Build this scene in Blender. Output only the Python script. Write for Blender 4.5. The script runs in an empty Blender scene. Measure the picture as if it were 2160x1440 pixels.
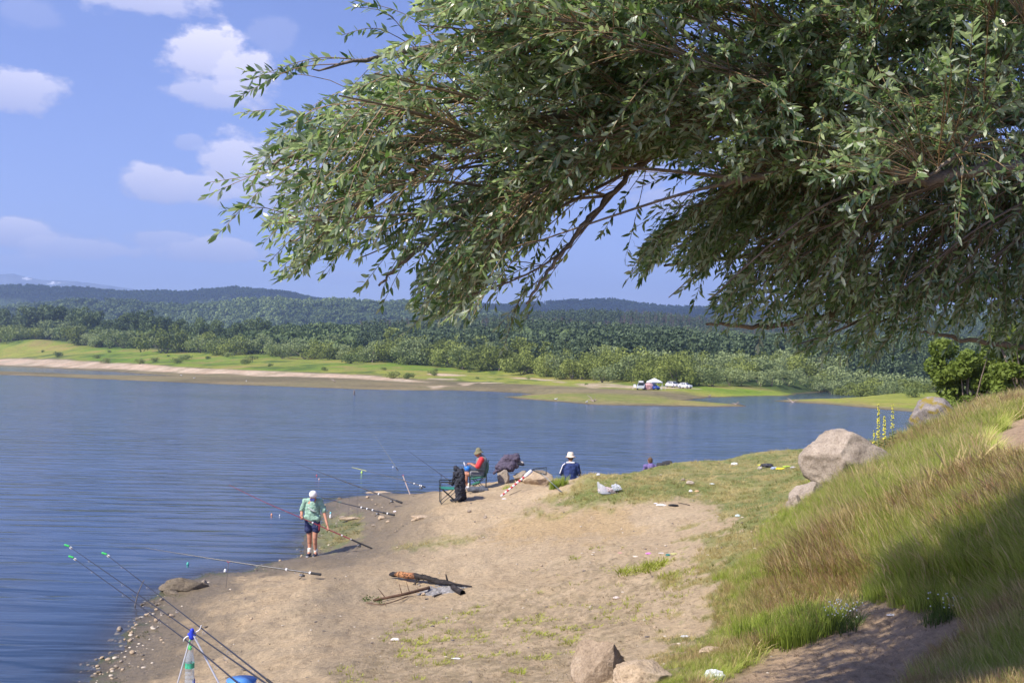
import bpy, bmesh, math, random
import numpy as np
from mathutils import Vector, Matrix, Euler, noise

random.seed(7)
RNG = np.random.default_rng(7)
SC = bpy.context.scene
COL = SC.collection
R = math.radians

# ------------------------------------------------------------------ camera
FPX, CAMZ = 2200.0, 4.8          # focal length in pixels of a 2160 px wide frame, eye height above the water
HC, SLOPE = 774.0, 0.021         # where the horizon crosses the frame, and its tilt
PITCH = math.atan((HC - 720.0) / FPX)
ROLL = math.atan(SLOPE)
_F = Vector((0, math.cos(PITCH), math.sin(PITCH)))
_R0 = Vector((1, 0, 0)); _U0 = _R0.cross(_F)
_R = _R0 * math.cos(ROLL) + _U0 * math.sin(ROLL)
_U = _U0 * math.cos(ROLL) - _R0 * math.sin(ROLL)
cam_data = bpy.data.cameras.new('camera'); cam = bpy.data.objects.new('camera', cam_data)
COL.objects.link(cam); SC.camera = cam
m3 = Matrix((_R, _U, -_F)).transposed()
cam.matrix_world = Matrix.Translation((0, 0, CAMZ)) @ m3.to_4x4()
cam_data.sensor_width = 36.0; cam_data.lens = 36.0 * FPX / 2160.0
cam_data.clip_start = 0.1; cam_data.clip_end = 40000.0

# ------------------------------------------------------------------ render look
SC.view_settings.view_transform = 'Standard'; SC.view_settings.look = 'None'
SC.view_settings.gamma = 1.0; SC.view_settings.use_curve_mapping = False
SC.view_settings.exposure = 0.45
SC.cycles.use_denoising = True
SC.cycles.max_bounces = 8; SC.cycles.transparent_max_bounces = 12
SC.cycles.volume_bounces = 1; SC.cycles.diffuse_bounces = 3; SC.cycles.glossy_bounces = 3
SC.cycles.transmission_bounces = 6

# ------------------------------------------------------------------ sun and sky
SUN_EL = R(47.0)
_h = Vector((-0.78, -0.62)).normalized()
SUN = Vector((_h.x * math.cos(SUN_EL), _h.y * math.cos(SUN_EL), math.sin(SUN_EL)))
sl = bpy.data.lights.new('sun', 'SUN'); sl.energy = 4.7; sl.angle = R(0.5); sl.color = (1.0, 0.93, 0.82)
so = bpy.data.objects.new('sun', sl); COL.objects.link(so)
so.rotation_euler = SUN.to_track_quat('Z', 'Y').to_euler(); so.location = SUN * 100

W = bpy.data.worlds.new('World'); SC.world = W; W.use_nodes = True
wt = W.node_tree; wt.nodes.clear(); WN = wt.nodes; WL = wt.links
def wn(t, **k):
    n = WN.new(t)
    for a, b in k.items(): setattr(n, a, b)
    return n
def wmath(op, a, b=None, c=None, clamp=False):
    n = wn('ShaderNodeMath', operation=op, use_clamp=clamp)
    for i, v in enumerate((a, b, c)):
        if v is None: continue
        if isinstance(v, (int, float)): n.inputs[i].default_value = v
        else: WL.new(v, n.inputs[i])
    return n.outputs[0]
sky = wn('ShaderNodeTexSky', sky_type='NISHITA', sun_disc=False, sun_elevation=SUN_EL,
         sun_rotation=math.atan2(SUN.x, SUN.y), altitude=300.0, air_density=1.0, dust_density=0.6, ozone_density=2.5)
tint = wn('ShaderNodeMix', data_type='RGBA', blend_type='MULTIPLY'); tint.inputs[0].default_value = 1.0
WL.new(sky.outputs[0], tint.inputs[6]); tint.inputs[7].default_value = (0.97, 0.88, 1.24, 1)
tc = wn('ShaderNodeTexCoord')
def wnoise(scale, detail, rough=0.55, stretch=(1, 1, 2.2)):
    mp = wn('ShaderNodeMapping'); mp.inputs[3].default_value = stretch
    WL.new(tc.outputs['Generated'], mp.inputs[0])
    n = wn('ShaderNodeTexNoise'); n.inputs['Scale'].default_value = scale; n.inputs['Detail'].default_value = detail
    n.inputs['Roughness'].default_value = rough
    WL.new(mp.outputs[0], n.inputs['Vector']); return n.outputs[0]
nz1 = wnoise(16.0, 9.0, 0.6); nz2 = wnoise(40.0, 6.0, 0.6, (1, 1, 1.4))
def pdir(px, py):
    return (_R * ((px - 1080) / FPX) + _U * ((720 - py) / FPX) + _F).normalized()
# (centre px, py, half width, half height, strength, seed shift)
CLOUDS = [(300, -4, 145, 40, .80), (430, 118, 90, 62, 1.0), (505, 165, 78, 62, .95), (455, 195, 88, 38, .75), (575, 70, 50, 40, .25), (20, 185, 85, 42, .85),
          (335, 388, 72, 38, .9), (425, 402, 100, 36, .85), (500, 355, 78, 66, .9), (600, 400, 120, 60, .7), (403, 300, 28, 16, .45),
          (40, 492, 80, 30, .9), (165, 524, 110, 26, .75), (345, 506, 75, 20, .65), (460, 530, 110, 28, .8), (50, 552, 50, 13, .35),
          (1330, 350, 75, 48, .60), (1400, 425, 65, 26, .55), (1750, 600, 90, 34, .9), (2050, 560, 140, 40, .8), (60, 20, 60, 30, .25),
          (-260, 330, 150, 60, .8), (-420, 80, 160, 70, .8), (2450, 300, 160, 70, .8), (1200, -250, 190, 70, .8), (700, 585, 90, 12, .3), (1900, -300, 160, 60, .8),
          (-900, 420, 190, 60, .8), (-1300, 120, 220, 90, .8), (3000, 500, 200, 50, .8), (3500, 150, 240, 90, .8), (1850, 300, 160, 90, .6)]
acc = None; low = None
for (px, py, hw, hh, st) in CLOUDS:
    c = pdir(px, py); r = Vector((c.y, -c.x, 0)).normalized(); u = r.cross(c)
    def dotn(v, s):
        n = wn('ShaderNodeVectorMath', operation='DOT_PRODUCT'); WL.new(tc.outputs['Generated'], n.inputs[0])
        n.inputs[1].default_value = v / s; return n.outputs['Value']
    a = dotn(r, hw / FPX); b = dotn(u, hh / FPX)
    off = c.dot(u) / (hh / FPX)
    d2 = wmath('ADD', wmath('MULTIPLY', a, a), wmath('MULTIPLY', b, b))
    front = wmath('GREATER_THAN', dotn(c, 1.0), 0.0)
    f = wmath('SUBTRACT', 1.0, wmath('SQRT', d2))                        # 1 in the middle, 0 on the rim
    f = wmath('ADD', f, wmath('MULTIPLY', wmath('SUBTRACT', nz1, 0.5), 1.9))
    f = wmath('ADD', f, wmath('MULTIPLY', wmath('SUBTRACT', nz2, 0.5), 1.1))
    # crisp at the top of the heap, soft below
    m = wmath('MULTIPLY', wmath('MULTIPLY', wmath('ADD', f, 0.14), 2.8, clamp=True), wmath('MULTIPLY', front, st))
    acc = m if acc is None else wmath('MAXIMUM', acc, m)
    t = wmath('MULTIPLY', m, wmath('MULTIPLY_ADD', b, 0.45, 0.55, clamp=True))
    low = t if low is None else wmath('MAXIMUM', low, t)
ccol = wn('ShaderNodeMix', data_type='RGBA'); WL.new(low, ccol.inputs[0])
ccol.inputs[6].default_value = (3.6, 3.8, 5.9, 1); ccol.inputs[7].default_value = (7.6, 7.2, 8.2, 1)
mx = wn('ShaderNodeMix', data_type='RGBA'); WL.new(acc, mx.inputs[0])
WL.new(tint.outputs[2], mx.inputs[6]); WL.new(ccol.outputs[2], mx.inputs[7])
bg = wn('ShaderNodeBackground'); bg.inputs[1].default_value = 0.115; WL.new(mx.outputs[2], bg.inputs[0])
wo = wn('ShaderNodeOutputWorld'); WL.new(bg.outputs[0], wo.inputs[0])

# ------------------------------------------------------------------ helpers: projection
def P(px, py, D):
    """the point that stands D metres deep and shows at (px, py)"""
    d = _R * ((px - 1080) / FPX) + _U * ((720 - py) / FPX) + _F
    return Vector((0, 0, CAMZ)) + d * (D / d.y)
def PZ(px, py, z):
    d = _R * ((px - 1080) / FPX) + _U * ((720 - py) / FPX) + _F
    return Vector((0, 0, CAMZ)) + d * ((z - CAMZ) / d.z)
def proj(x, y, z):
    """vectorised world -> photo pixels"""
    z = z - CAMZ
    f = y * _F.y + z * _F.z + x * _F.x
    r = x * _R.x + y * _R.y + z * _R.z
    u = x * _U.x + y * _U.y + z * _U.z
    f = np.maximum(f, 1e-3)
    return 1080 + FPX * r / f, 720 - FPX * u / f
def horizon(px): return HC + SLOPE * (px - 1080)

# ------------------------------------------------------------------ helpers: numpy fields
def vnoise(x, y, seed=0):
    xi = np.floor(x).astype(np.int64); yi = np.floor(y).astype(np.int64); xf = x - xi; yf = y - yi
    def h(a, b):
        n = (a * 374761393 + b * 668265263 + seed * 974634777) & 0xffffffff
        n = ((n ^ (n >> 13)) * 1274126177) & 0xffffffff
        return ((n ^ (n >> 16)) & 0xffff) / 65535.0
    u = xf * xf * (3 - 2 * xf); v = yf * yf * (3 - 2 * yf)
    return (h(xi, yi) * (1 - u) + h(xi + 1, yi) * u) * (1 - v) + (h(xi, yi + 1) * (1 - u) + h(xi + 1, yi + 1) * u) * v
def fbm(x, y, seed=0, octv=5, rough=0.5):
    s = np.zeros_like(x, dtype=float); a = 1.0; t = 0
    for i in range(octv):
        s += a * vnoise(x * 2 ** i + 17.3 * i, y * 2 ** i - 9.1 * i, seed + i); t += a; a *= rough
    return s / t
def sstep(a, b, x):
    t = np.clip((x - a) / (b - a), 0, 1); return t * t * (3 - 2 * t)
def inpoly(x, y, poly):
    c = np.zeros(x.shape, bool); n = len(poly)
    for i in range(n):
        x0, y0 = poly[i]; x1, y1 = poly[(i + 1) % n]
        if y0 == y1: continue
        k = ((y0 > y) != (y1 > y)) & (x < (x1 - x0) * (y - y0) / (y1 - y0) + x0)
        c ^= k
    return c
def pdist(x, y, poly, closed=True):
    d = np.full(x.shape, 1e18); n = len(poly)
    for i in range(n if closed else n - 1):
        x0, y0 = poly[i]; x1, y1 = poly[(i + 1) % n]
        dx, dy = x1 - x0, y1 - y0; L = dx * dx + dy * dy + 1e-12
        t = np.clip(((x - x0) * dx + (y - y0) * dy) / L, 0, 1)
        d = np.minimum(d, (x - x0 - t * dx) ** 2 + (y - y0 - t * dy) ** 2)
    return np.sqrt(d)
def sdist(x, y, poly):
    d = pdist(x, y, poly); return np.where(inpoly(x, y, poly), d, -d)
def mask(px, py, poly, soft, nz=0.0):
    """soft membership of image-located ground patches; soft in photo pixels"""
    return sstep(-soft, soft, sdist(px, py, poly) + nz)

# ------------------------------------------------------------------ helpers: objects and materials
def link(name, me, mat=None, parent=None, smooth=False):
    o = bpy.data.objects.new(name, me); COL.objects.link(o)
    if mat is not None and not me.materials: me.materials.append(mat)
    if parent is not None: o.parent = parent
    if smooth and len(me.polygons): me.polygons.foreach_set('use_smooth', [True] * len(me.polygons))
    return o
def tag(o, label=None, cat=None, group=None, kind=None):
    if label: o['label'] = label
    if cat: o['category'] = cat
    if group: o['group'] = group
    if kind: o['kind'] = kind
    return o
def empty(name, loc, label, cat, group=None, rz=0.0):
    o = bpy.data.objects.new(name, None); COL.objects.link(o); o.location = loc; o.rotation_euler = (0, 0, rz)
    o.empty_display_size = 0.2
    return tag(o, label, cat, group)
def copy_tree(o, parent=None):
    c = o.copy(); COL.objects.link(c); c.parent = parent
    for ch in o.children: copy_tree(ch, c)
    return c
def np_mesh(name, verts, faces, nv=4):
    me = bpy.data.meshes.new(name); v = np.asarray(verts, dtype=np.float32); f = np.asarray(faces, dtype=np.int32)
    me.vertices.add(len(v)); me.vertices.foreach_set('co', v.ravel())
    me.loops.add(f.size); me.loops.foreach_set('vertex_index', f.ravel())
    me.polygons.add(len(f)); me.polygons.foreach_set('loop_start', np.arange(len(f), dtype=np.int32) * nv)
    me.polygons.foreach_set('loop_total', np.full(len(f), nv, dtype=np.int32))
    me.update(calc_edges=True); return me
def grid_faces(nu, nv):
    i = np.arange(nu * nv).reshape(nv, nu)
    return np.stack([i[:-1, :-1], i[:-1, 1:], i[1:, 1:], i[1:, :-1]], -1).reshape(-1, 4)
def set_col(me, name, rgb):
    a = me.color_attributes.new(name, 'FLOAT_COLOR', 'POINT')
    c = np.ones((len(me.vertices), 4), np.float32); c[:, :3] = rgb; a.data.foreach_set('color', c.ravel())
def set_f(me, name, v):
    a = me.attributes.new(name, 'FLOAT', 'POINT'); a.data.foreach_set('value', np.asarray(v, np.float32).ravel())

class NT:
    def __init__(s, name):
        s.m = bpy.data.materials.new(name); s.m.use_nodes = True; s.t = s.m.node_tree; s.t.nodes.clear()
        s.out = s.n('ShaderNodeOutputMaterial')
    def n(s, t, **k):
        n = s.t.nodes.new(t)
        for a, b in k.items(): setattr(n, a, b)
        return n
    def put(s, inp, v):
        if hasattr(v, 'links') or hasattr(v, 'is_linked'): s.t.links.new(v, inp)
        elif isinstance(v, (tuple, list)) and len(v) == 3 and inp.type == 'RGBA': inp.default_value = (*v, 1)
        else: inp.default_value = v
    def math(s, op, a, b=0.0, clamp=False):
        n = s.n('ShaderNodeMath', operation=op, use_clamp=clamp); s.put(n.inputs[0], a); s.put(n.inputs[1], b); return n.outputs[0]
    def mix(s, f, a, b, blend='MIX'):
        n = s.n('ShaderNodeMix', data_type='RGBA', blend_type=blend); s.put(n.inputs[0], f); s.put(n.inputs[6], a); s.put(n.inputs[7], b); return n.outputs[2]
    def noise(s, scale, detail=4, rough=0.55, stretch=None, coord='Object', dist=0.0):
        tcn = s.n('ShaderNodeTexCoord') if coord != 'Pos' else s.n('ShaderNodeNewGeometry')
        v = tcn.outputs['Position' if coord == 'Pos' else coord]
        if stretch:
            mp = s.n('ShaderNodeMapping'); s.put(mp.inputs[0], v); mp.inputs[3].default_value = stretch; v = mp.outputs[0]
        n = s.n('ShaderNodeTexNoise'); s.put(n.inputs['Vector'], v); n.inputs['Scale'].default_value = scale
        n.inputs['Detail'].default_value = detail; n.inputs['Roughness'].default_value = rough; n.inputs['Distortion'].default_value = dist
        return n.outputs[0]
    def ramp(s, f, stops):
        n = s.n('ShaderNodeValToRGB'); s.put(n.inputs[0], f); e = n.color_ramp.elements
        while len(e) < len(stops): e.new(0.5)
        for i, (p, c) in enumerate(stops): e[i].position = p; e[i].color = (*c, 1) if isinstance(c, tuple) else (c, c, c, 1)
        return n.outputs[0]
    def bump(s, h, strength=0.5, dist=0.02):
        n = s.n('ShaderNodeBump'); s.put(n.inputs['Height'], h); n.inputs['Strength'].default_value = strength
        n.inputs['Distance'].default_value = dist; return n.outputs[0]
    def attr(s, name):
        n = s.n('ShaderNodeAttribute'); n.attribute_name = name; return n
    def bsdf(s, color, rough=0.7, normal=None, **k):
        n = s.n('ShaderNodeBsdfPrincipled'); s.put(n.inputs['Base Color'], color); s.put(n.inputs['Roughness'], rough)
        n.inputs['Specular IOR Level'].default_value = k.pop('spec', 0.4)
        if normal is not None: s.put(n.inputs['Normal'], normal)
        for a, b in k.items(): s.put(n.inputs[a.replace('_', ' ')], b)
        return n.outputs[0]
    def done(s, sh):
        s.t.links.new(sh, s.out.inputs[0]); return s.m
MATS = {}
def mat(name, color, rough=0.7, var=0.25, scale=30.0, bump=0.0, metallic=0.0, spec=0.4):
    if name in MATS: return MATS[name]
    s = NT(name); nz = s.noise(scale, 4)
    c0 = tuple(v * (1 - var) for v in color); c1 = tuple(min(1, v * (1 + var)) for v in color)
    c = s.ramp(nz, [(0.3, c0), (0.7, c1)])
    nr = s.bump(nz, bump, 0.01) if bump else None
    MATS[name] = s.done(s.bsdf(c, rough, nr, Metallic=metallic, spec=spec)); return MATS[name]
# ================================================================== NEAR BANK: height field
NEAR_CTRL_PX = [  # photo x, y, height above the water
 (300,1440,.40),(450,1400,.45),(700,1440,.85),(1080,1440,1.1),(1300,1440,1.4),(1600,1440,1.7),(1900,1440,1.9),(2160,1440,2.2),
 (600,1300,.42),(900,1250,.6),(1200,1250,.9),(1400,1250,1.2),(1600,1250,1.6),(1850,1270,1.85),(2100,1300,2.35),
 (750,1160,.3),(900,1120,.6),(1100,1100,.95),(1300,1080,1.25),(1500,1060,1.5),(850,1060,.4),(950,1060,.95),(1050,1050,1.1),(1180,1040,1.4),
 (1270,1035,1.55),(1400,1000,1.6),(1550,1000,1.6),(1620,1040,1.8),(900,1035,.5),(1000,1022,1.0),(1130,1008,1.35),(1240,1001,1.8),(1390,979,1.5),(1550,963,1.5),(1700,947,1.6),
 (1680,1060,2.05),(1750,1150,2.2),(1600,1150,1.8),(2000,1150,2.9),(2150,1150,3.1),(2000,1000,3.15),(2150,1000,3.5),(1850,985,2.6),(1950,910,3.3),(2140,920,3.7),(2160,838,4.3),(2050,862,3.95),
 (700,1080,.2),(780,1048,.12),(680,1150,.1),(500,1215,.1),(400,1260,.15),(300,1340,.15)]
NEAR_CTRL_XY = [(0,0,3.15),(-3,4,2.0),(3,4,2.75),(0,5,2.3),(-6,8,1.0),(6,3,3.5),(10,10,4.2),(-3.2,10.3,.9),(-9,5,.4),(-2.3,11,1.12),(4,8,2.35),
 (14,20,4.6),(25,45,4.2),(40,80,3.5),(70,120,3),(8,60,1.4),(16,60,.3),(14,50,.8),(17.5,50,1.1),(26,62,2.2),(1.8,31.7,.95),(6.2,41,.5),(14,38,2.0),(60,40,6),(60,10,6),(20,5,5),(0,-8,3.3),(-14,-5,.4),(30,-8,5)]
_c = np.array([[*(PZ(a, b, z)[:2]), z] for a, b, z in NEAR_CTRL_PX] + [list(c) for c in NEAR_CTRL_XY])
def _tps(r2): return np.where(r2 > 0, 0.5 * r2 * np.log(r2 + 1e-12), 0)
_s = 10.0; _cx = _c[:, :2] / _s; _n = len(_c)
_K = _tps(((_cx[:, None] - _cx[None]) ** 2).sum(-1)) + np.eye(_n) * 0.004
_Pm = np.hstack([np.ones((_n, 1)), _cx]); _A = np.zeros((_n + 3, _n + 3)); _A[:_n, :_n] = _K; _A[:_n, _n:] = _Pm; _A[_n:, :_n] = _Pm.T
_w = np.linalg.solve(_A, np.concatenate([_c[:, 2], np.zeros(3)]))
SHORE_PX = [(100,1480),(175,1439),(203,1404),(247,1370),(252,1341),(287,1318),(310,1272),(352,1256),(360,1240),(393,1226),(439,1209),(528,1202),(568,1186),(626,1174),(646,1150),(655,1125),(668,1095),(680,1072),(692,1056),(722,1049),(760,1043),(815,1036)]
_sh = [tuple(PZ(a, b, 0)[:2]) for a, b in SHORE_PX]
_sh += [tuple(((px - 1080) / FPX * D, D)) for px, D in [(900,38.8),(1000,37.6),(1100,36),(1240,36.5),(1320,40),(1390,45),(1550,49),(1700,53),(1850,60),(2000,75),(2300,115),(2700,170)]]
SHORE = [(-14, -12), (-11.5, 2), (-10, 9)] + _sh + [(190, 175), (190, -12)]
def near_z(x, y, rough=True):
    x = np.asarray(x, float); y = np.asarray(y, float); sh = x.shape; xf = x.ravel(); yf = y.ravel()
    q = np.stack([xf, yf], -1) / _s; z = np.empty(len(q))
    for i in range(0, len(q), 20000):
        k = q[i:i + 20000]
        z[i:i + 20000] = _tps(((k[:, None] - _cx[None]) ** 2).sum(-1)) @ _w[:_n] + _w[_n] + k @ _w[_n + 1:]
    wob = (fbm(xf * .9, yf * .9, 5, 4) - .5) * 0.7 * np.clip(yf / 20, .5, 3)
    d = sdist(xf, yf, SHORE) + wob
    z = np.clip(z, 0.1, 6.5)
    zi = z * sstep(-0.4, 3.2, d) + np.clip(d, 0, 1) * 0.03
    zo = np.maximum(d * 0.28, -2.5)
    z = np.where(d > 0, zi, zo)
    if rough:
        a = sstep(-.3, 1.5, d)
        z = z + (fbm(xf * .8, yf * .8, 1, 4) - .5) * 0.15 * a + (fbm(xf * 3.2, yf * 3.2, 12, 3, .6) - .5) * .10 * a * (.35 + .65 * sstep(.42, .6, fbm(xf * .35, yf * .35, 14, 2))) + (fbm(xf * 7, yf * 7, 2, 3) - .5) * 0.035 * (0.35 + a)
    return z.reshape(sh), d.reshape(sh)
def gz(x, y):
    z, _ = near_z(np.array([x]), np.array([y])); return float(z[0])
_rp = np.arange(-700, 3100, 8.0); _rD = 3.6 * 1.012 ** np.arange(0, 300)
_RP, _RD = np.meshgrid(_rp, _rD); _RZ, _ = near_z((_RP - 1080) / FPX * _RD, _RD)
def _zl(c, D):
    i = np.clip((c - _rp[0]) / 8.0, 0, len(_rp) - 1.001); j = np.clip(np.log(D / 3.6) / math.log(1.012), 0, len(_rD) - 1.001); i0 = i.astype(int); j0 = j.astype(int); u = i - i0; v = j - j0
    return (_RZ[j0, i0] * (1 - u) + _RZ[j0, i0 + 1] * u) * (1 - v) + (_RZ[j0 + 1, i0] * (1 - u) + _RZ[j0 + 1, i0 + 1] * u) * v
def rays(px, py):
    """ground points seen at photo pixels (vectorised march over the height field)"""
    px = np.asarray(px, float); py = np.asarray(py, float)
    dx = (px - 1080) / FPX * _R.x + (720 - py) / FPX * _U.x + _F.x
    dy = (px - 1080) / FPX * _R.y + (720 - py) / FPX * _U.y + _F.y
    dz = (px - 1080) / FPX * _R.z + (720 - py) / FPX * _U.z + _F.z
    dx = dx / dy; dz = dz / dy; c = 1080 + dx * FPX
    hit = np.full(px.shape, np.nan); D = 3.7; act = np.ones(px.shape, bool)
    while D < 120 and act.any():
        h = CAMZ + dz[act] * D < _zl(c[act], np.full(act.sum(), D)); idx = np.where(act)[0]; hit[idx[h]] = D; act[idx[h]] = False; D *= 1.015
    ok = ~np.isnan(hit); hit = np.where(ok, hit, 100.0); lo = hit / 1.015; hi = hit.copy()
    for _ in range(7):
        mid = (lo + hi) / 2; b = CAMZ + dz * mid < _zl(c, mid); hi = np.where(b, mid, hi); lo = np.where(b, lo, mid)
    return dx * hi, hi, ok
def G(px, py):
    while True:
        x, y, ok = rays([px], [py])
        if (ok[0] and gz(float(x[0]), float(y[0])) > -.12) or py > 1500: break
        py += 1.5
    x = float(x[0]); y = float(y[0])
    return Vector((x, y, gz(x, y)))

# patches of ground, located on the photograph and laid onto the land they show
TALL = [(1735,955),(1712,1000),(1690,1045),(1625,1090),(1585,1180),(1520,1225),(1500,1330),(1420,1400),(1380,1440),(1340,1700),(3200,1900),(3200,500),(2160,780),(1900,800),(1830,900)]
BARE_PATH = [(1500,1440),(1600,1375),(1720,1340),(1780,1290),(1820,1258),(1980,1270),(2070,1310),(2060,1380),(1960,1425),(1930,1460),(1800,1700),(1400,1700)]
PATH_UP = [(2095,985),(2080,935),(2105,905),(2150,885),(2230,850),(2300,900),(2240,980)]
TURF = [(1235,1006),(1400,965),(1705,930),(1740,990),(1640,1090),(1590,1200),(1560,1110),(1480,1055),(1380,1052),(1290,1062),(1180,1080),(1090,1085),(1170,1052),(1200,1040)]
TURF2 = [(1560,1080),(1500,1110),(1440,1130),(1500,1160),(1470,1200),(1420,1225),(1510,1240),(1500,1300),(1440,1330),(1400,1380),(1360,1440),(1620,1440),(1640,1200)]
TURF3 = [(660,1095),(760,1088),(770,1120),(720,1150),(690,1160),(664,1150)]
TURF4 = [(830,1150),(960,1128),(1030,1130),(960,1150),(840,1160)]
MOSS = [(1090,1095),(1180,1072),(1330,1068),(1310,1100),(1350,1130),(1240,1145),(1130,1140),(1060,1150),(1010,1130)]
SCRUFF = [(880,1290),(1050,1250),(1200,1180),(1300,1150),(1440,1180),(1480,1240),(1380,1300),(1300,1400),(1100,1480),(650,1480),(760,1400)]
STICKY = [(640,1110),(700,1040),(830,1060),(880,1100),(800,1160),(660,1190)]
def zones(x, y, z, d):
    px, py = proj(x, y, z); n = (fbm(x * 1.6, y * 1.6, 31, 5, .6) - .5); n2 = (fbm(x * 5, y * 5, 37, 4, .6) - .5)
    sc = np.clip(FPX / np.maximum(y, 3), 20, 700)         # px per metre: keeps soft edges the same size in metres
    k = np.clip(sc / 100, .25, 2.5)
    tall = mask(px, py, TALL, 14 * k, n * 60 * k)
    path = np.maximum(mask(px, py, BARE_PATH, 20 * k, n * 60), mask(px, py, PATH_UP, 10, n * 40))
    turf = np.maximum(mask(px, py, TURF, 12 * k, (n + n2 * .6) * 70 * k), mask(px, py, TURF2, 10 * k, (n + n2) * 110 * k - 8))
    turf = np.maximum(turf, .6 * mask(px, py, TURF3, 8, n2 * 60)); turf = np.maximum(turf, .5 * mask(px, py, TURF4, 6, n2 * 40))
    beyond = (y > 36) & (px > 1240); turf = np.where(beyond, np.maximum(turf, .8), turf)
    moss = mask(px, py, MOSS, 14, (n + n2) * 70)
    scruff = mask(px, py, SCRUFF, 40, n * 90)
    tall = tall * (1 - path); turf = turf * (1 - path) * (1 - tall)
    return px, py, tall, path, turf, moss, scruff, n, n2

# ------------------------------------------------------------------ near bank mesh
_pc = np.concatenate([np.arange(-1700, -60, 30), np.arange(-60, 2230, 6.0), np.arange(2230, 4300, 24)])
_D = [0.6]
while _D[-1] < 185:
    d0 = _D[-1]; _D.append(d0 * (1.05 if d0 < 7.5 else 1.0095 if d0 < 46 else 1.03))
_D = np.array(_D); PX, DD = np.meshgrid(_pc, _D); X = (PX - 1080) / FPX * DD; Y = DD
Z, SD = near_z(X, Y)
me = np_mesh('near_bank', np.stack([X, Y, Z], -1).reshape(-1, 3), grid_faces(len(_pc), len(_D)))
px, py, tall, path, turf, moss, scruff, n, n2 = zones(X.ravel(), Y.ravel(), Z.ravel(), SD.ravel())
def C(*a): return np.array(a)[None, :]
def lerp(a, b, t): return a * (1 - t[:, None]) + b * t[:, None]
sand = lerp(C(.42,.315,.19), C(.50,.385,.24), np.clip(.5 + n * 2.2, 0, 1))
sand = lerp(sand, C(.30,.235,.135), .75 * scruff * sstep(.0, .12, fbm(X.ravel() * 7, Y.ravel() * 7, 51, 3) - .5))
sand = lerp(sand, C(.42,.28,.11), moss * .42)
sand = lerp(sand, C(.36,.24,.15), path * .6)
sd = SD.ravel()
wetw = np.clip(1.15 - (sd - .15) / (2.1 + 2.4 * sstep(600, 720, px) * (1 - sstep(860, 1000, px)) + n * 3 + n2 * 1.5), 0, 1) * (px < 1050)
sand = lerp(sand, C(.17,.135,.085), np.clip(wetw * 1.2, 0, .9))
sand = lerp(sand, C(.09,.075,.05), np.clip(1 - sd / .35, 0, 1) * .8)
grassc = lerp(C(.15,.19,.045), C(.31,.27,.10), np.clip(.45 + n * 3 + n2, 0, 1))
col = lerp(sand, grassc, np.clip(turf * 1.15, 0, .92))
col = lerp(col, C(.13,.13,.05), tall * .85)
col = lerp(col, C(.07,.10,.03), np.clip((.5 - sd) / .5, 0, 1) * (n2 > .08) * .6 * (sd > -.3))
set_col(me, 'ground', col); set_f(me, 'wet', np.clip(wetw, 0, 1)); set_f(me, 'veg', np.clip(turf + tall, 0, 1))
s = NT('bank_soil'); base = s.attr('ground').outputs['Color']
fn = s.noise(11, 8, .7, coord='Pos'); fine = s.noise(60, 5, .7, coord='Pos'); peb = s.n('ShaderNodeTexVoronoi'); peb.inputs['Scale'].default_value = 26
gg = s.n('ShaderNodeNewGeometry'); s.put(peb.inputs['Vector'], gg.outputs['Position'])
c = s.mix(1.0, base, s.ramp(fn, [(.30, (.62,.60,.58)), (.5, (1,1,1)), (.72, (1.25,1.22,1.18))]), 'MULTIPLY')
c = s.mix(1.0, c, s.ramp(fine, [(.28, (.62,.6,.57)), (.42, (1,1,1)), (.68, (1.2,1.2,1.2))]), 'MULTIPLY')
hgt = s.math('ADD', s.math('MULTIPLY', fn, 1.0), s.math('MULTIPLY', fine, .35))
rr = s.math('SUBTRACT', .92, s.math('MULTIPLY', s.attr('wet').outputs['Fac'], .45))
SOIL = s.done(s.bsdf(c, rr, s.bump(hgt, 1.0, .06), spec=.3))
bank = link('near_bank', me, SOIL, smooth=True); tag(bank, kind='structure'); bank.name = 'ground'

# ================================================================== FAR SHORE
FAR_COLS = {  # photo x: list of (depth, height)
 -900: [(330,.3),(420,.3),(620,.6),(690,4.5),(760,10),(820,16)],
 0:    [(282,.3),(330,.3),(530,.3),(600,4.6),(650,9.4),(700,15)],
 400:  [(222,.3),(270,.5),(330,.8),(352,2.2),(440,4.3),(520,8.2)],
 800:  [(204,.3),(225,.5),(253,1.0),(266,1.6),(330,3.0),(400,5.3)],
 1000: [(212,.3),(222,.45),(233,.65),(250,.95),(290,1.55),(360,2.9)],
 1200: [(147,.45),(155,.5),(172,.5),(195,.8),(230,1.15),(290,1.5)],
 1440: [(144,.45),(150,.45),(166,.45),(190,.8),(207,1.0),(230,1.25)],
 1600: [(146,.4),(160,.4),(180,.4),(205,.5),(218,.5),(228,.7)],
 1900: [(147,.35),(155,.45),(163,.5),(175,.5),(190,.6),(200,.8)],
 2300: [(133,.35),(142,.45),(155,.5),(165,.6),(180,.8),(190,1.0)],
 3400: [(130,.35),(142,.45),(155,.5),(165,.6),(180,.8),(190,1.0)]}
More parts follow.
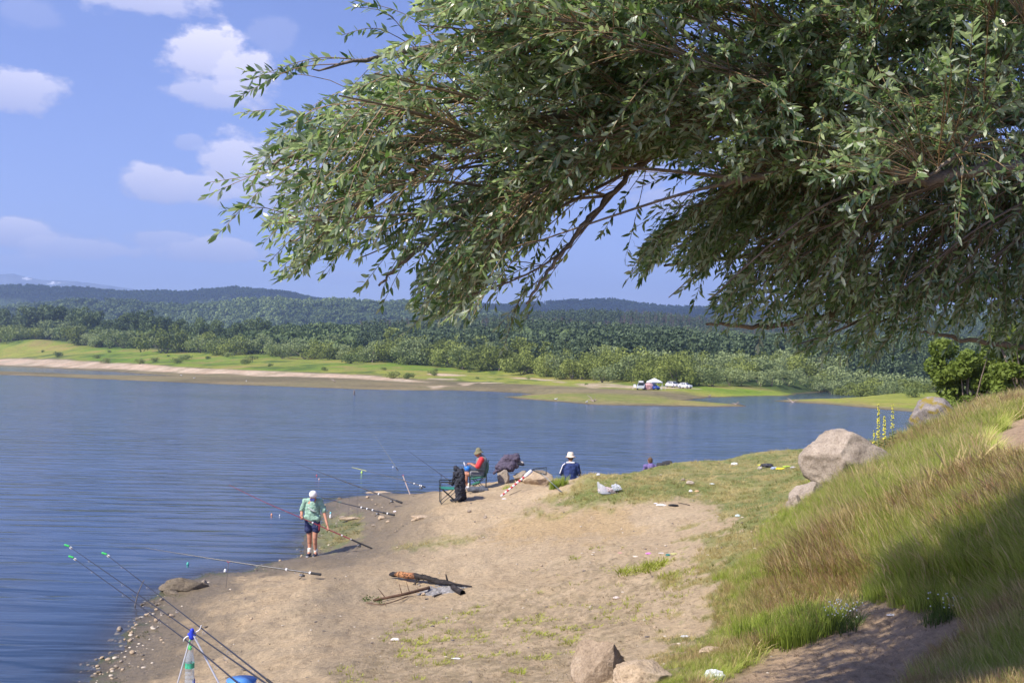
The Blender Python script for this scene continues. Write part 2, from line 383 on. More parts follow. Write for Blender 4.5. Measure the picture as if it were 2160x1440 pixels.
RIDGES = [  # depth, [(photo x, photo y of the land's line)], depth after which it dips
 (640,  [(-900,718),(0,712),(400,722),(700,712),(900,715),(1100,705),(1300,718),(1500,735),(1700,745),(2300,760),(3400,760)]),
 (1050, [(-900,725),(0,728),(400,722),(600,715),(800,700),(950,690),(1100,683),(1300,680),(1450,688),(1600,702),(1800,700),(2300,690),(3400,690)]),
 (1900, [(-900,660),(0,668),(150,660),(350,662),(500,652),(700,640),(850,648),(950,665),(1100,690),(1400,700),(1700,690),(2300,670),(3400,680)]),
 (3200, [(-900,630),(0,619),(180,622),(300,624),(480,621),(640,630),(800,641),(1000,645),(1150,642),(1250,637),(1400,647),(1600,654),(1800,658),(2300,654),(3400,654)])]
DIPS = [(800, 4), (1350, 12), (2350, 30)]
_kx = np.array(sorted(FAR_COLS)); _kd = np.array([[p[0] for p in FAR_COLS[k]] for k in _kx], float); _kz = np.array([[p[1] for p in FAR_COLS[k]] for k in _kx], float)
def far_base(px, D):
    cols_d = [np.interp(px, _kx, _kd[:, j]) for j in range(6)]; cols_z = [np.interp(px, _kx, _kz[:, j]) for j in range(6)]
    hz = horizon(px)
    for (rd, line) in RIDGES:
        lx, ly = zip(*line); zz = CAMZ + (hz - np.interp(px, lx, ly)) / FPX * rd
        if rd == 640: zz = np.maximum(zz, cols_z[5] + 1.0); cols_d.append(np.maximum(np.full_like(px, rd), cols_d[5] * 1.12))
        else: cols_d.append(np.full_like(px, rd * 1.0))
        cols_z.append(zz)
        dips = {640: (830, .55), 1050: (1350, .6), 1900: (2300, .5), 3200: (4300, .2)}[rd]
        cols_d.append(np.full_like(px, dips[0])); cols_z.append(np.maximum(zz * dips[1], 4))
    z = np.zeros_like(px); done = np.zeros(px.shape, bool)
    z = np.where(D <= cols_d[0], cols_z[0], z)
    for j in range(len(cols_d) - 1):
        a, b = cols_d[j], np.maximum(cols_d[j + 1], cols_d[j] + 1); k = (D > a) & (D <= b)
        t = (D - a) / (b - a)
        if j >= 6: t = t * t * (3 - 2 * t)
        z = np.where(k, cols_z[j] * (1 - t) + cols_z[j + 1] * t, z)
    z = np.where(D > cols_d[-1], cols_z[-1], z)
    return z, cols_d
def shp(l): return [tuple(PZ(a, b, 0)[:2]) for a, b in l]
LAND_FAR = shp([(-1100,766),(-500,772),(0,790),(200,799),(400,808),(600,815),(750,821),(870,823),(960,823),(1015,825),(1080,828),(1125,831),(1085,835),(1045,836),(1100,841),(1200,849),(1255,854),(1400,856),(1500,857.5),(1585,857.5),(1560,853),(1500,849),(1445,845),(1462,842),(1490,838.5),(1540,836.5),(1600,835.5),(1660,834)]) + [tuple(((px - 1080) / FPX * D, D)) for px, D in [(1720,262),(1800,300),(2000,330),(2400,340),(4200,400),(4800,5000),(-2600,5000)]]
SPIT_R = shp([(1635,845),(1660,843),(1700,842),(1740,841.5)]) + [tuple(((px - 1080) / FPX * D, D)) for px, D in [(1800,215),(1900,222),(2400,240),(4200,300)]] + shp([(4200,925),(2300,883),(2000,873),(1910,867),(1800,857.5),(1720,851),(1650,847)])
LAGOON = [tuple(((px - 1080) / FPX * D, D)) for px, D in [(-900,600),(-400,560),(0,520),(120,452),(250,378),(350,322),(430,296),(340,286),(200,296),(0,330),(-400,400),(-900,430)]]
def far_z(x, y):
    sh = x.shape; x = x.ravel(); y = y.ravel(); px = 1080 + x / y * FPX
    z, cd = far_base(px, y); wob = (fbm(x * .12, y * .12, 3, 4) - .5) * 7
    d = np.maximum(sdist(x, y, LAND_FAR), sdist(x, y, SPIT_R)); d = np.minimum(d, -sdist(x, y, LAGOON)) + wob * np.clip(y / 300, .3, 1)
    amp = np.clip((y - 500) / 1500, 0, 1)
    z = z + (fbm(x / 260, y / 260, 8, 5) - .5) * 50 * amp ** 1.2 + (fbm(x / 60, y / 60, 9, 4) - .5) * 9 * np.clip((y - 350) / 500, 0, 1) + (fbm(x / 12, y / 12, 11, 4) - .5) * .5 * np.clip((y - 120) / 200, 0, 1)
    z = z * sstep(-1, 9, d) + .02
    z = np.where(d > 0, np.maximum(z, .02 + np.clip(d, 0, 4) * .04), np.maximum(d * .12, -2.0))
    return z.reshape(sh), d.reshape(sh), cd
def far_ground(px, D):
    x = np.array([(px - 1080) / FPX * D]); y = np.array([float(D)]); z, d, _ = far_z(x, y); return Vector((x[0], y[0], z[0]))
_pc = np.concatenate([np.arange(-2200, -60, 40), np.arange(-60, 2230, 8.0), np.arange(2230, 4300, 40)])
_D = [112.0]
while _D[-1] < 4300: _D.append(_D[-1] * (1.008 if _D[-1] < 760 else 1.02))
_D = np.array(_D); PX, DD = np.meshgrid(_pc, _D); X = (PX - 1080) / FPX * DD; Y = DD
Z, SD, cd = far_z(X, Y)
me = np_mesh('far_land', np.stack([X, Y, Z], -1).reshape(-1, 3), grid_faces(len(_pc), len(_D)))
x = X.ravel(); y = Y.ravel(); px = PX.ravel(); d = SD.ravel(); z = Z.ravel()
n = fbm(x / 14, y / 30, 41, 5, .6) - .5; n2 = fbm(x / 3, y / 9, 43, 4, .6) - .5; n3 = fbm(x / 45, y / 60, 47, 4, .55) - .5
gr = lerp(C(.16,.25,.030), C(.27,.29,.055), np.clip(.5 + n3 * 4, 0, 1)); gr = lerp(gr, C(.33,.24,.10), np.clip((n + n2 * .5) * 3 - .15, 0, .8)); gr = lerp(gr, C(.07,.12,.03), np.clip((-n * 1.2 + n2 * .8) * 4 - .3, 0, .75) * (y > 230))
mud = lerp(C(.17,.145,.085), C(.235,.20,.11), np.clip(.5 + n * 3, 0, 1))
stone = lerp(C(.42,.32,.22), C(.55,.44,.32), np.clip(.5 + n2 * 3, 0, 1))
beach = sstep(cd[1].ravel() * .0 + np.interp(px, [-900,0,400,800,900], [560,530,322,247,238]), np.interp(px, [-900,0,400,800,900], [590,545,334,254,243]), y + n * 14) * (1 - sstep(np.interp(px, [-900,0,400,800,900], [680,592,350,265,244]), np.interp(px, [-900,0,400,800,900], [700,604,357,271,247]), y + n * 14)) * (1 - sstep(860, 930, px))
grassed = sstep(-8, 10, y + n * 30 - np.interp(px, [-900,0,400,800,1000,1100,1200,1440,1600], [700,604,356,271,245,228,218,196,185]))
green_spit = sstep(1.6, 4.0, d + n * 5) * ((px > 1085) | (px > 1640)) * (1 - sstep(1600, 1650, px) * 0) * np.clip(1 - np.abs(y - np.interp(px, [1100,1300,1600], [166,160,150])) / 22, 0, 1) * 1.8
col = lerp(mud, gr, np.clip(grassed, 0, 1)); col = lerp(col, lerp(gr, mud, np.full(len(px), .35)), np.clip(green_spit, 0, .9) * (px < 1620))
col = lerp(col, gr, sstep(2, 6, d + n * 5) * (px > 1640)); col = lerp(col, stone, np.clip(beach, 0, 1))
sandy = ((fbm(x / 9, y / 22, 71, 4) > .66) & (y < cd[5].ravel()) & (px > 900) & (y > 185) & (px < 1600)).astype(float); col = lerp(col, stone, sandy * .8)
forest = sstep(0, 30, y - cd[5].ravel()); col = lerp(col, C(.055,.085,.028), forest)
col = lerp(col, C(.11,.09,.06), np.clip(1 - d / 1.2, 0, 1))
set_col(me, 'ground', col)
s = NT('far_soil'); base = s.attr('ground').outputs['Color']; fn = s.noise(.9, 8, .7, coord='Pos'); f2 = s.noise(.06, 4, .6, coord='Pos')
c = s.mix(1.0, base, s.ramp(fn, [(.3, (.6,.62,.6)), (.5, (1,1,1)), (.7, (1.3,1.25,1.2))]), 'MULTIPLY')
c = s.mix(1.0, c, s.ramp(f2, [(.3, (.8,.85,.8)), (.7, (1.2,1.12,1.1))]), 'MULTIPLY')
far = link('terrain', me, s.done(s.bsdf(c, .95, s.bump(fn, .6, .3), spec=.1)), smooth=True); tag(far, kind='structure')

# ------------------------------------------------------------------ mountain with last snow, far away on the left
MX = np.linspace(-1500, 1000, 260); MY = np.linspace(8200, 10400, 60); PXm, DDm = np.meshgrid(MX, MY)
line = np.interp(PXm, [-1500,-900,-500,-200,-60,0,22,45,80,120,150,200,300,430,600,1000], [640,600,585,575,570,570,567,573,581,581,584,590,604,622,640,660])
zz = CAMZ + (horizon(PXm) - line) / FPX * 9300; t = 1 - np.abs(DDm - 9300) / 1100
Xm = (PXm - 1080) / FPX * DDm; rid = np.abs(fbm(Xm / 500, DDm / 500, 61, 6, .55) - .5)
Zm = zz * np.clip(t, 0, 1) ** .8 * (1 - .35 * rid * (1 - t)) - 30 + (fbm(Xm / 90, DDm / 90, 63, 3) - .5) * 22
me = np_mesh('mountain', np.stack([Xm, DDm, Zm], -1).reshape(-1, 3), grid_faces(len(MX), len(MY)))
s = NT('mountain_rock'); nz = s.noise(.006, 7, .65, coord='Pos', stretch=(1, .35, 2.2)); c = s.ramp(nz, [(.35, (.10,.12,.14)), (.6, (.17,.19,.20)), (.625, (.20,.22,.22)), (.64, (.95,.93,.93))])
mo = link('mountain', me, s.done(s.bsdf(c, .9)), smooth=True); tag(mo, kind='structure')

# ================================================================== WATER
_pc = np.concatenate([np.arange(-2600, -60, 60), np.arange(-60, 2230, 12.0), np.arange(2230, 4600, 60)])
_D = [0.8]
while _D[-1] < 2500: _D.append(_D[-1] * (1.012 if 12 < _D[-1] < 60 else 1.04))
_D = np.array(_D); PX, DD = np.meshgrid(_pc, _D); X = (PX - 1080) / FPX * DD; Y = DD
me = np_mesh('water', np.stack([X, Y, X * 0], -1).reshape(-1, 3), grid_faces(len(_pc), len(_D)))
nrm = (DD < 180).ravel(); dep = np.full(X.size, 3.0); zt, dt = near_z(X.ravel()[nrm], Y.ravel()[nrm], False); dep[nrm] = np.clip(-zt, 0, 3)
set_f(me, 'depth', dep)
s = NT('lake_water')
geo = s.n('ShaderNodeNewGeometry')
def wav(scale, rot, stretch, detail, dist=0.0, rough=.5):
    mp = s.n('ShaderNodeMapping'); s.put(mp.inputs[0], geo.outputs['Position']); mp.inputs[2].default_value = (0, 0, R(rot)); mp.inputs[3].default_value = stretch
    n = s.n('ShaderNodeTexNoise'); s.put(n.inputs['Vector'], mp.outputs[0]); n.inputs['Scale'].default_value = scale; n.inputs['Detail'].default_value = detail
    n.inputs['Distortion'].default_value = dist; n.inputs['Roughness'].default_value = rough; return n.outputs[0]
w1 = wav(1.0, 34, (.20, 1.35, 1), 2, .7); w2 = wav(2.6, 22, (.28, 1.3, 1), 3, .5); w3 = wav(9.0, 20, (.5, 1.0, 1), 2); w4 = wav(.05, 5, (.4, 1.0, 1), 3, .5)
h = s.math('ADD', s.math('MULTIPLY', w1, .24), s.math('ADD', s.math('MULTIPLY', w2, .030), s.math('MULTIPLY', w3, .006)))
bmp = s.n('ShaderNodeBump'); s.put(bmp.inputs['Height'], h); bmp.inputs['Distance'].default_value = 1.0
gust = s.ramp(w4, [(.38, .45), (.62, 1.25)]); s.put(bmp.inputs['Strength'], s.math('MULTIPLY', gust, .36))
deep = s.bsdf((.018,.042,.086), .12, bmp.outputs[0], spec=.5, IOR=1.33)
tr = s.n('ShaderNodeBsdfTransparent'); tr.inputs[0].default_value = (.80,.80,.72, 1)
shal = s.n('ShaderNodeMixShader'); fr = s.n('ShaderNodeFresnel'); fr.inputs[0].default_value = 1.33; s.put(fr.inputs['Normal'], bmp.outputs[0])
gl = s.n('ShaderNodeBsdfGlossy'); gl.inputs['Roughness'].default_value = .1; s.put(gl.inputs['Normal'], bmp.outputs[0])
s.put(shal.inputs[0], fr.outputs[0]); s.t.links.new(tr.outputs[0], shal.inputs[1]); s.t.links.new(gl.outputs[0], shal.inputs[2])
mxs = s.n('ShaderNodeMixShader'); s.put(mxs.inputs[0], s.ramp(s.math('MULTIPLY', s.attr('depth').outputs['Fac'], 2.2), [(0.0, .0), (.5, .8), (1.0, 1.0)]))
s.t.links.new(shal.outputs[0], mxs.inputs[1]); s.t.links.new(deep, mxs.inputs[2])
wa = link('water', me, s.done(mxs.outputs[0]), smooth=True); tag(wa, kind='structure')
# ================================================================== FAR TREES, FORESTS, CAMP
def leaf_mat(name, c0, c1, trans=.25, rough=.7, rnd=.25, zdark=None):
    s = NT(name); oi = s.n('ShaderNodeObjectInfo'); nz = s.noise(1.1, 3, .6)
    f = s.math('ADD', s.math('MULTIPLY', nz, .8), s.math('MULTIPLY', oi.outputs['Random'], .45), True)
    c = s.ramp(f, [(.3, c0), (.8, c1)])
    b = s.bsdf(c, rough, spec=.25); t = s.n('ShaderNodeBsdfTranslucent'); s.put(t.inputs[0], c)
    m = s.n('ShaderNodeMixShader'); m.inputs[0].default_value = trans; s.t.links.new(b, m.inputs[1]); s.t.links.new(t.outputs[0], m.inputs[2])
    return s.done(m.outputs[0])
BARK_FAR = mat('far_bark', (.17,.14,.11), .9)
LM = {'olive': leaf_mat('olive_foliage', (.13,.165,.035), (.30,.35,.085)), 'silver': leaf_mat('silver_foliage', (.15,.20,.07), (.34,.40,.17)),
      'dark': leaf_mat('dark_foliage', (.065,.105,.040), (.16,.215,.085)), 'scrub': leaf_mat('scrub_foliage', (.12,.17,.05), (.29,.34,.10))}
def leaf_cloud(rng, centers, radii, count, size, flat=1.0):
    """small leaf clumps spread through lobes: returns verts, faces (quads, each bent)"""
    k = rng.choice(len(centers), count, p=(radii ** 2) / (radii ** 2).sum())
    d = rng.normal(size=(count, 3)); d /= np.linalg.norm(d, axis=1)[:, None]
    r = rng.uniform(.55, 1.08, count) ** .6
    p = centers[k] + d * (radii[k] * r)[:, None] * np.array([1, 1, flat])
    a = rng.normal(size=(count, 3)) * .8 + d; a /= np.linalg.norm(a, axis=1)[:, None]
    b = np.cross(a, rng.normal(size=(count, 3))); b /= np.linalg.norm(b, axis=1)[:, None]; c = np.cross(a, b)
    sz = size * rng.uniform(.5, 1.25, count)[:, None]; w = sz * rng.uniform(.45, .9, count)[:, None]
    v = np.stack([p - b * sz, p - c * w + a * sz * .2, p + b * sz, p + c * w + a * sz * .2], 1).reshape(-1, 3)
    return v, np.arange(count * 4).reshape(-1, 4)
def tubes(paths):
    """paths: list of (points Nx3, radii N, sides) -> verts, quads"""
    V = []; Fq = []; o = 0
    for pts, rad, sd in paths:
        pts = np.asarray(pts, float); n = len(pts); t = np.gradient(pts, axis=0); t /= np.linalg.norm(t, axis=1)[:, None] + 1e-9
        ref = np.array([0.13, 0.21, 1.0]) if abs(t[:, 2].mean()) < .85 else np.array([1.0, 0.1, 0.05])
        b = np.cross(t, ref); b /= np.linalg.norm(b, axis=1)[:, None] + 1e-9; c = np.cross(t, b)
        an = np.arange(sd) / sd * 2 * math.pi; r = np.asarray(rad, float)[:, None, None]
        ring = pts[:, None] + r * (np.cos(an)[None, :, None] * b[:, None] + np.sin(an)[None, :, None] * c[:, None])
        V.append(ring.reshape(-1, 3)); i = np.arange(n * sd).reshape(n, sd) + o
        Fq.append(np.stack([i[:-1], np.roll(i[:-1], -1, 1), np.roll(i[1:], -1, 1), i[1:]], -1).reshape(-1, 4)); o += n * sd
    return np.concatenate(V), np.concatenate(Fq)
def make_tree(kind, seed, h=8.0, w=7.0, count=1500, trunk=.18, label=None, stems=3, flat=.8, matkey='olive', leaf=.30):
    rng = np.random.default_rng(seed); nl = 13
    cs = np.stack([rng.normal(0, w * .24, nl), rng.normal(0, w * .24, nl), rng.uniform(h * .22, h * .82, nl)], -1)
    hh = cs[:, 2] / h; env = np.sin(np.clip(hh * 1.05, 0, 1) * math.pi) ** .5 + .15
    cs[:, :2] *= env[:, None] * 1.15; rd = rng.uniform(.14, .24, nl) * w * (.75 + .5 * env)
    cs[:, 2] = np.clip(cs[:, 2], rd * flat * .8, h - rd * flat * .9)
    v, f = leaf_cloud(rng, cs, rd, count, leaf, flat); v[:, 2] = np.maximum(v[:, 2], .05)
    t = empty(kind, (0, 0, 0), label, 'tree')
    paths = []
    for k in range(stems):
        a = rng.uniform(0, 6.28); top = cs[rng.integers(nl)]; p = [(math.cos(a) * .15, math.sin(a) * .15, -.3), (top[0] * .25, top[1] * .25, h * .25), (top[0] * .8, top[1] * .8, top[2])]
        pts = np.array([np.array(p[0]) * (1 - u) ** 2 + 2 * u * (1 - u) * np.array(p[1]) + u * u * np.array(p[2]) for u in np.linspace(0, 1, 6)])
        paths.append((pts, np.linspace(trunk, trunk * .25, 6), 6))
    tv, tf = tubes(paths); link('trunk', np_mesh('trunk', tv, tf), BARK_FAR, t)
    link('crown', np_mesh('crown', v, f), LM[matkey], t); return t
KIND = {}
def proto(key, **k):
    KIND[key] = [make_tree(k.get('name', 'tree'), 100 + 7 * i + len(KIND) * 31, **{a: b for a, b in k.items() if a != 'name'}) for i in range(3)]
    for t in KIND[key]: t['proto'] = 1
proto('willow', name='willow_tree', h=7.5, w=8.0, count=1700, matkey='olive')
proto('silver', name='silver_willow', h=6.5, w=6.5, count=1500, matkey='silver', leaf=.26)
proto('poplar', name='poplar_tree', h=16, w=10, count=2600, matkey='dark', leaf=.5, trunk=.3, flat=1.15)
proto('shrub', name='shrub', h=2.6, w=4.0, count=700, matkey='scrub', leaf=.22, trunk=.05)
used_proto = set()
TREES_LIST = []
def place(key, px, D, sc, label, group=None, cat='tree', rz=None, sink=0.0):
    pr = random.choice(KIND[key])
    if id(pr) in used_proto: o = copy_tree(pr)
    else: o = pr; used_proto.add(id(pr))
    g = far_ground(px, D); o.location = (g.x, g.y, g.z - .1 - sink); o.rotation_euler = (0, 0, random.uniform(0, 6.28) if rz is None else rz)
    sx = sc * random.uniform(.9, 1.1); o.scale = (sx * random.uniform(.9, 1.15), sx * random.uniform(.9, 1.15), sc)
    tag(o, label, cat, group)
    if not group and 'group' in o: del o['group']
    return o
def tl(px): return float(np.interp(px, _kx, _kd[:, 5]))
# distinct trees and bushes
def at(px, py):           # far ground point that shows at this pixel: (px, D)
    D = np.arange(135, 720, 1.0); x = (px - 1080) / FPX * D; z, d, _ = far_z(x, D); _, yy = proj(x, D, z); k = np.where((yy <= py) & (d > 0))[0]
    return px, float(D[k[0]]) if len(k) else 300.0
def hpx(px, D, h): return D * h / FPX   # metres for a height of h photo pixels
for key, px, py, hp, lab in [('willow', 352, 745, 66, 'round dark green tree standing alone on the grass in front of the left woods'),
    ('silver', 597, 757, 36, 'low round grey green bush on the grass, wider than tall'), ('shrub', 738, 767, 22, 'small dark bush just right of the grey green willow on the far grass'),
    ('silver', 712, 751, 50, 'upright pale willow at the edge of the meadow, right of the low round bush'), ('shrub', 455, 749, 26, 'small yellow green bush right of the lone round tree'),
    ('willow', 822, 764, 50, 'dark rounded tree with a shaded foot at the left end of the willow belt'), ('shrub', -2, 725, 38, 'dark bush cut by the left edge of the picture'),
    ('willow', 1430, 815, 62, 'large round willow whose shaded foot stands right of the camping pavilion'), ('willow', 1290, 790, 64, 'tallest bright green willow rising behind the belt above the camp'),
    ('shrub', 1180, 800, 24, 'small round bush in front of the willow belt'), ('silver', 1272, 807, 38, 'pale grey green bush standing before the darker willows left of the camp'),
    ('shrub', 860, 799, 14, 'flat dark bush on the stony bank in front of the meadow'), ('shrub', 830, 798, 16, 'dark waterside bush beside the pale stones of the bank')]:
    p, D = at(px, py); k0 = {'willow': 7.5, 'silver': 6.5, 'shrub': 2.6}[key]; place(key, p, D, hpx(p, D, hp) / k0, lab, cat='bush' if 'bush' in lab else 'tree')
# willow belt (centre)
gl = 'willows of the belt behind the far meadow'
for i in range(58):
    px = 835 + i * 10.9 + random.uniform(-10, 10); row = i % 2; D = tl(px) * (1.01 + .07 * row + random.uniform(0, .03))
    key = 'willow' if random.random() < .8 else 'silver'
    place(key, px, D, hpx(px, D, random.uniform(46, 64) + 8 * row) / (7.5 if key == 'willow' else 6.5), 'rounded olive green willow in the belt behind the far meadow' if key == 'willow' else 'pale grey willow in the belt behind the far meadow', gl if key == 'willow' else 'pale willows of the belt behind the far meadow')
# left woods: scrub, willows, then poplars
for i in range(56):
    px = -60 + i * 16.5 + random.uniform(-8, 8); D = tl(px) * random.uniform(1.0, 1.05); key = random.choice(['silver', 'willow', 'shrub', 'silver'])
    k0 = {'willow': 7.5, 'silver': 6.5, 'shrub': 2.6}[key]
    place(key, px, D, hpx(px, D, random.uniform(28, 50) * (.6 if key == 'shrub' else 1)) / k0, {'willow': 'yellow green willow at the front of the left woods', 'silver': 'pale grey willow at the front of the left woods', 'shrub': 'low green scrub bush at the front of the left woods'}[key], {'willow': 'yellow green willows before the left woods', 'silver': 'pale willows before the left woods', 'shrub': 'scrub bushes before the left woods'}[key])
for px, top in [(20,646),(55,640),(95,636),(130,640),(165,642),(200,650),(235,668),(270,655),(300,648),(345,662),(385,668),(420,664),(455,668),(500,676),(535,665),(560,672),(600,682),(640,700),(665,704),(5,650),(720,718),(780,722),(-30,645),(-70,650),(-130,655),(180,652),(315,660),(440,676),(75,655),(250,676)]:
    D = tl(px) * random.uniform(1.08, 1.2); g = far_ground(px, D); _, by = proj(g.x, g.y, g.z)
    place('poplar', px, D, hpx(px, D, max(by - top, 30)) / 16.0, 'tall dark poplar in the back row of the left woods', 'poplars in the back row of the left woods')
for px in range(850, 1080, 17): D = tl(px) * random.uniform(1.25, 1.4); place('poplar', px, D, random.uniform(.55, .75), 'dark poplar behind the middle of the willow belt', 'dark poplars behind the willow belt')
# right woods round the channel
for i in range(62):
    px = 1475 + i * 10.5 + random.uniform(-6, 6); row = i % 3
    base = np.interp(px, [1470, 1600, 1700, 1800, 1950, 2400], [236, 236, 268, 225, 212, 200]); D = base * (1.0 + .09 * row + random.uniform(0, .04))
    key = random.choice(['silver', 'silver', 'willow'])
    place(key, px, D, hpx(px, D, random.uniform(30, 46) + 11 * row) / (7.5 if key == 'willow' else 6.5), 'pale dusty green willow in the woods round the channel' if key == 'silver' else 'olive willow in the woods round the channel', 'pale willows round the channel' if key == 'silver' else 'olive willows round the channel')
place('shrub', 1925, 196, .8, 'dark low bush on the bank right of the channel mouth', cat='bush')
gb2 = 'scattered weed bushes on the far meadow'
for i in range(24):
    px = random.uniform(60, 1240); D = tl(px) * random.uniform(.72, .97)
    place('shrub', px, D, random.uniform(.3, .8) * np.interp(px, [0, 1200], [1.5, .6]), 'small weedy bush dotted on the far meadow before the woods', gb2, 'bush')
for k in KIND.values():
    for t in k:
        if id(t) not in used_proto:
            for ch in list(t.children): bpy.data.objects.remove(ch)
            bpy.data.objects.remove(t)
        elif 'proto' in t: del t['proto']

# ------------------------------------------------------------------ scattering with geometry nodes (ground cover, far woods)
def scatter(name, pts, rz, scl, kinds, protos, label=None, tilt=None):
    me = bpy.data.meshes.new(name); pts = np.asarray(pts, np.float32); me.vertices.add(len(pts)); me.vertices.foreach_set('co', pts.ravel())
    n = len(pts); rot = np.zeros((n, 3), np.float32); rot[:, 2] = rz
    if tilt is not None: rot[:, :2] = tilt
    a = me.attributes.new('rot', 'FLOAT_VECTOR', 'POINT'); a.data.foreach_set('vector', rot.ravel())
    a = me.attributes.new('scl', 'FLOAT', 'POINT'); a.data.foreach_set('value', np.asarray(scl, np.float32))
    a = me.attributes.new('kind', 'INT', 'POINT'); a.data.foreach_set('value', np.asarray(kinds, np.int32))
    o = link(name, me); g = bpy.data.node_groups.new(name + '_scatter', 'GeometryNodeTree')
    g.interface.new_socket('Geometry', in_out='INPUT', socket_type='NodeSocketGeometry'); g.interface.new_socket('Geometry', in_out='OUTPUT', socket_type='NodeSocketGeometry')
    gi = g.nodes.new('NodeGroupInput'); go = g.nodes.new('NodeGroupOutput'); jn = g.nodes.new('GeometryNodeJoinGeometry')
    def na(nm, dt):
        q = g.nodes.new('GeometryNodeInputNamedAttribute'); q.data_type = dt; q.inputs[0].default_value = nm; return q.outputs[0]
    e2r = g.nodes.new('FunctionNodeEulerToRotation'); g.links.new(na('rot', 'FLOAT_VECTOR'), e2r.inputs[0]); sc_ = na('scl', 'FLOAT'); kd = na('kind', 'INT')
    for i, pr in enumerate(protos):
        c = g.nodes.new('FunctionNodeCompare'); c.data_type = 'INT'; c.operation = 'EQUAL'
        ia = [q for q in c.inputs if q.type == 'INT']; g.links.new(kd, ia[0]); ia[1].default_value = i
        oi = g.nodes.new('GeometryNodeObjectInfo'); oi.inputs['Object'].default_value = pr; oi.inputs['As Instance'].default_value = True
        ip = g.nodes.new('GeometryNodeInstanceOnPoints'); g.links.new(gi.outputs[0], ip.inputs['Points']); g.links.new(c.outputs[0], ip.inputs['Selection'])
        g.links.new(oi.outputs['Geometry'], ip.inputs['Instance']); g.links.new(e2r.outputs[0], ip.inputs['Rotation']); g.links.new(sc_, ip.inputs['Scale'])
        g.links.new(ip.outputs[0], jn.inputs[0])
    g.links.new(jn.outputs[0], go.inputs[0]); md = o.modifiers.new('scatter', 'NODES'); md.node_group = g
    return tag(o, kind='stuff')
def loose(name, v, f, m, nv=4, smooth=False):
    """a model that is only used as a scattered piece"""
    me = np_mesh(name, v, f, nv); me.materials.append(m)
    if smooth: me.polygons.foreach_set('use_smooth', [True] * len(me.polygons))
    return bpy.data.objects.new(name, me)
def conifer(seed, h=12.0, w=5.2):
    rng = np.random.default_rng(seed); n = 7; cs = np.stack([rng.normal(0, w * .12, n), rng.normal(0, w * .12, n), np.linspace(h * .38, h * .9, n)], -1); rd = np.linspace(.30, .15, n) * w
    v, f = leaf_cloud(rng, cs, rd, 200, .55, .85); return v, f
def bare_pine(seed, h=12.0):
    pa = [([(0, 0, 0), (0, 0, h)], [.28, .08], 4)] + [([(0, 0, h * k), (math.cos(k * 40) * 1.2, math.sin(k * 40) * 1.2, h * k + .5)], [.12, .05], 3) for k in np.linspace(.4, .95, 9)]
    v, f = tubes(pa[:1]); v2, f2 = tubes(pa[1:]); return np.concatenate([v, v2]), np.concatenate([f, f2 + len(v)])
def blobtree(seed, h=11.0, w=9.0):
    rng = np.random.default_rng(seed); n = 5; cs = np.stack([rng.normal(0, w * .2, n), rng.normal(0, w * .2, n), rng.uniform(h * .4, h * .72, n)], -1)
    return leaf_cloud(rng, cs, rng.uniform(.2, .3, n) * w, 130, 1.35, .9)
FM = {'pine': leaf_mat('pine_forest', (.055,.090,.042), (.13,.18,.085), .1), 'oak': leaf_mat('oak_forest', (.070,.115,.040), (.170,.230,.080), .2), 'dead': mat('dead_pine', (.15,.11,.09), .9)}
pr_con = [loose('pine_piece', *conifer(i), FM['pine']) for i in range(3)] + [loose('bare_pine_piece', *bare_pine(9), mat('dead_pine', (.34,.26,.22), .9))]
pr_oak = [loose('oak_piece', *blobtree(20 + i), FM['oak']) for i in range(4)]
def wood(name, N, Dr, pxr, protos, key, label, sc=(.8, 1.25), thin=1.6):
    D = np.exp(RNG.uniform(math.log(Dr[0]), math.log(Dr[1]), N)) if thin < 1.5 else np.sqrt(RNG.uniform(Dr[0] ** 2, Dr[1] ** 2, N))
    px = RNG.uniform(*pxr, N); x = (px - 1080) / FPX * D; z, d, cdd = far_z(x, D)
    kn = fbm(x / 160, D / 160, 77, 3); ok = (D > cdd[5] * 1.04) & key(px, D, kn)
    x, D, z, kn, px = x[ok], D[ok], z[ok], kn[ok], px[ok]; k = RNG.integers(0, len(protos), len(x))
    if len(protos) == 4 and name == 'pine_forest': k = np.where((RNG.random(len(x)) < .55) & (kn > .60), 3, RNG.integers(0, 3, len(x)))
    if name == 'hill_forest': k = np.where(fbm(x / 210 + 5, D / 260, 93, 3) + RNG.normal(0, .03, len(x)) > .53, 2, RNG.integers(0, 2, len(x)))
    o = scatter(name, np.stack([x, D, z - .3], -1), RNG.uniform(0, 6.28, len(x)), RNG.uniform(*sc, len(x)), k, protos); o['label'] = label; return o
pine_zone = lambda px, D, kn: ((px > 760) & (D < 1500) & (kn > .36)) | ((D >= 1400) & (kn > .62) & (D < 2300))
oak_zone = lambda px, D, kn: ~pine_zone(px, D, kn)
wood('pine_forest', 30000, (300, 1500), (650, 2500), pr_con, pine_zone, 'dark green pine forest covering the near hill behind the willows', (.75, 1.1))
wood('mixed_forest', 30000, (300, 1500), (-900, 2600), pr_oak, oak_zone, 'leafy woodland on the low hills behind the shore', (.7, 1.1))
wood('hill_forest', 52000, (1500, 3400), (-1100, 2700), pr_oak[:2] + [loose('pale_oak_piece', *blobtree(31), leaf_mat('pale_forest', (.12,.18,.06), (.24,.31,.11), .2))], lambda px, D, kn: kn < .68, 'leafy forest covering the long blue ridge on the horizon', (1.0, 1.6))
wood('ridge_pines', 9000, (1500, 3300), (-1100, 2700), pr_con[:2], lambda px, D, kn: kn > .56, 'pine stands on the slopes of the far ridge', (.9, 1.3))

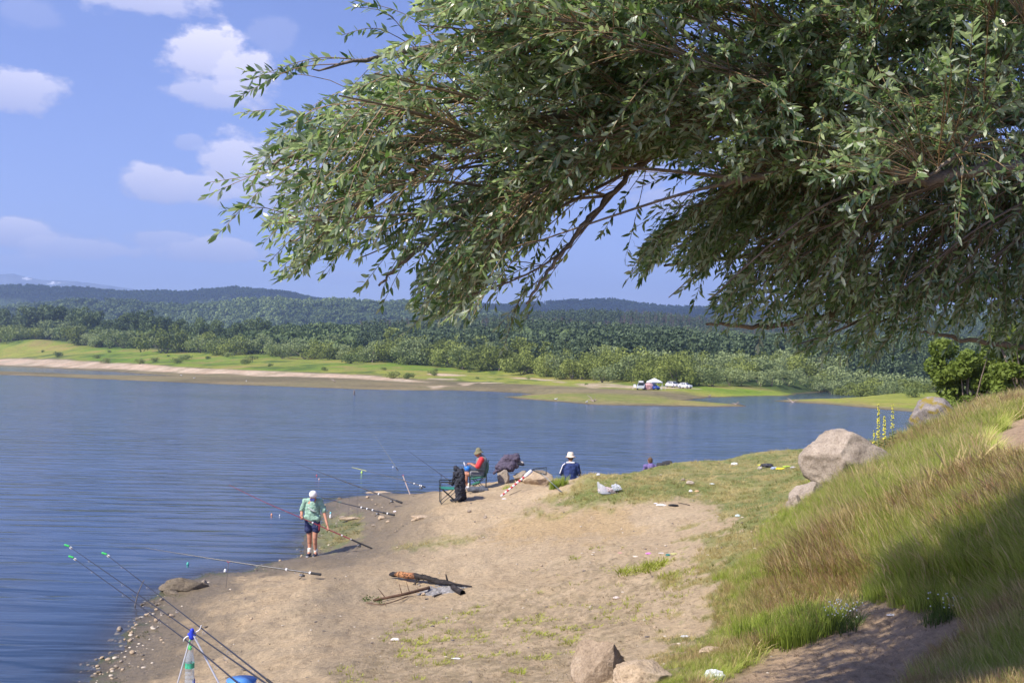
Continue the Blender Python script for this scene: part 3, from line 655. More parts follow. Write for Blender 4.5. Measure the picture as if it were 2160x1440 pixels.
# ------------------------------------------------------------------ clouds over the valley whose shade lies on the ridge
def cumulus(cx, cy, cz, rx, ry, seed):
    bm = bmesh.new(); rng = random.Random(seed)
    for i in range(9):
        a = rng.uniform(0, 6.28); q = rng.uniform(0, .75); r = rng.uniform(.28, .5)
        M = Matrix.Translation((math.cos(a) * q * rx, math.sin(a) * q * ry, rng.uniform(0, 60))) @ Matrix.Diagonal((r * rx, r * ry, rng.uniform(90, 170), 1))
        bmesh.ops.create_icosphere(bm, subdivisions=4, radius=1, matrix=M)
    for v in bm.verts:
        n = noise.fractal(v.co / 130 + Vector((seed, 0, 0)), .6, 2.1, 5) * 46; v.co += Vector((n, noise.noise(v.co / 90) * 40, n)); v.co.z = max(v.co.z, -40 + n * .2)
    me = bpy.data.meshes.new('cloud'); bm.to_mesh(me); bm.free(); o = link('cloud', me, mat('cloud_vapour', (.85,.85,.87), 1, .02, .01), smooth=True); o.location = (cx, cy, cz); tag(o, kind='structure'); return o
def cloud_over(px, D, zt, rx, ry, seed):
    g = Vector(((px - 1080) / FPX * D, D, zt)); t = (1150 - zt) / SUN.z; c = g + SUN * t; cumulus(c.x, c.y, c.z, rx, ry, seed)
cloud_over(230, 3050, 170, 560, 240, 1); cloud_over(1180, 2950, 170, 520, 300, 2); cloud_over(1560, 2650, 140, 400, 260, 3)
cloud_over(2300, 3000, 170, 420, 330, 6); cloud_over(-700, 3000, 150, 520, 360, 7)

# ------------------------------------------------------------------ house, camp, posts
def boxes(name, lst, m, parent=None, bevel=0.0, rot=0):
    """joined boxes (cx, cy, cz, sx, sy, sz) as one mesh"""
    bm = bmesh.new()
    for (cx, cy, cz, sx, sy, sz) in lst: bmesh.ops.create_cube(bm, size=1, matrix=Matrix.Translation((cx, cy, cz)) @ Matrix.Diagonal((sx, sy, sz, 1)))
    if bevel: bmesh.ops.bevel(bm, geom=bm.edges[:], offset=bevel, segments=2, affect='EDGES')
    me = bpy.data.meshes.new(name); bm.to_mesh(me); bm.free(); return link(name, me, m, parent)
for (px, D, w, lab) in [(1145, 880, 8, 'white house with a red tiled roof in a clearing of the pine hill'), (1110, 900, 5, 'smaller pale cottage left of the red roofed house on the pine hill')]:
    g = far_ground(px, D); h = empty('house', (g.x, g.y, g.z + 6.5), lab, 'house')
    boxes('wall', [(0, 0, 0, w, 7, 7)], mat('house_plaster', (.62,.56,.48), .9), h)
    bm = bmesh.new(); vs = [bm.verts.new(c) for c in [(-w/2-.5,-4.2,3.5),(w/2+.5,-4.2,3.5),(w/2+.5,4.2,3.5),(-w/2-.5,4.2,3.5),(-w/2+1,0,5.8),(w/2-1,0,5.8)]]
    for q in [(0,1,5,4),(1,2,5),(2,3,4,5),(3,0,4),(0,3,2,1)]: bm.faces.new([vs[i] for i in q])
    me = bpy.data.meshes.new('roof'); bm.to_mesh(me); bm.free(); link('roof', me, mat('roof_tiles', (.42,.13,.07), .8), h)
    for k in range(2): boxes('window', [(-w/4 + k * w/2, -3.52, .8, 1.3, .1, 1.6)], mat('dark_pane', (.03,.04,.05), .1), h)

def car(loc, rz, body_col, label, L=4.1, Wd=1.7, Hh=1.45, box=False, pink=False):
    t = empty('parked_car', loc, label, 'car', rz=rz); t.scale = (.88, .88, .88); paint = mat('paint_%02d%02d%02d' % tuple(int(c * 99) for c in body_col), body_col, .25, .03, spec=.6)
    prof = [(-.5,.22),(-.5,.48),(-.47,.60),(-.42,.62),(-.33,.96),(-.12,1.0),(.10,.98),(.26,.64),(.44,.56),(.5,.44),(.5,.22)]
    bm = bmesh.new(); secs = []
    for sx, k in ((-.5, .93), (-.42, 1), (.42, 1), (.5, .93)):
        secs.append([bm.verts.new((p[0] * L * (k if abs(p[0]) > .4 else 1), sx * Wd * (.80 if p[1] > .7 else 1), p[1] * Hh * (1 if abs(sx) < .45 or p[1] < .3 else .985))) for p in prof])
    for a, b in zip(secs[:-1], secs[1:]):
        for i in range(len(prof)): bm.faces.new((a[i], a[(i + 1) % len(prof)], b[(i + 1) % len(prof)], b[i]))
    bm.faces.new(secs[0]); bm.faces.new(secs[-1][::-1]); bmesh.ops.recalc_face_normals(bm, faces=bm.faces)
    me = bpy.data.meshes.new('body'); bm.to_mesh(me); bm.free(); link('body', me, paint, t)
    gm = mat('car_glass', (.03,.04,.05), .08, .02, spec=.8)
    for s in (-1, 1):
        y = s * Wd * .425
        for pts in ([(-.33,.90),(-.02,.93),(-.02,.66),(-.40,.66)], [(.02,.93),(.10,.92),(.21,.66),(.02,.66)]):
            bm = bmesh.new(); q = [bm.verts.new((p[0] * L, y * (1.0 if p[1] < .8 else .97), p[1] * Hh)) for p in pts]; bm.faces.new(q)
            q2 = [bm.verts.new((v.co.x, v.co.y - s * .03, v.co.z)) for v in q]; bm.faces.new(q2)
            me = bpy.data.meshes.new('side_window'); bm.to_mesh(me); bm.free(); ow = link('side_window', me, gm, t); ow.location.y = s * Wd * .035
    for nm, (x0, z0, x1, z1) in {'windscreen': (.12,.94,.25,.68), 'rear_window': (-.355,.92,-.425,.66)}.items():
        bm = bmesh.new(); e = .012 * (1 if x0 > 0 else -1); q = [bm.verts.new(c) for c in ((x0 * L + e * 4, -Wd*.36, z0*Hh), (x0 * L + e * 4, Wd*.36, z0*Hh), (x1 * L + e * 4, Wd*.4, z1*Hh), (x1 * L + e * 4, -Wd*.4, z1*Hh))]; bm.faces.new(q)
        me = bpy.data.meshes.new(nm); bm.to_mesh(me); bm.free(); ow = link(nm, me, gm, t); sm = ow.modifiers.new('thick', 'SOLIDIFY'); sm.thickness = .02
    for x in (-.31, .31):
        for s in (-1, 1):
            bm = bmesh.new(); bmesh.ops.create_cone(bm, cap_ends=True, segments=20, radius1=.31, radius2=.31, depth=.2, matrix=Matrix.Translation((x * L, s * Wd * .44, .31)) @ Matrix.Rotation(R(90), 4, 'X'))
            me = bpy.data.meshes.new('wheel'); bm.to_mesh(me); bm.free(); wh = link('wheel', me, mat('tyre', (.03,.03,.03), .8), t)
            bm = bmesh.new(); bmesh.ops.create_cone(bm, cap_ends=True, segments=14, radius1=.18, radius2=.18, depth=.22, matrix=Matrix.Translation((x * L, s * Wd * .445, .31)) @ Matrix.Rotation(R(90), 4, 'X'))
            me = bpy.data.meshes.new('rim'); bm.to_mesh(me); bm.free(); link('rim', me, mat('rim_alloy', (.5,.5,.52), .3, .05, metallic=.8), wh)
    for s in (-1, 1): boxes('headlight', [(L * .492, s * Wd * .34, Hh * .46, .05, .3, .13)], mat('lamp_glass', (.8,.8,.8), .1), t); boxes('tail_light', [(-L * .49, s * Wd * .40, Hh * .50, .04, .2, .2)], mat('tail_red', (.4,.02,.02), .3), t)
    return t
def camp(px, py): p, D = at(px, py); return far_ground(p, D), D
g, D0 = camp(1354, 822); car(g + Vector((0, 0, .0)), R(-100), (.42,.45,.46), 'silver car with a white roof box, leftmost at the lakeside camp')
t = empty('roof_box', g + Vector((0, 0, 1.30)), 'white roof box lying on the silver car at the camp', 'roof box', rz=R(-100)); boxes('lid', [(-.2, 0, .26, 1.9, .95, .3)], mat('white_plastic', (.75,.75,.75), .35, .03), t, .08); boxes('base', [(-.2, 0, .06, 1.95, 1.0, .1)], mat('grey_plastic', (.2,.2,.2), .5), t, .02)
g, D = camp(1381, 823); car(g + Vector((0, 3, 0)), R(-60), (.03,.07,.30), 'dark blue car parked under the white pavilion')
g, D = camp(1442, 823); g = far_ground(1447, D0 + 14); car(g, R(-42), (.72,.73,.74), 'white car parked alone at the water end of the camp', L=3.3, Wd=1.5, Hh=1.35)
g2 = far_ground(1421, D0 + 22); car(g2, R(-60), (.6,.6,.6), 'pale car half hidden in the grass left of the white car')
# tent
g = far_ground(1370, D0 + .5); t = empty('dome_tent', g, 'pink dome tent between the silver car and the pavilion', 'tent')
bm = bmesh.new(); bmesh.ops.create_uvsphere(bm, u_segments=24, v_segments=12, radius=1)
for v in bm.verts:
    v.co.z = max(v.co.z, 0); q = 1 + .08 * math.cos(4 * math.atan2(v.co.y, v.co.x)); v.co = Vector((v.co.x * 1.15 * q, v.co.y * 1.3 * q, v.co.z ** .8 * 1.35))
me = bpy.data.meshes.new('canopy'); bm.to_mesh(me); bm.free(); link('canopy', me, mat('pink_fabric', (.55,.33,.32), .8), t, True)
boxes('door', [(-.25, -1.29, .5, .7, .06, .9)], mat('pink_dark', (.4,.22,.22), .8), t)
# pavilion
g = far_ground(1382, D0 + 4); t = empty('pavilion', g, 'white pop up pavilion with a pointed roof over the blue car', 'pavilion', rz=R(20))
bm = bmesh.new(); c = [bm.verts.new(q) for q in ((-1.5,-1.5,1.8),(1.5,-1.5,1.8),(1.5,1.5,1.8),(-1.5,1.5,1.8),(-1.5,-1.5,1.58),(1.5,-1.5,1.58),(1.5,1.5,1.58),(-1.5,1.5,1.58),(0,0,2.65))]
for i in range(4): bm.faces.new((c[i], c[(i+1)%4], c[8])); bm.faces.new((c[i+4], c[(i+1)%4+4], c[(i+1)%4], c[i]))
me = bpy.data.meshes.new('roof'); bm.to_mesh(me); bm.free(); t.scale = (.78, .78, .85); ro = link('roof', me, mat('white_canvas', (.78,.78,.82), .8, .03), t); ro.modifiers.new('thick', 'SOLIDIFY').thickness = .02
for sx in (-1, 1):
    for sy in (-1, 1): boxes('leg', [(sx*1.45, sy*1.45, .88, .07, .07, 1.76)], mat('white_steel', (.6,.6,.62), .4), t)
for k, (dx, lab) in enumerate([(1.9, 'small white camping table beside the pavilion'), (-4.2, 'white camping chair at the left of the silver car')]):
    g = far_ground(1382 + dx / D0 * FPX * .9, D0 + 2); t = empty('camping_table' if k == 0 else 'camping_chair', g, lab, 'table' if k == 0 else 'chair'); wm = mat('white_plastic', (.75,.75,.75), .35, .03)
    boxes('table_top' if k == 0 else 'seat', [(0, 0, .68 if k == 0 else .42, .9, .6, .04)], wm, t)
    for sx in (-.38, .38):
        for sy in (-.25, .25): boxes('leg', [(sx, sy, .33 if k == 0 else .2, .04, .04, .66 if k == 0 else .4)], wm, t)
    if k: boxes('backrest', [(0, .28, .7, .5, .04, .55)], wm, t)
# wooden pole standing in the water
p = PZ(747, 831, 0); t = link('mooring_post', None); bpy.data.objects.remove(t)
v, f = tubes([([(0, 0, -.6), (0, 0, .3), (.02, 0, .62), (.02, 0, .64)], [.13, .13, .12, .02], 10)]); po = link('mooring_post', np_mesh('post', v, f), mat('old_wood', (.20,.17,.15), .9), smooth=True); po.location = p; tag(po, 'short grey wooden post standing in the lake near the far shore', 'post')
# driftwood on the far mud
for (px, py, L, lab) in [(1255, 847, 1.6, 'pale forked driftwood on the mud of the grassy spit'), (1555, 853, 1.5, 'dark driftwood stump near the tip of the grassy spit'), (1498, 842, 1.2, 'dark stump at the mouth of the back channel'), (710, 806, 2.0, 'bleached branch lying on the mud of the far left shore'), (1675, 845, 2.6, 'brown pile of drift branches on the right bar')]:
    try: p_, D = at(px, py)
    except Exception: continue
    if px == 1675: D = PZ(1675, 846, .2).y
    g = far_ground(px, D); rng = random.Random(px); pa = []
    for k in range(4):
        a = rng.uniform(0, 6.28); b = Vector((math.cos(a), math.sin(a) * .4, rng.uniform(.1, .9))) * L * rng.uniform(.4, .8); pa.append(([(0, 0, 0), tuple(b * .5 + Vector((0, 0, .1))), tuple(b)], [.09, .06, .02], 5))
    v, f = tubes(pa); o = link('driftwood', np_mesh('driftwood', v, f), mat('driftwood_bleached', (.36,.29,.24), .9)); o.location = g; tag(o, lab, 'driftwood')
# gulls on the far mud
for i, (px, py) in enumerate([(384, 793), (412, 799), (522, 806), (1240, 852), (1175, 845)]):
    p_, D = at(px, py); g = far_ground(px, D); t = empty('gull', g + Vector((0, 0, .0)), None, 'bird', 'gulls resting on the far mud', random.uniform(0, 6)); t['label'] = 'tiny white gull resting on the far mud'
    bm = bmesh.new(); bmesh.ops.create_icosphere(bm, subdivisions=2, radius=1, matrix=Matrix.Translation((0, 0, .22)) @ Matrix.Rotation(.2, 4, 'Y') @ Matrix.Diagonal((.24, .1, .1, 1))); bmesh.ops.create_icosphere(bm, subdivisions=2, radius=.06, matrix=Matrix.Translation((.2, 0, .36)))
    me = bpy.data.meshes.new('body'); bm.to_mesh(me); bm.free(); link('body', me, mat('gull_white', (.7,.7,.7), .8), t, True)
    v, f = tubes([([(0, .03, 0), (0, .03, .16)], [.01, .01], 4), ([(0, -.03, 0), (0, -.03, .16)], [.01, .01], 4), ([(.25, 0, .36), (.33, 0, .35)], [.018, .004], 5)]); link('beak_and_legs', np_mesh('bl', v, f), mat('beak_orange', (.5,.2,.03), .6), t)
# ================================================================== THE NEAR WILLOW
WR = np.random.default_rng(11)
def vec(px, py, D): return np.array(P(px, py, D))
def leafshade():
    s = NT('willow_leaf'); gi = s.n('ShaderNodeNewGeometry'); rnd = s.attr('tone').outputs['Fac']
    top = s.ramp(rnd, [(0, (.075,.13,.048)), (.5, (.17,.25,.092)), (1, (.38,.46,.21))]); und = s.ramp(rnd, [(0, (.30,.36,.27)), (1, (.54,.58,.46))])
    c = s.mix(gi.outputs['Backfacing'], top, und)
    b = s.bsdf(c, .30, spec=.7); t = s.n('ShaderNodeBsdfTranslucent'); s.put(t.inputs[0], s.mix(1.0, c, (1.2, 1.4, .7), 'MULTIPLY'))
    m = s.n('ShaderNodeMixShader'); m.inputs[0].default_value = .42; s.t.links.new(b, m.inputs[1]); s.t.links.new(t.outputs[0], m.inputs[2]); return s.done(m.outputs[0])
LEAF = leafshade()
s = NT('willow_bark'); nz = s.noise(9, 6, .7, (1, 1, 1)); nb = s.noise(38, 4)
BARK = s.done(s.bsdf(s.ramp(nz, [(.3, (.11,.085,.065)), (.6, (.27,.215,.16)), (.75, (.36,.30,.23))]), .85, s.bump(nb, .8, .02)))
TWIGM = mat('willow_twig', (.25,.17,.09), .55, .35, 8)
LIMBS = [  # (px, py, depth) from the trunk outward, thickness at both ends
 ([(2560,420,9.6),(2330,310,9.2),(2000,215,8.6),(1650,190,8.0),(1300,230,7.5),(980,285,7.0),(720,315,6.5),(540,350,6.2)], .11, .004),
 ([(2520,260,9.6),(2200,60,9.0),(1800,-20,8.4),(1400,10,7.8),(1080,70,7.3),(850,110,6.9),(660,150,6.5)], .10, .004),
 ([(2560,430,9.4),(2330,365,8.2),(2110,352,7.6),(1960,378,7.4),(1860,352,7.2),(1755,332,7.0),(1690,345,6.9),(1600,372,6.8),(1525,386,6.7)], .062, .022),
 ([(2560,560,9.8),(2300,600,9.6),(2040,622,9.2),(1830,640,8.9),(1730,668,8.7),(1600,690,8.5),(1490,684,8.4)], .07, .010),
 ([(2560,500,10.2),(2250,470,10),(1980,465,9.7),(1750,500,9.4),(1560,540,9.1),(1400,560,8.8)], .08, .010),
 ([(1650,190,8.0),(1500,250,7.8),(1370,330,7.5),(1270,430,7.3),(1180,540,7.1),(1110,640,7.0)], .035, .008),
 ([(1300,230,7.5),(1150,330,7.2),(1000,430,6.9),(880,530,6.7),(800,600,6.6)], .032, .007),
 ([(980,285,7.0),(850,380,6.7),(720,450,6.5),(610,510,6.3)], .026, .006),
 ([(2540,640,9.8),(2330,700,9.2),(2160,730,9.0),(2040,715,8.9),(1900,690,8.8)], .05, .010),
 ([(2500,100,9.4),(2300,-260,9.0),(1900,-420,8.4),(1500,-380,7.8),(1150,-260,7.3),(950,-120,7.0)], .11, .012),
 ([(2200,60,9.0),(2110,160,7.4),(2070,260,6.6),(2010,330,6.3),(1950,380,6.2)], .03, .007),
 ([(2000,215,8.6),(1900,190,7.4),(1800,170,6.9),(1640,185,6.6)], .028, .008),
 ([(1800,-20,8.4),(1740,60,8.0),(1735,140,7.8)], .05, .02)]
def smooth_path(pts, n):
    pts = np.array(pts, float); t = np.linspace(0, len(pts) - 1, n); out = []
    for q in t:
        i = int(min(q, len(pts) - 2)); f = q - i; p0 = pts[max(i - 1, 0)]; p1 = pts[i]; p2 = pts[i + 1]; p3 = pts[min(i + 2, len(pts) - 1)]
        out.append(.5 * ((2 * p1) + (-p0 + p2) * f + (2 * p0 - 5 * p1 + 4 * p2 - p3) * f * f + (-p0 + 3 * p1 - 3 * p2 + p3) * f ** 3))
    return np.array(out)
willow = empty('willow_tree', (5.9, 9.6, 3.0), 'big near willow whose leafy branches hang in from the right over the whole upper picture', 'tree')
wroot = np.array(willow.location)
nodes = []; limb_nodes = []
base_g = gz(5.9, 9.6)
trunk_pts = smooth_path([(5.9, 9.6, base_g - .4), (5.85, 9.55, base_g + .8), (6.1, 9.6, base_g + 2.2), (6.35, 9.75, 5.9), (6.3, 9.5, 7.6)], 22)
v, f = tubes([(trunk_pts, np.linspace(.42, .17, 22) + .06 * np.exp(-np.linspace(0, 6, 22)), 16)]); v = v + (WR.normal(0, .008, v.shape))
link('trunk', np_mesh('trunk', v - wroot, f), BARK, willow, True)
for pts, r0, r1 in LIMBS:
    q = np.array([vec(*p) for p in pts]); n = 14 + 6 * len(pts)
    if pts[0][0] > 2400: q = np.vstack([trunk_pts[10 + WR.integers(0, 8)], q])
    s_ = smooth_path(q, n); s_ += WR.normal(0, .008, s_.shape) * 1.0; rad = np.linspace(r0, r1, n) * (1 + WR.normal(0, .04, n))
    v, f = tubes([(s_, rad, 10)]); link('limb', np_mesh('limb', v - wroot, f), BARK, willow, True); limb_nodes += [(a, b) for a, b in zip(s_, rad)]
LN = np.array([a for a, b in limb_nodes]); LRd = np.array([b for a, b in limb_nodes])
SRC = vec(2500, 380, 9.5)
RA = [(520,400),(540,320),(585,250),(660,205),(760,165),(830,90),(862,10),(905,-260),(2700,-260),(2700,330),(1480,372),(1400,352),(1330,335),(1262,400),(1195,495),(1140,600),(1075,690),(965,690),(860,660),(790,600),(690,570),(565,555),(530,480)]
RB = [(1445,450),(1335,540),(1322,600),(1450,645),(1560,695),(1730,765),(1840,770),(1960,745),(2200,760),(2700,760),(2700,300),(1480,372)]
def sample_tips(poly, N, Dfun, keep):
    xs, ys = zip(*poly); out = []
    while len(out) < N:
        k = 4000; x = WR.uniform(min(xs), max(xs), k); y = WR.uniform(min(ys), max(ys), k); ok = inpoly(x, y, poly); x, y = x[ok], y[ok]
        ok = WR.random(len(x)) < keep(x, y); x, y = x[ok], y[ok]; D = Dfun(x, y)
        out += [(a, b, c) for a, b, c in zip(x, y, D)]
    return out[:N]
clump = lambda x, y, s: fbm(x / s, y / s, 91, 3)
def keepA(x, y):
    k = np.where(x < 1150, .36 + .64 * sstep(430, 1150, x), 1.0); k = np.where(y > 430, k * (.85), k); k = k * sstep(.33, .50, clump(x, y, 75))
    k = np.where((y > 600), k * 1.0, k); k = np.where(y < -20, k * .5, k); return np.where(x > 2200, k * .35, k)
def keepB(x, y): return np.clip(sstep(.30, .46, clump(x, y, 70)) * np.where(x > 2200, .3, 1) * np.where(y > 660, .45, 1), 0, 1)
DA = lambda x, y: np.interp(x, [430, 900, 1400, 2160, 2700], [6.2, 6.8, 7.4, 8.2, 9.0]) + WR.normal(0, .42, len(x)) + (WR.random(len(x)) < .25) * WR.uniform(0, 1.2, len(x)) * (x > 900) * (y > 150) - .9 * sstep(260, 0, y)
DB = lambda x, y: np.interp(x, [1300, 1700, 2160, 2700], [8.0, 8.3, 8.8, 9.4]) + WR.normal(0, .5, len(x)) + (WR.random(len(x)) < .2) * WR.uniform(0, .8, len(x))
sec = sample_tips(RA, 150, DA, keepA) + sample_tips(RB, 75, DB, keepB)
tw = []; snodes = []
for (x, y, D) in sec:                                   # branches
    tip = vec(x, y, D); up = SRC - tip; L = np.linalg.norm(up); want = tip + up / L * min(L * .55, 1.6) + np.array([0, 0, .25])
    dd = np.linalg.norm(LN - want, axis=1); i = int(dd.argmin()); a = LN[i]
    if dd[i] > 1.3: continue
    mid = (a + tip) / 2 + np.array([0, 0, .12]) + WR.normal(0, .12, 3); s_ = smooth_path([a, mid, tip], 12); r = np.linspace(min(.016, LRd[i] * .6), .004, 12)
    tw.append((s_, r, 5)); snodes += [(p, q) for p, q in zip(s_[3:], r[3:])]
SN = np.array([p for p, q in snodes] + list(LN[::2]))
tips = sample_tips(RA, 3500, DA, keepA) + sample_tips(RB, 2300, DB, keepB)
# a sparse nearer layer of larger looking sprays, and single sprays that stand out of the outline
tips += [(a, b, c - 2.0) for a, b, c in sample_tips([(1500,120),(2200,-20),(2300,420),(1950,520),(1620,420),(1500,300)], 75, DA, lambda x, y: x * 0 + 1)]
tips += [(a, b, c) for a, b, c in sample_tips([(1120,20),(2000,-150),(2160,200),(1900,420),(1480,380),(1330,330),(1150,440)], 520, lambda x, y: WR.uniform(5.9, 7.3, len(x)), lambda x, y: sstep(.3, .5, clump(x, y, 80)))]
tips += [(a, b, c) for a, b, c in sample_tips([(1150,-60),(2600,-60),(2600,-620),(1150,-620)], 240, lambda x, y: WR.uniform(4.8, 6.6, len(x)), lambda x, y: x * 0 + 1)]
tips += sample_tips([(850,540),(1120,520),(1105,705),(860,695)], 70, DA, lambda x, y: x * 0 + 1) + sample_tips([(545,500),(720,480),(700,590),(580,585)], 26, DA, lambda x, y: x * 0 + 1)
tips += sample_tips([(900,150),(1400,100),(1400,335),(1250,400),(1150,540),(1000,560),(900,400)], 380, lambda x, y: WR.uniform(8.0, 10.0, len(x)), lambda x, y: sstep(.3, .5, clump(x, y, 80)))
OUT = [(515,150),(508,238),(520,170),(505,205),(520,335),(440,385),(437,412),(455,500),(470,445),(560,560),(585,590),(640,560),(690,578),(600,575),(740,15),(720,75),(610,140),(745,0),(860,700),(905,680),(1060,705),(1100,660),(1050,690),(980,680),(940,640),(800,655),(760,610),(1340,480),(1320,540),(1318,600),(1370,455),(1265,500),(1160,545),(1530,700),(1730,770),(1830,785),(1460,650),(1500,690),(1690,745),(1320,380),(1350,395),(1290,345),(1600,730),(1060,740),(1100,690)]
tips += [(a, b, float(np.interp(a, [430, 1300, 2160], [6.2, 7.5, 8.8]))) for a, b in OUT]
LV = []; LT = []; best = []
GAP = [(1130,480),(1240,410),(1325,338),(1400,345),(1480,385),(1445,450),(1345,535),(1325,620),(1130,680)]
def add_leaf(base, d, nrm, L, w, curl):
    side = np.cross(d, nrm); side /= np.linalg.norm(side) + 1e-9; nrm = np.cross(side, d)
    m1 = base + d * L * .38; m2 = base + d * L * .72 - nrm * L * curl
    return [base, m1 - side * w * .5 + nrm * w * .12, m1 + side * w * .5 + nrm * w * .12, m2 - side * w * .36 + nrm * w * .05, m2 + side * w * .36 + nrm * w * .05, base + d * L - nrm * L * curl * 2.2]
for (x, y, D) in tips:
    tip = vec(x, y, D); up = SRC - tip; L = np.linalg.norm(up); tl_ = WR.uniform(.45, .95) * (1.0 if x < 1500 else .95)
    droop = .05 if y < 330 else .30 if y < 480 else .7
    want = tip + up / L * tl_ * .85 + np.array([0, 0, droop * tl_]) + WR.normal(0, .10, 3)
    dd = np.linalg.norm(SN - want, axis=1); i = int(dd.argmin()); a = SN[i]
    if dd[i] > .9: a = want + (a - want) / dd[i] * .9
    gp = [proj(*(a + (tip - a) * q)) for q in (.0, .2, .4, .6)]
    if sum(bool(inpoly(np.array([g_[0]]), np.array([g_[1]]), GAP)[0]) for g_ in gp) >= 2 and (x, y) not in OUT: continue
    mid = .5 * (a + tip) + np.array([0, 0, WR.uniform(.02, .14)]) + WR.normal(0, .035, 3); n = 9; s_ = smooth_path([a, mid, tip], n)
    tw.append((s_, np.linspace(.0045, .0016, n), 3))
    seg = np.linalg.norm(np.diff(s_, axis=0), axis=1).sum(); lo = max(0.0, 1 - WR.uniform(.28, .55) / max(seg, .1)); nlf = int(WR.uniform(15, 27)); toneb = WR.uniform(0, 1) ** 1.3 * .8
    for k in range(nlf):
        u = lo + (1 - lo) * (k + .5 + WR.uniform(-.3, .3)) / nlf; q = u * (n - 1); j = int(min(q, n - 2)); fr = q - j; b = s_[j] * (1 - fr) + s_[j + 1] * fr; tdir = s_[j + 1] - s_[j]; tdir /= np.linalg.norm(tdir) + 1e-9
        rv = WR.normal(size=3); rv -= tdir * rv.dot(tdir); rv /= np.linalg.norm(rv); ang = WR.uniform(.45, 1.05) * (1 - .5 * (u > .95)); d = tdir * math.cos(ang) + rv * math.sin(ang); d[2] += .05; d /= np.linalg.norm(d)
        nr = np.array([0, 0, 1.0]) * .55 + WR.normal(size=3) * .75; nr -= d * nr.dot(d); nr /= np.linalg.norm(nr) + 1e-9
        LL = WR.uniform(.060, .102) * (.75 + .25 * math.sin(math.pi * min(u, .9))); w = LL * WR.uniform(.24, .33)
        LV.append(add_leaf(b, d, nr, LL, w, WR.uniform(-.02, .10))); LT.append(min(1, max(0, toneb + WR.normal(0, .18)))); best.append(D if (0 < x < 2160 and 0 < y < 780) else 99)
LV = np.array(LV); LT = np.array(LT); best = np.array(best)
lf = np.array([[0, 2, 1, 1], [1, 2, 4, 3], [3, 4, 5, 5]])
def leafmesh(name, V, T):
    n = len(V); o = (np.arange(n) * 6)[:, None]; tri = np.concatenate([o + np.array([[0, 2, 1]]), o + np.array([[1, 2, 4]]), o + np.array([[1, 4, 3]]), o + np.array([[3, 4, 5]])])
    me = np_mesh(name, V.reshape(-1, 3), tri, 3); set_f(me, 'tone', np.repeat(T, 6)); return me
order = np.argsort(best, kind='stable'); near_i = order[:300]; rest = order[300:]
o = link('foliage', leafmesh('foliage', LV[rest] - wroot, LT[rest]), LEAF, willow); tag(o, kind='stuff')
for i in near_i:                                        # the leaves that show largest, one by one
    c = LV[i][0]; o = link('leaf', leafmesh('leaf', (LV[i] - c)[None], LT[i:i + 1]), LEAF, willow); o.location = c - wroot
v, f = tubes([t for t in tw if t[2] == 5]); o = link('branches', np_mesh('branches', v - wroot, f), BARK, willow, True); tag(o, kind='stuff')
v, f = tubes([t for t in tw if t[2] == 3]); o = link('twigs', np_mesh('twigs', v - wroot, f), TWIGM, willow); tag(o, kind='stuff')

# ------------------------------------------------------------------ bright bush on the bank, right edge
def bush(name, px, D, zbase, w, h, n, seed, label, leafsize, key, clusters=34, cat='bush'):
    rng = np.random.default_rng(seed); x = (px - 1080) / FPX * D; t = empty(name, (x, D, zbase), label, cat)
    cs = np.stack([rng.uniform(-w * .38, w * .38, clusters), rng.normal(0, w * .2, clusters), rng.uniform(h * .15, h * .85, clusters)], -1); rd = rng.uniform(.09, .17, clusters) * w
    v, f = leaf_cloud(rng, cs, rd, n, leafsize, .95); v[:, 2] = np.maximum(v[:, 2], .02); link('crown', np_mesh('crown', v, f), LM[key] if isinstance(key, str) else key, t)
    ps = [(smooth_path([(rng.normal(0, .15), rng.normal(0, .1), -.2), tuple(c * .5), tuple(c)], 7), np.linspace(.045, .01, 7), 5) for c in cs]
    v, f = tubes(ps); link('stems', np_mesh('stems', v, f), BARK, t); return t
LM['bright'] = leaf_mat('bright_bush_leaves', (.065,.115,.018), (.18,.24,.042), .35, .6)
for (px, D, w, h, n, sd, lab) in [(2040, 33, 2.3, 3.2, 9000, 3, 'yellow green leafy bush behind the lichen boulder, left of its pair'), (2165, 31, 2.2, 2.7, 8000, 5, 'yellow green bush at the right edge behind the tall grass')]:
    x = (px - 1080) / FPX * D; bush('leafy_bush', px, D, gz(x, D) - .1, w, h, n, sd, lab, .075, 'bright')
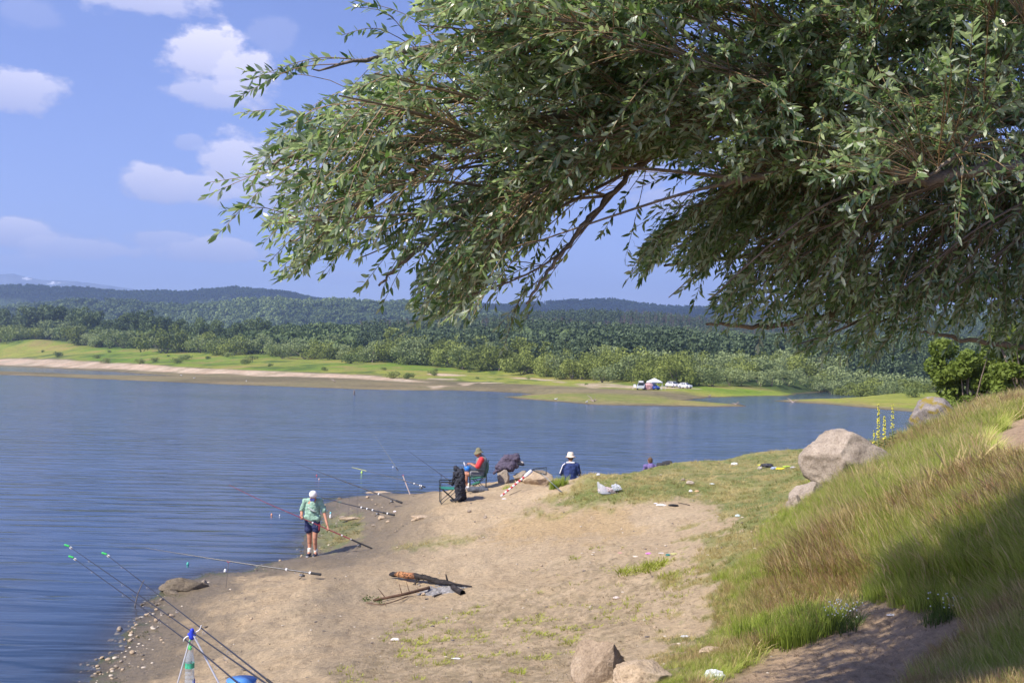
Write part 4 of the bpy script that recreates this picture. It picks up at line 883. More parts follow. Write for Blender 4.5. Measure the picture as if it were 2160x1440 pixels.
# ================================================================== GRASS AND GROUND COVER
GR = np.random.default_rng(23)
def blade_mat(name, stops, tr=.35):
    s = NT(name); oi = s.n('ShaderNodeObjectInfo'); h = s.attr('h').outputs['Fac']; t = s.attr('t').outputs['Fac']
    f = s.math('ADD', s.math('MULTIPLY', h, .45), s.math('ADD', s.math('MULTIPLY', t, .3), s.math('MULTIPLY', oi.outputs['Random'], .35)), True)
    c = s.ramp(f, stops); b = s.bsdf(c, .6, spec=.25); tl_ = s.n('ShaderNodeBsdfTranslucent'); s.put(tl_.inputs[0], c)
    m = s.n('ShaderNodeMixShader'); m.inputs[0].default_value = tr; s.t.links.new(b, m.inputs[1]); s.t.links.new(tl_.outputs[0], m.inputs[2]); return s.done(m.outputs[0])
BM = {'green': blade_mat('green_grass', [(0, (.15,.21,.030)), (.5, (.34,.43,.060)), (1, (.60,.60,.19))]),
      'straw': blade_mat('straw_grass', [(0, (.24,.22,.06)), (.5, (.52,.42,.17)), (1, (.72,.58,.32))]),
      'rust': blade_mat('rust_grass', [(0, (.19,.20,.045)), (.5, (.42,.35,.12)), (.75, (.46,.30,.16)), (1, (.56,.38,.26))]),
      'sprout': blade_mat('sprout_grass', [(0, (.22,.27,.03)), (1, (.55,.58,.11))]), 'dead': blade_mat('dead_litter', [(0, (.16,.12,.07)), (1, (.42,.33,.20))], .1),
      'turf': blade_mat('turf_grass', [(0, (.15,.18,.045)), (1, (.38,.36,.12))]),
      'deep': blade_mat('deep_grass', [(0, (.05,.085,.018)), (1, (.14,.20,.045))])}
def tuft(name, seed, nb, h, spread, lean, wid, m, head=0.0, seg=3, wind=(.07, .0)):
    rng = np.random.default_rng(seed); V = []; Fq = []; H = []; T = []
    for i in range(nb):
        a = rng.uniform(0, 6.28); r = spread * rng.uniform(0, 1) ** .6; p = np.array([math.cos(a) * r, math.sin(a) * r, -.03]); hh = h * rng.uniform(.55, 1.1); ln = lean * rng.uniform(.2, 1.2)
        d = np.array([math.cos(a) * ln + wind[0] * rng.uniform(.3, 1), math.sin(a) * ln + wind[1] * rng.uniform(.3, 1), 0]); sd = np.array([-math.sin(a + .8), math.cos(a + .8), 0]); tt = rng.uniform(0, 1); hd = rng.random() < head
        b = len(V)
        for k in range(seg + 1):
            u = k / seg; c = p + np.array([0, 0, hh * (u - .12 * u * u * (ln + .3))]) + d * hh * u * u; w = wid * (1 - u * .85) * (1 if k else .8)
            if hd and k >= seg - 1: w = wid * 2.0 if k == seg - 1 else wid * .3
            V += [c - sd * w, c + sd * w]; H += [u, u]; T += [tt, tt]
        for k in range(seg): q = b + 2 * k; Fq.append((q, q + 1, q + 3, q + 2))
    o = loose(name, np.array(V), np.array(Fq), m); set_f(o.data, 'h', H); set_f(o.data, 't', T); return o
TG = [tuft('tall_grass_piece', i, 24, .36, .17, (.30, .60, .95)[i], (.004, .006, .0085)[i], BM['green']) for i in range(3)]
TS = [tuft('straw_piece', 10 + i, 18, .42, .16, (.35, .6, .9)[i], .0040, BM['straw'], .5) for i in range(3)]
TR = [tuft('rust_piece', 20 + i, 18, .40, .17, (.35, .6, .9)[i], .0038, BM['rust'], .75) for i in range(3)]
TSH = [tuft('short_grass_piece', 30 + i, 22, .075, .10, .8, .005, BM['turf'], 0, 2) for i in range(3)] + [tuft('dry_short_piece', 36 + i, 20, .09, .10, .8, .005, BM['straw'], 0, 2) for i in range(2)]
TSP = [tuft('sprout_piece', 40 + i, 9, .09, .05, .9, .009, BM['sprout'], 0, 2, (0, 0)) for i in range(2)]
TDD = [tuft('dead_twig_piece', 50 + i, 7, .05, .12, 2.6, .006, BM['dead'], 0, 2, (0, 0)) for i in range(3)]
# candidate spots: even in the picture near the lens, thinning with distance as the tufts get small
def spots(N, box):
    px = GR.uniform(box[0], box[2], N); py = GR.uniform(box[1], box[3], N); x, y, ok = rays(px, py); x, y = x[ok], y[ok]
    x = x + GR.normal(0, .15, len(x)); y = y + GR.normal(0, .15, len(y)); z, d = near_z(x, y); return x, y, z, d
x, y, z, d = spots(90000, (1080, 760, 2500, 1750))
px_, py_, tall, path, turf, moss, scruff, n, n2 = zones(x, y, z, d)
ok = (tall > GR.uniform(.25, .9, len(x))) & (d > .2); xa, ya, za, na, pxa, pya = x[ok], y[ok], z[ok], n[ok], px_[ok], py_[ok]
patch = fbm(xa * .9, ya * .9, 201, 4) + .25 * (fbm(xa * .25, ya * .25, 203, 2) - .5)
dry = sstep(1900, 2150, pxa) * .10 * (pya < 1000)
kind = np.where(patch + dry < .545, 0, np.where(patch < .60, 1, 2)); u = GR.random(len(xa)); kind = np.where(u < .30, 0, np.where(u < .48, 1, kind))
near_tip = sdist(pxa, pya, TALL); hsc = .35 + .65 * sstep(0, 130, near_tip)
hsc = hsc * np.where((pya > 1230), .62, 1.0) * (.8 + .5 * fbm(xa * .4, ya * .4, 207, 2))
size_far = np.clip(.75 + ya * .012, .8, 1.35)
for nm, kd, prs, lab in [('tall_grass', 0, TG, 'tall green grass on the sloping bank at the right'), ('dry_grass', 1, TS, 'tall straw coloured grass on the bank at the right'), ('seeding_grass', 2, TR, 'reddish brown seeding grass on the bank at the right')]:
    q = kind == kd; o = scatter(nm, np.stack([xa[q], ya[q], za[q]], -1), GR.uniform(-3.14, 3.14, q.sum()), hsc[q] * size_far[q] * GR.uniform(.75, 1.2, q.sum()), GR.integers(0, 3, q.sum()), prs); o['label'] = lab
x, y, z, d = spots(60000, (560, 900, 2500, 1500)); px_, py_, tall, path, turf, moss, scruff, n, n2 = zones(x, y, z, d)
ok = (np.maximum(turf, tall * .8) > GR.uniform(.2, 1.0, len(x))) & (d > .3) & (GR.random(len(x)) < .75); q = ok; kd = np.where(GR.random(q.sum()) < .42 + .8 * (n[q] > .03), 3 + GR.integers(0, 2, q.sum()), GR.integers(0, 3, q.sum()))
o = scatter('short_grass', np.stack([x[q], y[q], z[q]], -1), GR.uniform(0, 6.28, q.sum()), GR.uniform(.5, 1.25, q.sum()) * np.clip(.6 + y[q] * .02, .7, 1.3), kd, TSH); o['label'] = 'short patchy turf on the flat of the bank'
x, y, z, d = spots(26000, (150, 1010, 2100, 1560)); px_, py_, tall, path, turf, moss, scruff, n, n2 = zones(x, y, z, d); cl = fbm(x * 2.2, y * 2.2, 301, 3)
q = (scruff > .4) & (cl > .60) & (tall < .3) & (GR.random(len(x)) < .6) & (d > 1)
o = scatter('sprouting_weeds', np.stack([x[q], y[q], z[q]], -1), GR.uniform(0, 6.28, q.sum()), GR.uniform(.4, 1.2, q.sum()), GR.integers(0, 2, q.sum()), TSP); o['label'] = 'small green weeds sprouting from the bare ground'
q = ((scruff > .3) & (cl > .30) | (path > .5) & (GR.random(len(x)) < .3) | (GR.random(len(x)) < .06)) & (tall < .3) & (d > .8)
o = scatter('plant_litter', np.stack([x[q], y[q], z[q] + .01], -1), GR.uniform(0, 6.28, q.sum()), GR.uniform(.3, .9, q.sum()), GR.integers(0, 3, q.sum()), TDD); o['label'] = 'dead stalks and plant litter on the trodden sand'
# pebbles
def pebble(seed, m):
    bm = bmesh.new(); bmesh.ops.create_icosphere(bm, subdivisions=2, radius=1); r = random.Random(seed); ax = (r.uniform(.8, 1.3), r.uniform(.6, 1), r.uniform(.35, .6))
    for v in bm.verts: v.co = Vector((v.co.x * ax[0], v.co.y * ax[1], v.co.z * ax[2])) * (1 + .25 * noise.noise(v.co * 1.3 + Vector((seed, 0, 0))))
    me = bpy.data.meshes.new('pebble'); bm.to_mesh(me); bm.free(); me.materials.append(m); me.polygons.foreach_set('use_smooth', [True] * len(me.polygons)); return bpy.data.objects.new('pebble_piece', me)
PM = [mat('pebble_pale', (.52,.45,.35), .85, .25, 4), mat('pebble_tan', (.40,.31,.21), .85, .25, 4), mat('pebble_dark', (.14,.12,.10), .8, .3, 4)]
PB = [pebble(i, PM[i % 3]) for i in range(6)]
x, y, z, d = spots(26000, (100, 1000, 1640, 1500)); px_, py_ = proj(x, y, z); cl = fbm(x * 1.5, y * 1.5, 401, 3); u = GR.random(len(x))
pr = .035 + .30 * np.clip(1 - d / 1.0, 0, 1) * (cl > .45) + .30 * mask(px_, py_, STICKY, 10) * (cl > .45) + .10 * ((px_ > 950) & (py_ < 1160) & (cl > .5))
q = (u < pr) & (d > -.25) & (y < 42); sz = .010 + .026 * GR.random(q.sum()) ** 3.2; dk = np.clip(1 - d[q] / .7, 0, 1)
o = scatter('pebbles', np.stack([x[q], y[q], z[q] + sz * .15], -1), GR.uniform(0, 6.28, q.sum()), sz * (1 + dk * .7), GR.integers(0, 6, q.sum()), PB); o['label'] = 'scattered pebbles along the waterline and on the sand'
# wet weed clods at the edge of the water
TW = [tuft('weed_piece', 60 + i, 16, .05, .16, 2.2, .012, BM['deep'], 0, 2, (0, 0)) for i in range(2)] + [tuft('weed_dry_piece', 64, 14, .04, .14, 2.5, .012, BM['dead'], 0, 2, (0, 0))]
x, y, z, d = spots(16000, (120, 1030, 900, 1500)); px_, py_ = proj(x, y, z); cl = fbm(x * 1.2, y * 1.2, 451, 3); q = (np.abs(d - .25) < .45) & (cl > .5) & (GR.random(len(x)) < .5) | ((mask(px_, py_, TURF3, 6) > .5) & (cl > .45))
o = scatter('shore_weed', np.stack([x[q], y[q], z[q]], -1), GR.uniform(0, 6.28, q.sum()), GR.uniform(.5, 1.3, q.sum()), GR.integers(0, 3, q.sum()), TW); o['label'] = 'dark wet weed along the edge of the water'
# ================================================================== ROCKS
def rockmat(name, c0, c1, c2, sc=3.0, lichen=None):
    s = NT(name); n1 = s.noise(sc, 7, .7); n2_ = s.noise(sc * 9, 5, .7); n3 = s.noise(sc * .7, 3, .5, (1, 1, 1.6))
    c = s.ramp(n1, [(.28, c0), (.5, c1), (.72, c2)]); c = s.mix(1.0, c, s.ramp(n2_, [(.32, (.62,.6,.58)), (.5, (1,1,1)), (.68, (1.22,1.2,1.18))]), 'MULTIPLY')
    if lichen: c = s.mix(s.ramp(n3, [(.50, 0.0), (.60, 1.0)]), c, lichen)
    return s.done(s.bsdf(c, .9, s.bump(s.math('ADD', n1, s.math('MULTIPLY', n2_, .5)), .8, .05), spec=.25))
GRAN = rockmat('granite_pink', (.20,.16,.12), (.35,.29,.225), (.46,.39,.31)); GRANG = rockmat('granite_grey', (.17,.145,.115), (.32,.265,.205), (.45,.38,.30), 3.5)
GRANL = rockmat('granite_lichen', (.13,.12,.11), (.25,.22,.20), (.38,.34,.30), 4, (.26,.20,.04)); SANDST = rockmat('sand_rock', (.36,.27,.17), (.48,.37,.25), (.58,.47,.33), 4); SANDB = rockmat('brown_granite', (.20,.15,.10), (.34,.26,.18), (.46,.37,.27), 4); DARKR = rockmat('wet_rock', (.10,.085,.06), (.19,.155,.11), (.27,.22,.15), 4)
def rock(name, loc, dims, seed, m, label, cat='rock', rz=0, planes=5, amp=.16, tilt=(0, 0), group=None, sub=5, cuts=None):
    bm = bmesh.new(); bmesh.ops.create_icosphere(bm, subdivisions=sub, radius=1); r = random.Random(seed)
    pl = (cuts or []) + [(Vector((r.gauss(0, 1), r.gauss(0, 1), r.gauss(.2, .8))).normalized(), r.uniform(.62, .88)) for _ in range(max(0, planes + (9 if sub > 2 else 2)))]
    for v in bm.verts:
        for n_, k in pl:
            dd = v.co.dot(n_) - k
            if dd > 0: v.co -= n_ * dd * .97
        v.co *= 1 + amp * .8 * (noise.fractal(v.co * 1.4 + Vector((seed * 3.1, 0, 0)), .8, 2.1, 5)) - (.035 if sub > 2 else 0) * max(0, 1 - 9 * abs(noise.noise(v.co * 1.9 + Vector((0, seed, 0))))); v.co = Vector((v.co.x * dims[0] / 2, v.co.y * dims[1] / 2, v.co.z * dims[2] / 2))
    me = bpy.data.meshes.new(name); bm.to_mesh(me); bm.free(); o = link(name, me, m, smooth=True); o.location = loc; o.rotation_euler = (tilt[0], tilt[1], rz); return tag(o, label, cat, group)
def up(px, py, dz=0.0): g = G(px, py); return g + Vector((0, 0, dz))
p = P(1808, 975, 23.2); rock('boulder', Vector((p.x + .03, 23.6, gz(p.x, 23.3) + .36)), (2.3, 1.7, 1.65), 4, GRAN, 'huge pinkish granite boulder standing in the tall grass at the right', 'boulder', .2, amp=.13, planes=-6, cuts=[(Vector((-.75, -.2, .62)).normalized(), .78), (Vector((.55, -.1, .8)).normalized(), .62), (Vector((-.9, -.4, -.1)).normalized(), .8), (Vector((.1, -.9, .35)).normalized(), .72), (Vector((0, 0, 1)), .85)])
p = P(1722, 1040, 21.8); rock('boulder', Vector((p.x, 22.3, gz(p.x, 22) - .08)), (.80, .9, .75), 9, GRAN, 'pink granite block leaning against the left foot of the huge boulder', 'boulder', .5, amp=.12, planes=-5)
p = P(1682, 1055, 20.6); rock('rock', Vector((p.x, 20.7, gz(p.x, 20.7) + .04)), (.45, .45, .45), 12, GRAN, 'small reddish rock in the grass below the huge boulder', rz=.5)
x_ = (1972 - 1080) / FPX * 27.5; rock('boulder', Vector((x_, 27.6, P(1972, 872, 27.5).z - .12)), (1.25, 1.1, 1.15), 17, GRANL, 'grey boulder with yellow lichen near the bushes at the top of the bank', 'boulder', .3, amp=.1)
for (px, py, w, h, dp, sd, m, lab, rz) in [
    (1060, 1018, .42, .62, .5, 21, GRANG, 'upright grey boulder just right of the seated man, left of two', .2), (1100, 1003, .62, .40, .55, 25, GRANG, 'grey boulder lying behind, under the draped jacket', .5),
    (1133, 1018, 1.0, .60, .8, 29, SANDST, 'large sandy boulder half buried between the striped case and the landing net', .1), (392, 1243, 1.05, .36, .5, 33, DARKR, 'long dark brown rock lying at the edge of the water, lower left', .25),
    (430, 1232, .16, .16, .16, 35, GRANG, 'small pale stone on the right end of the long dark rock', 0), (1268, 1434, .76, .72, .55, 41, SANDB, 'pointed granite rock at the bottom edge of the picture', .35), (1352, 1464, .78, .34, .5, 43, SANDST, 'low rounded rock cut by the bottom edge, right of the pointed one', .1),
    (740, 1096, .70, .13, .25, 51, SANDST, 'flat sand coloured stone slab right of the standing man', .25), (722, 1091, .30, .08, .12, 52, GRANG, 'thin grey stone behind the flat slab', .4), (806, 1094, .26, .15, .2, 53, SANDST, 'square yellowish stone below the second fishing rod', 0), (818, 1101, .14, .08, .1, 54, SANDST, 'small chip right of the square yellowish stone', 0),
    (886, 1094, .55, .17, .3, 55, SANDST, 'low pale stone on the sand between the chair and the standing man', .3), (872, 1099, .16, .09, .1, 56, SANDST, 'small stone at the left end of the low pale stone', 0), (789, 1108, .16, .07, .1, 57, GRANG, 'white stone below the square yellowish stone', .3),
    (775, 1050, .16, .10, .12, 58, SANDST, 'brown stone beneath the black fishing rod', 0), (785, 1054, .10, .06, .08, 59, SANDST, 'little stone right of the brown stone under the rod', 0), (717, 1043, .18, .11, .15, 60, DARKR, 'dark stone at the waterline where the beach turns', 0),
    (989, 1079, .14, .10, .1, 61, GRANG, 'pale stone on the sand below the empty chair', 0), (1024, 1092, .12, .10, .1, 62, GRANG, 'white stone on the sand right of the empty chair', 0), (1440, 1013, .14, .10, .1, 63, GRANG, 'pale stone in the turf left of the rubbish', 0), (800, 1038, 1.1, .13, .5, 64, SANDST, 'flat sand coloured ledge at the edge of the water behind the black rod', .2), (252, 1332, .16, .14, .14, 65, GRANG, 'round pale stone standing at the waterline at the lower left', 0),
    (1505, 1378, .35, .14, .25, 67, SANDST, 'sandy stone among sparse grass near the lower edge', .1), (360, 1252, .35, .12, .22, 68, DARKR, 'dark flat stone at the left end of the long rock', .1)]:
    g = G(px, py) if py < 1440 else G(px, 1445); rock('boulder' if w > .6 else 'stone', g + Vector((0, 0, h * .22)), (w, dp, h), sd, m, lab, 'boulder' if w > .6 else 'stone', rz, amp=.13 if w > .3 else .08, sub=5 if w > .3 else 3, cuts=[(Vector((-.72, -.25, .65)).normalized(), .42), (Vector((.62, .3, .72)).normalized(), .50), (Vector((.75, -.62, .1)).normalized(), .55), (Vector((-.3, -.9, .2)).normalized(), .6)] if sd == 41 else None, planes=-9 if sd == 41 else 5)
# bigger stones of the water's edge
GS = 'stones along the water at the lower left'
for i in range(30):
    px, py = [(315,1270),(318,1290),(300,1300),(330,1283),(292,1318),(306,1312),(345,1300),(262,1335),(275,1345),(285,1342),(360,1310),(235,1372),(250,1385),(262,1392),(228,1398),(214,1420),(240,1412)][i % 17]; px += random.gauss(0, 12); py += random.gauss(0, 8)
    g = G(px, py); w = random.uniform(.05, .13)
    if g.z < -.05: continue
    rock('shore_stone', g + Vector((0, 0, w * .15)), (w, w * random.uniform(.7, 1), w * .6), 100 + i, [GRANG, SANDST, SANDST, DARKR][i % 4], 'fist sized stone in the strip of stones along the water at the lower left', 'stone', random.uniform(0, 3), group=GS, sub=2, amp=.1)

# ================================================================== PEOPLE
def tube_blob(name, parts, m, parent, voxel=.012, smooth=3, blobs=(), wr=0.0, ws=9.0):
    """limbs and masses grown into one continuous surface"""
    bm = bmesh.new()
    for seg in parts:
        p0, p1, r0, r1 = Vector(seg[0]), Vector(seg[1]), seg[2], seg[3]; L = (p1 - p0).length; n = max(2, int(L / (min(r0, r1) * .6 + .004)))
        q = (p1 - p0).to_track_quat('Z', 'Y').to_matrix().to_4x4() if L > 1e-6 else Matrix.Identity(4); sq = seg[4] if len(seg) > 4 else 1.0
        for e, r in ((p0, r0), (p1, r1)): bmesh.ops.create_icosphere(bm, subdivisions=3 if r > .03 else 2, radius=1, matrix=Matrix.Translation(e) @ q @ Matrix.Diagonal((r, r * sq, r, 1)))
        if L > 1e-6: bmesh.ops.create_cone(bm, cap_ends=True, segments=20, radius1=r0, radius2=r1, depth=L, matrix=Matrix.Translation((p0 + p1) / 2) @ q @ Matrix.Diagonal((1, sq, 1, 1)))
    for c, s3, rot in blobs: bmesh.ops.create_icosphere(bm, subdivisions=3, radius=1, matrix=Matrix.Translation(c) @ Euler(rot).to_matrix().to_4x4() @ Matrix.Diagonal((*s3, 1)))
    me = bpy.data.meshes.new(name); bm.to_mesh(me); bm.free(); o = bpy.data.objects.new(name, me); COL.objects.link(o)
    rm = o.modifiers.new('r', 'REMESH'); rm.mode = 'VOXEL'; rm.voxel_size = voxel; sm = o.modifiers.new('s', 'SMOOTH'); sm.iterations = smooth; sm.factor = .5
    dg = bpy.context.evaluated_depsgraph_get(); dg.update(); me2 = bpy.data.meshes.new_from_object(o.evaluated_get(dg)); me2.name = name; bpy.data.objects.remove(o); bpy.data.meshes.remove(me)
    me2.materials.clear()
    if wr:
        for v_ in me2.vertices: v_.co += v_.normal * (noise.fractal(v_.co * ws, .7, 2.1, 3) * wr)
    return link(name, me2, m, parent, True)
def cloth(name, col, var=.22, sc=14): return mat(name, col, .85, var, sc, .6)
SKIN = mat('skin', (.50,.24,.15), .55, .10, 9); SKIN2 = mat('skin_tanned', (.43,.20,.125), .55, .10, 9)
def hand(c, axis, palm_n, curl=1.0, s=1.0):
    """palm, four unequal fingers and a thumb as limb pieces; axis points to the finger tips"""
    a = Vector(axis).normalized(); n = Vector(palm_n); n = (n - a * n.dot(a)).normalized(); b = a.cross(n); c = Vector(c); out = [(c - a * .035 * s, c + a * .04 * s, .026 * s, .030 * s, .6)]
    for i, L in enumerate((.030, .036, .034, .026)):
        base = c + a * .048 * s + b * (.027 - .018 * i) * s; k1 = base + (a * math.cos(.6 * curl) + n * math.sin(.6 * curl)) * L * s; k2 = k1 + (a * math.cos(1.7 * curl) + n * math.sin(1.7 * curl)) * L * .9 * s; k3 = k2 + (a * math.cos(2.6 * curl) + n * math.sin(2.6 * curl)) * L * .6 * s
        out += [(base, k1, .0095 * s, .009 * s), (k1, k2, .009 * s, .0085 * s), (k2, k3, .0085 * s, .0075 * s)]
    t0 = c - a * .01 * s + b * .028 * s; t1 = t0 + (b * .6 + n * .6 + a * .4).normalized() * .035 * s; t2 = t1 + (n * .8 + a * .5 - b * .2).normalized() * .028 * s
    return out + [(t0, t1, .012 * s, .0105 * s), (t1, t2, .0105 * s, .009 * s)]
def head_parts(c, face, upv):
    """skull, jaw, nose, ears and neck root; face = direction looked at"""
    f = Vector(face).normalized(); u = (Vector(upv) - f * Vector(upv).dot(f)).normalized(); r = f.cross(u); c = Vector(c)
    pr = [(c - f * .012 + u * .02, c + f * .015 + u * .015, .082, .080), (c + f * .02 - u * .05, c + f * .045 - u * .085, .055, .036), (c + f * .085 + u * .005, c + f * .108 - u * .022, .011, .015), (c + f * .075 - u * .055, c + f * .079 - u * .055, .022, .018),
          (c + r * .078, c + r * .086 - u * .03, .018, .014, .5), (c - r * .078, c - r * .086 - u * .03, .018, .014, .5)]
    return pr
def face_bits(c, face, upv, parent):
    f = Vector(face).normalized(); u = (Vector(upv) - f * Vector(upv).dot(f)).normalized(); r = f.cross(u); c = Vector(c)
    for s in (-1, 1): tube_blob('eye', [(c + f * .079 + r * s * .031 + u * .012, c + f * .080 + r * s * .033 + u * .012, .011, .011)], mat('eye_dark', (.04,.03,.02), .3), parent, .004, 1)
    tube_blob('mouth', [(c + f * .088 - r * .022 - u * .052, c + f * .088 + r * .022 - u * .052, .005, .005)], mat('lips', (.35,.12,.10), .5), parent, .003, 1)

# ---- standing man in a green shirt, reading his rod (x right, y away, z up)
gm = G(657, 1172); man = empty('person', gm, 'man standing at the water in pale green T-shirt and white cap, holding a red rod', 'person')
hd = Vector((.03, -.13, 1.50)); hf = Vector((-.02, -.62, -.78)); hu = Vector((0, -.6, .8))
pelv = Vector((.0, 0, .88)); chest = Vector((.0, -.01, 1.25))
lsh, rsh = Vector((-.19, 0, 1.36)), Vector((.19, -.01, 1.36)); le, lw = Vector((-.27, .0, 1.10)), Vector((-.235, -.17, .98)); re_, rw = Vector((.30, -.03, 1.06)), Vector((.40, -.16, .80))
ROD_A = Vector((-.24, -.24, .975)); ROD_B = Vector((.44, -.24, .70))
body = [(pelv, chest, .15, .165, .72), (chest, chest + Vector((0, 0, .10)), .15, .12, .75), (chest + Vector((0, -.02, .12)), hd + Vector((0, .06, -.06)), .062, .055), (lsh, le, .052, .040), (le, lw, .040, .028), (rsh, re_, .052, .040), (re_, rw, .040, .028), (lsh, rsh, .06, .06)]
for s_, kx, ax in ((-1, -.06, -.055), (1, .085, .10)):
    hip = Vector((.09 * s_, 0, .84)); kn = Vector((kx, -.06 if s_ > 0 else .0, .46)); an = Vector((ax, .01, .09))
    body += [(hip, kn, .085, .058), (kn, kn - Vector((0, -.02, .12)), .056, .054), (kn - Vector((0, -.03, .14)), an, .052, .034), (an, an + Vector((.01 * s_, -.13, -.045)), .036, .034)]
body += head_parts(hd, hf, hu) + hand(ROD_A + Vector((.0, .04, .03)), (.55, -.25, -.45), (.1, -.5, -.6), 1.0) + hand(ROD_B + Vector((-.01, .035, .035)), (.3, -.45, -.75), (-.3, -.7, -.2), 1.0)
tube_blob('body', body, SKIN, man, .0085, 2); face_bits(hd, hf, hu, man)
G1 = cloth('green_tshirt', (.27,.43,.33)); 
tube_blob('t_shirt', [(Vector((0, -.01, .93)), Vector((0, -.015, 1.22)), .190, .178, .70), (Vector((0, -.01, 1.2)), Vector((0, -.01, 1.33)), .178, .13, .72), (lsh, rsh, .070, .070), (Vector((-.18, -.01, 1.34)), Vector((-.262, -.005, 1.15)), .072, .068), (Vector((.18, -.01, 1.34)), Vector((.285, -.02, 1.13)), .072, .068), (Vector((-.12, -.05, .95)), Vector((.13, -.05, .95)), .10, .10)], G1, man, .011, 3, wr=.018, ws=11)
tube_blob('shirt_print', [(Vector((-.05, -.158, 1.20)), Vector((.05, -.160, 1.14)), .05, .06, .35), (Vector((-.02, -.158, 1.15)), Vector((.08, -.157, 1.12)), .04, .04, .35)], cloth('print_pale', (.48,.56,.50)), man, .009, 1)
sh = []; 
for s_, kx in ((-1, -.075), (1, .095)): sh += [(Vector((.085 * s_, 0, .86)), Vector((kx + .01 * s_, -.03, .66)), .108, .100)]
tube_blob('shorts', sh + [(Vector((-.07, 0, .88)), Vector((.07, 0, .88)), .125, .125, .9)], cloth('navy_shorts', (.030,.038,.10)), man, .010, 2)
tube_blob('shorts_side_panel', [(Vector((.185, -.05, .80)), Vector((.175, -.07, .66)), .030, .034)], cloth('red_panel', (.33,.05,.06)), man, .009, 1)
CAPW = cloth('white_cap', (.80,.78,.76), .05); u_ = (hu - hf.normalized() * hu.dot(hf.normalized())).normalized(); f_ = hf.normalized()
cp = tube_blob('cap', [(hd + u_ * .045 - f_ * .015, hd + u_ * .055, .098, .090)], CAPW, man, .009, 2); r_ = f_.cross(u_)
tube_blob('visor', [(hd + f_ * .10 + u_ * .03 + r_ * a, hd + f_ * .155 + u_ * .005 + r_ * a * .7, .012, .008) for a in (-.055, -.03, 0, .03, .055)], cloth('visor_blue', (.05,.07,.25)), cp, .007, 2)
for ax in (-.055, .10):
    tube_blob('sock', [(Vector((ax, .01, .17)), Vector((ax, .012, .075)), .050, .046)], cloth('white_sock', (.76,.76,.66), .08), man, .008, 1)
    tube_blob('shoe', [(Vector((ax, .02, .05)), Vector((ax * 1.05 - .01, -.15, .035)), .050, .046, .9)], cloth('dark_shoe', (.035,.04,.06)), man, .008, 1); tube_blob('sole', [(Vector((ax, .04, .012)), Vector((ax * 1.05 - .01, -.17, .012)), .05, .045, .25)], mat('sole_white', (.6,.6,.6), .7), man, .008, 0)

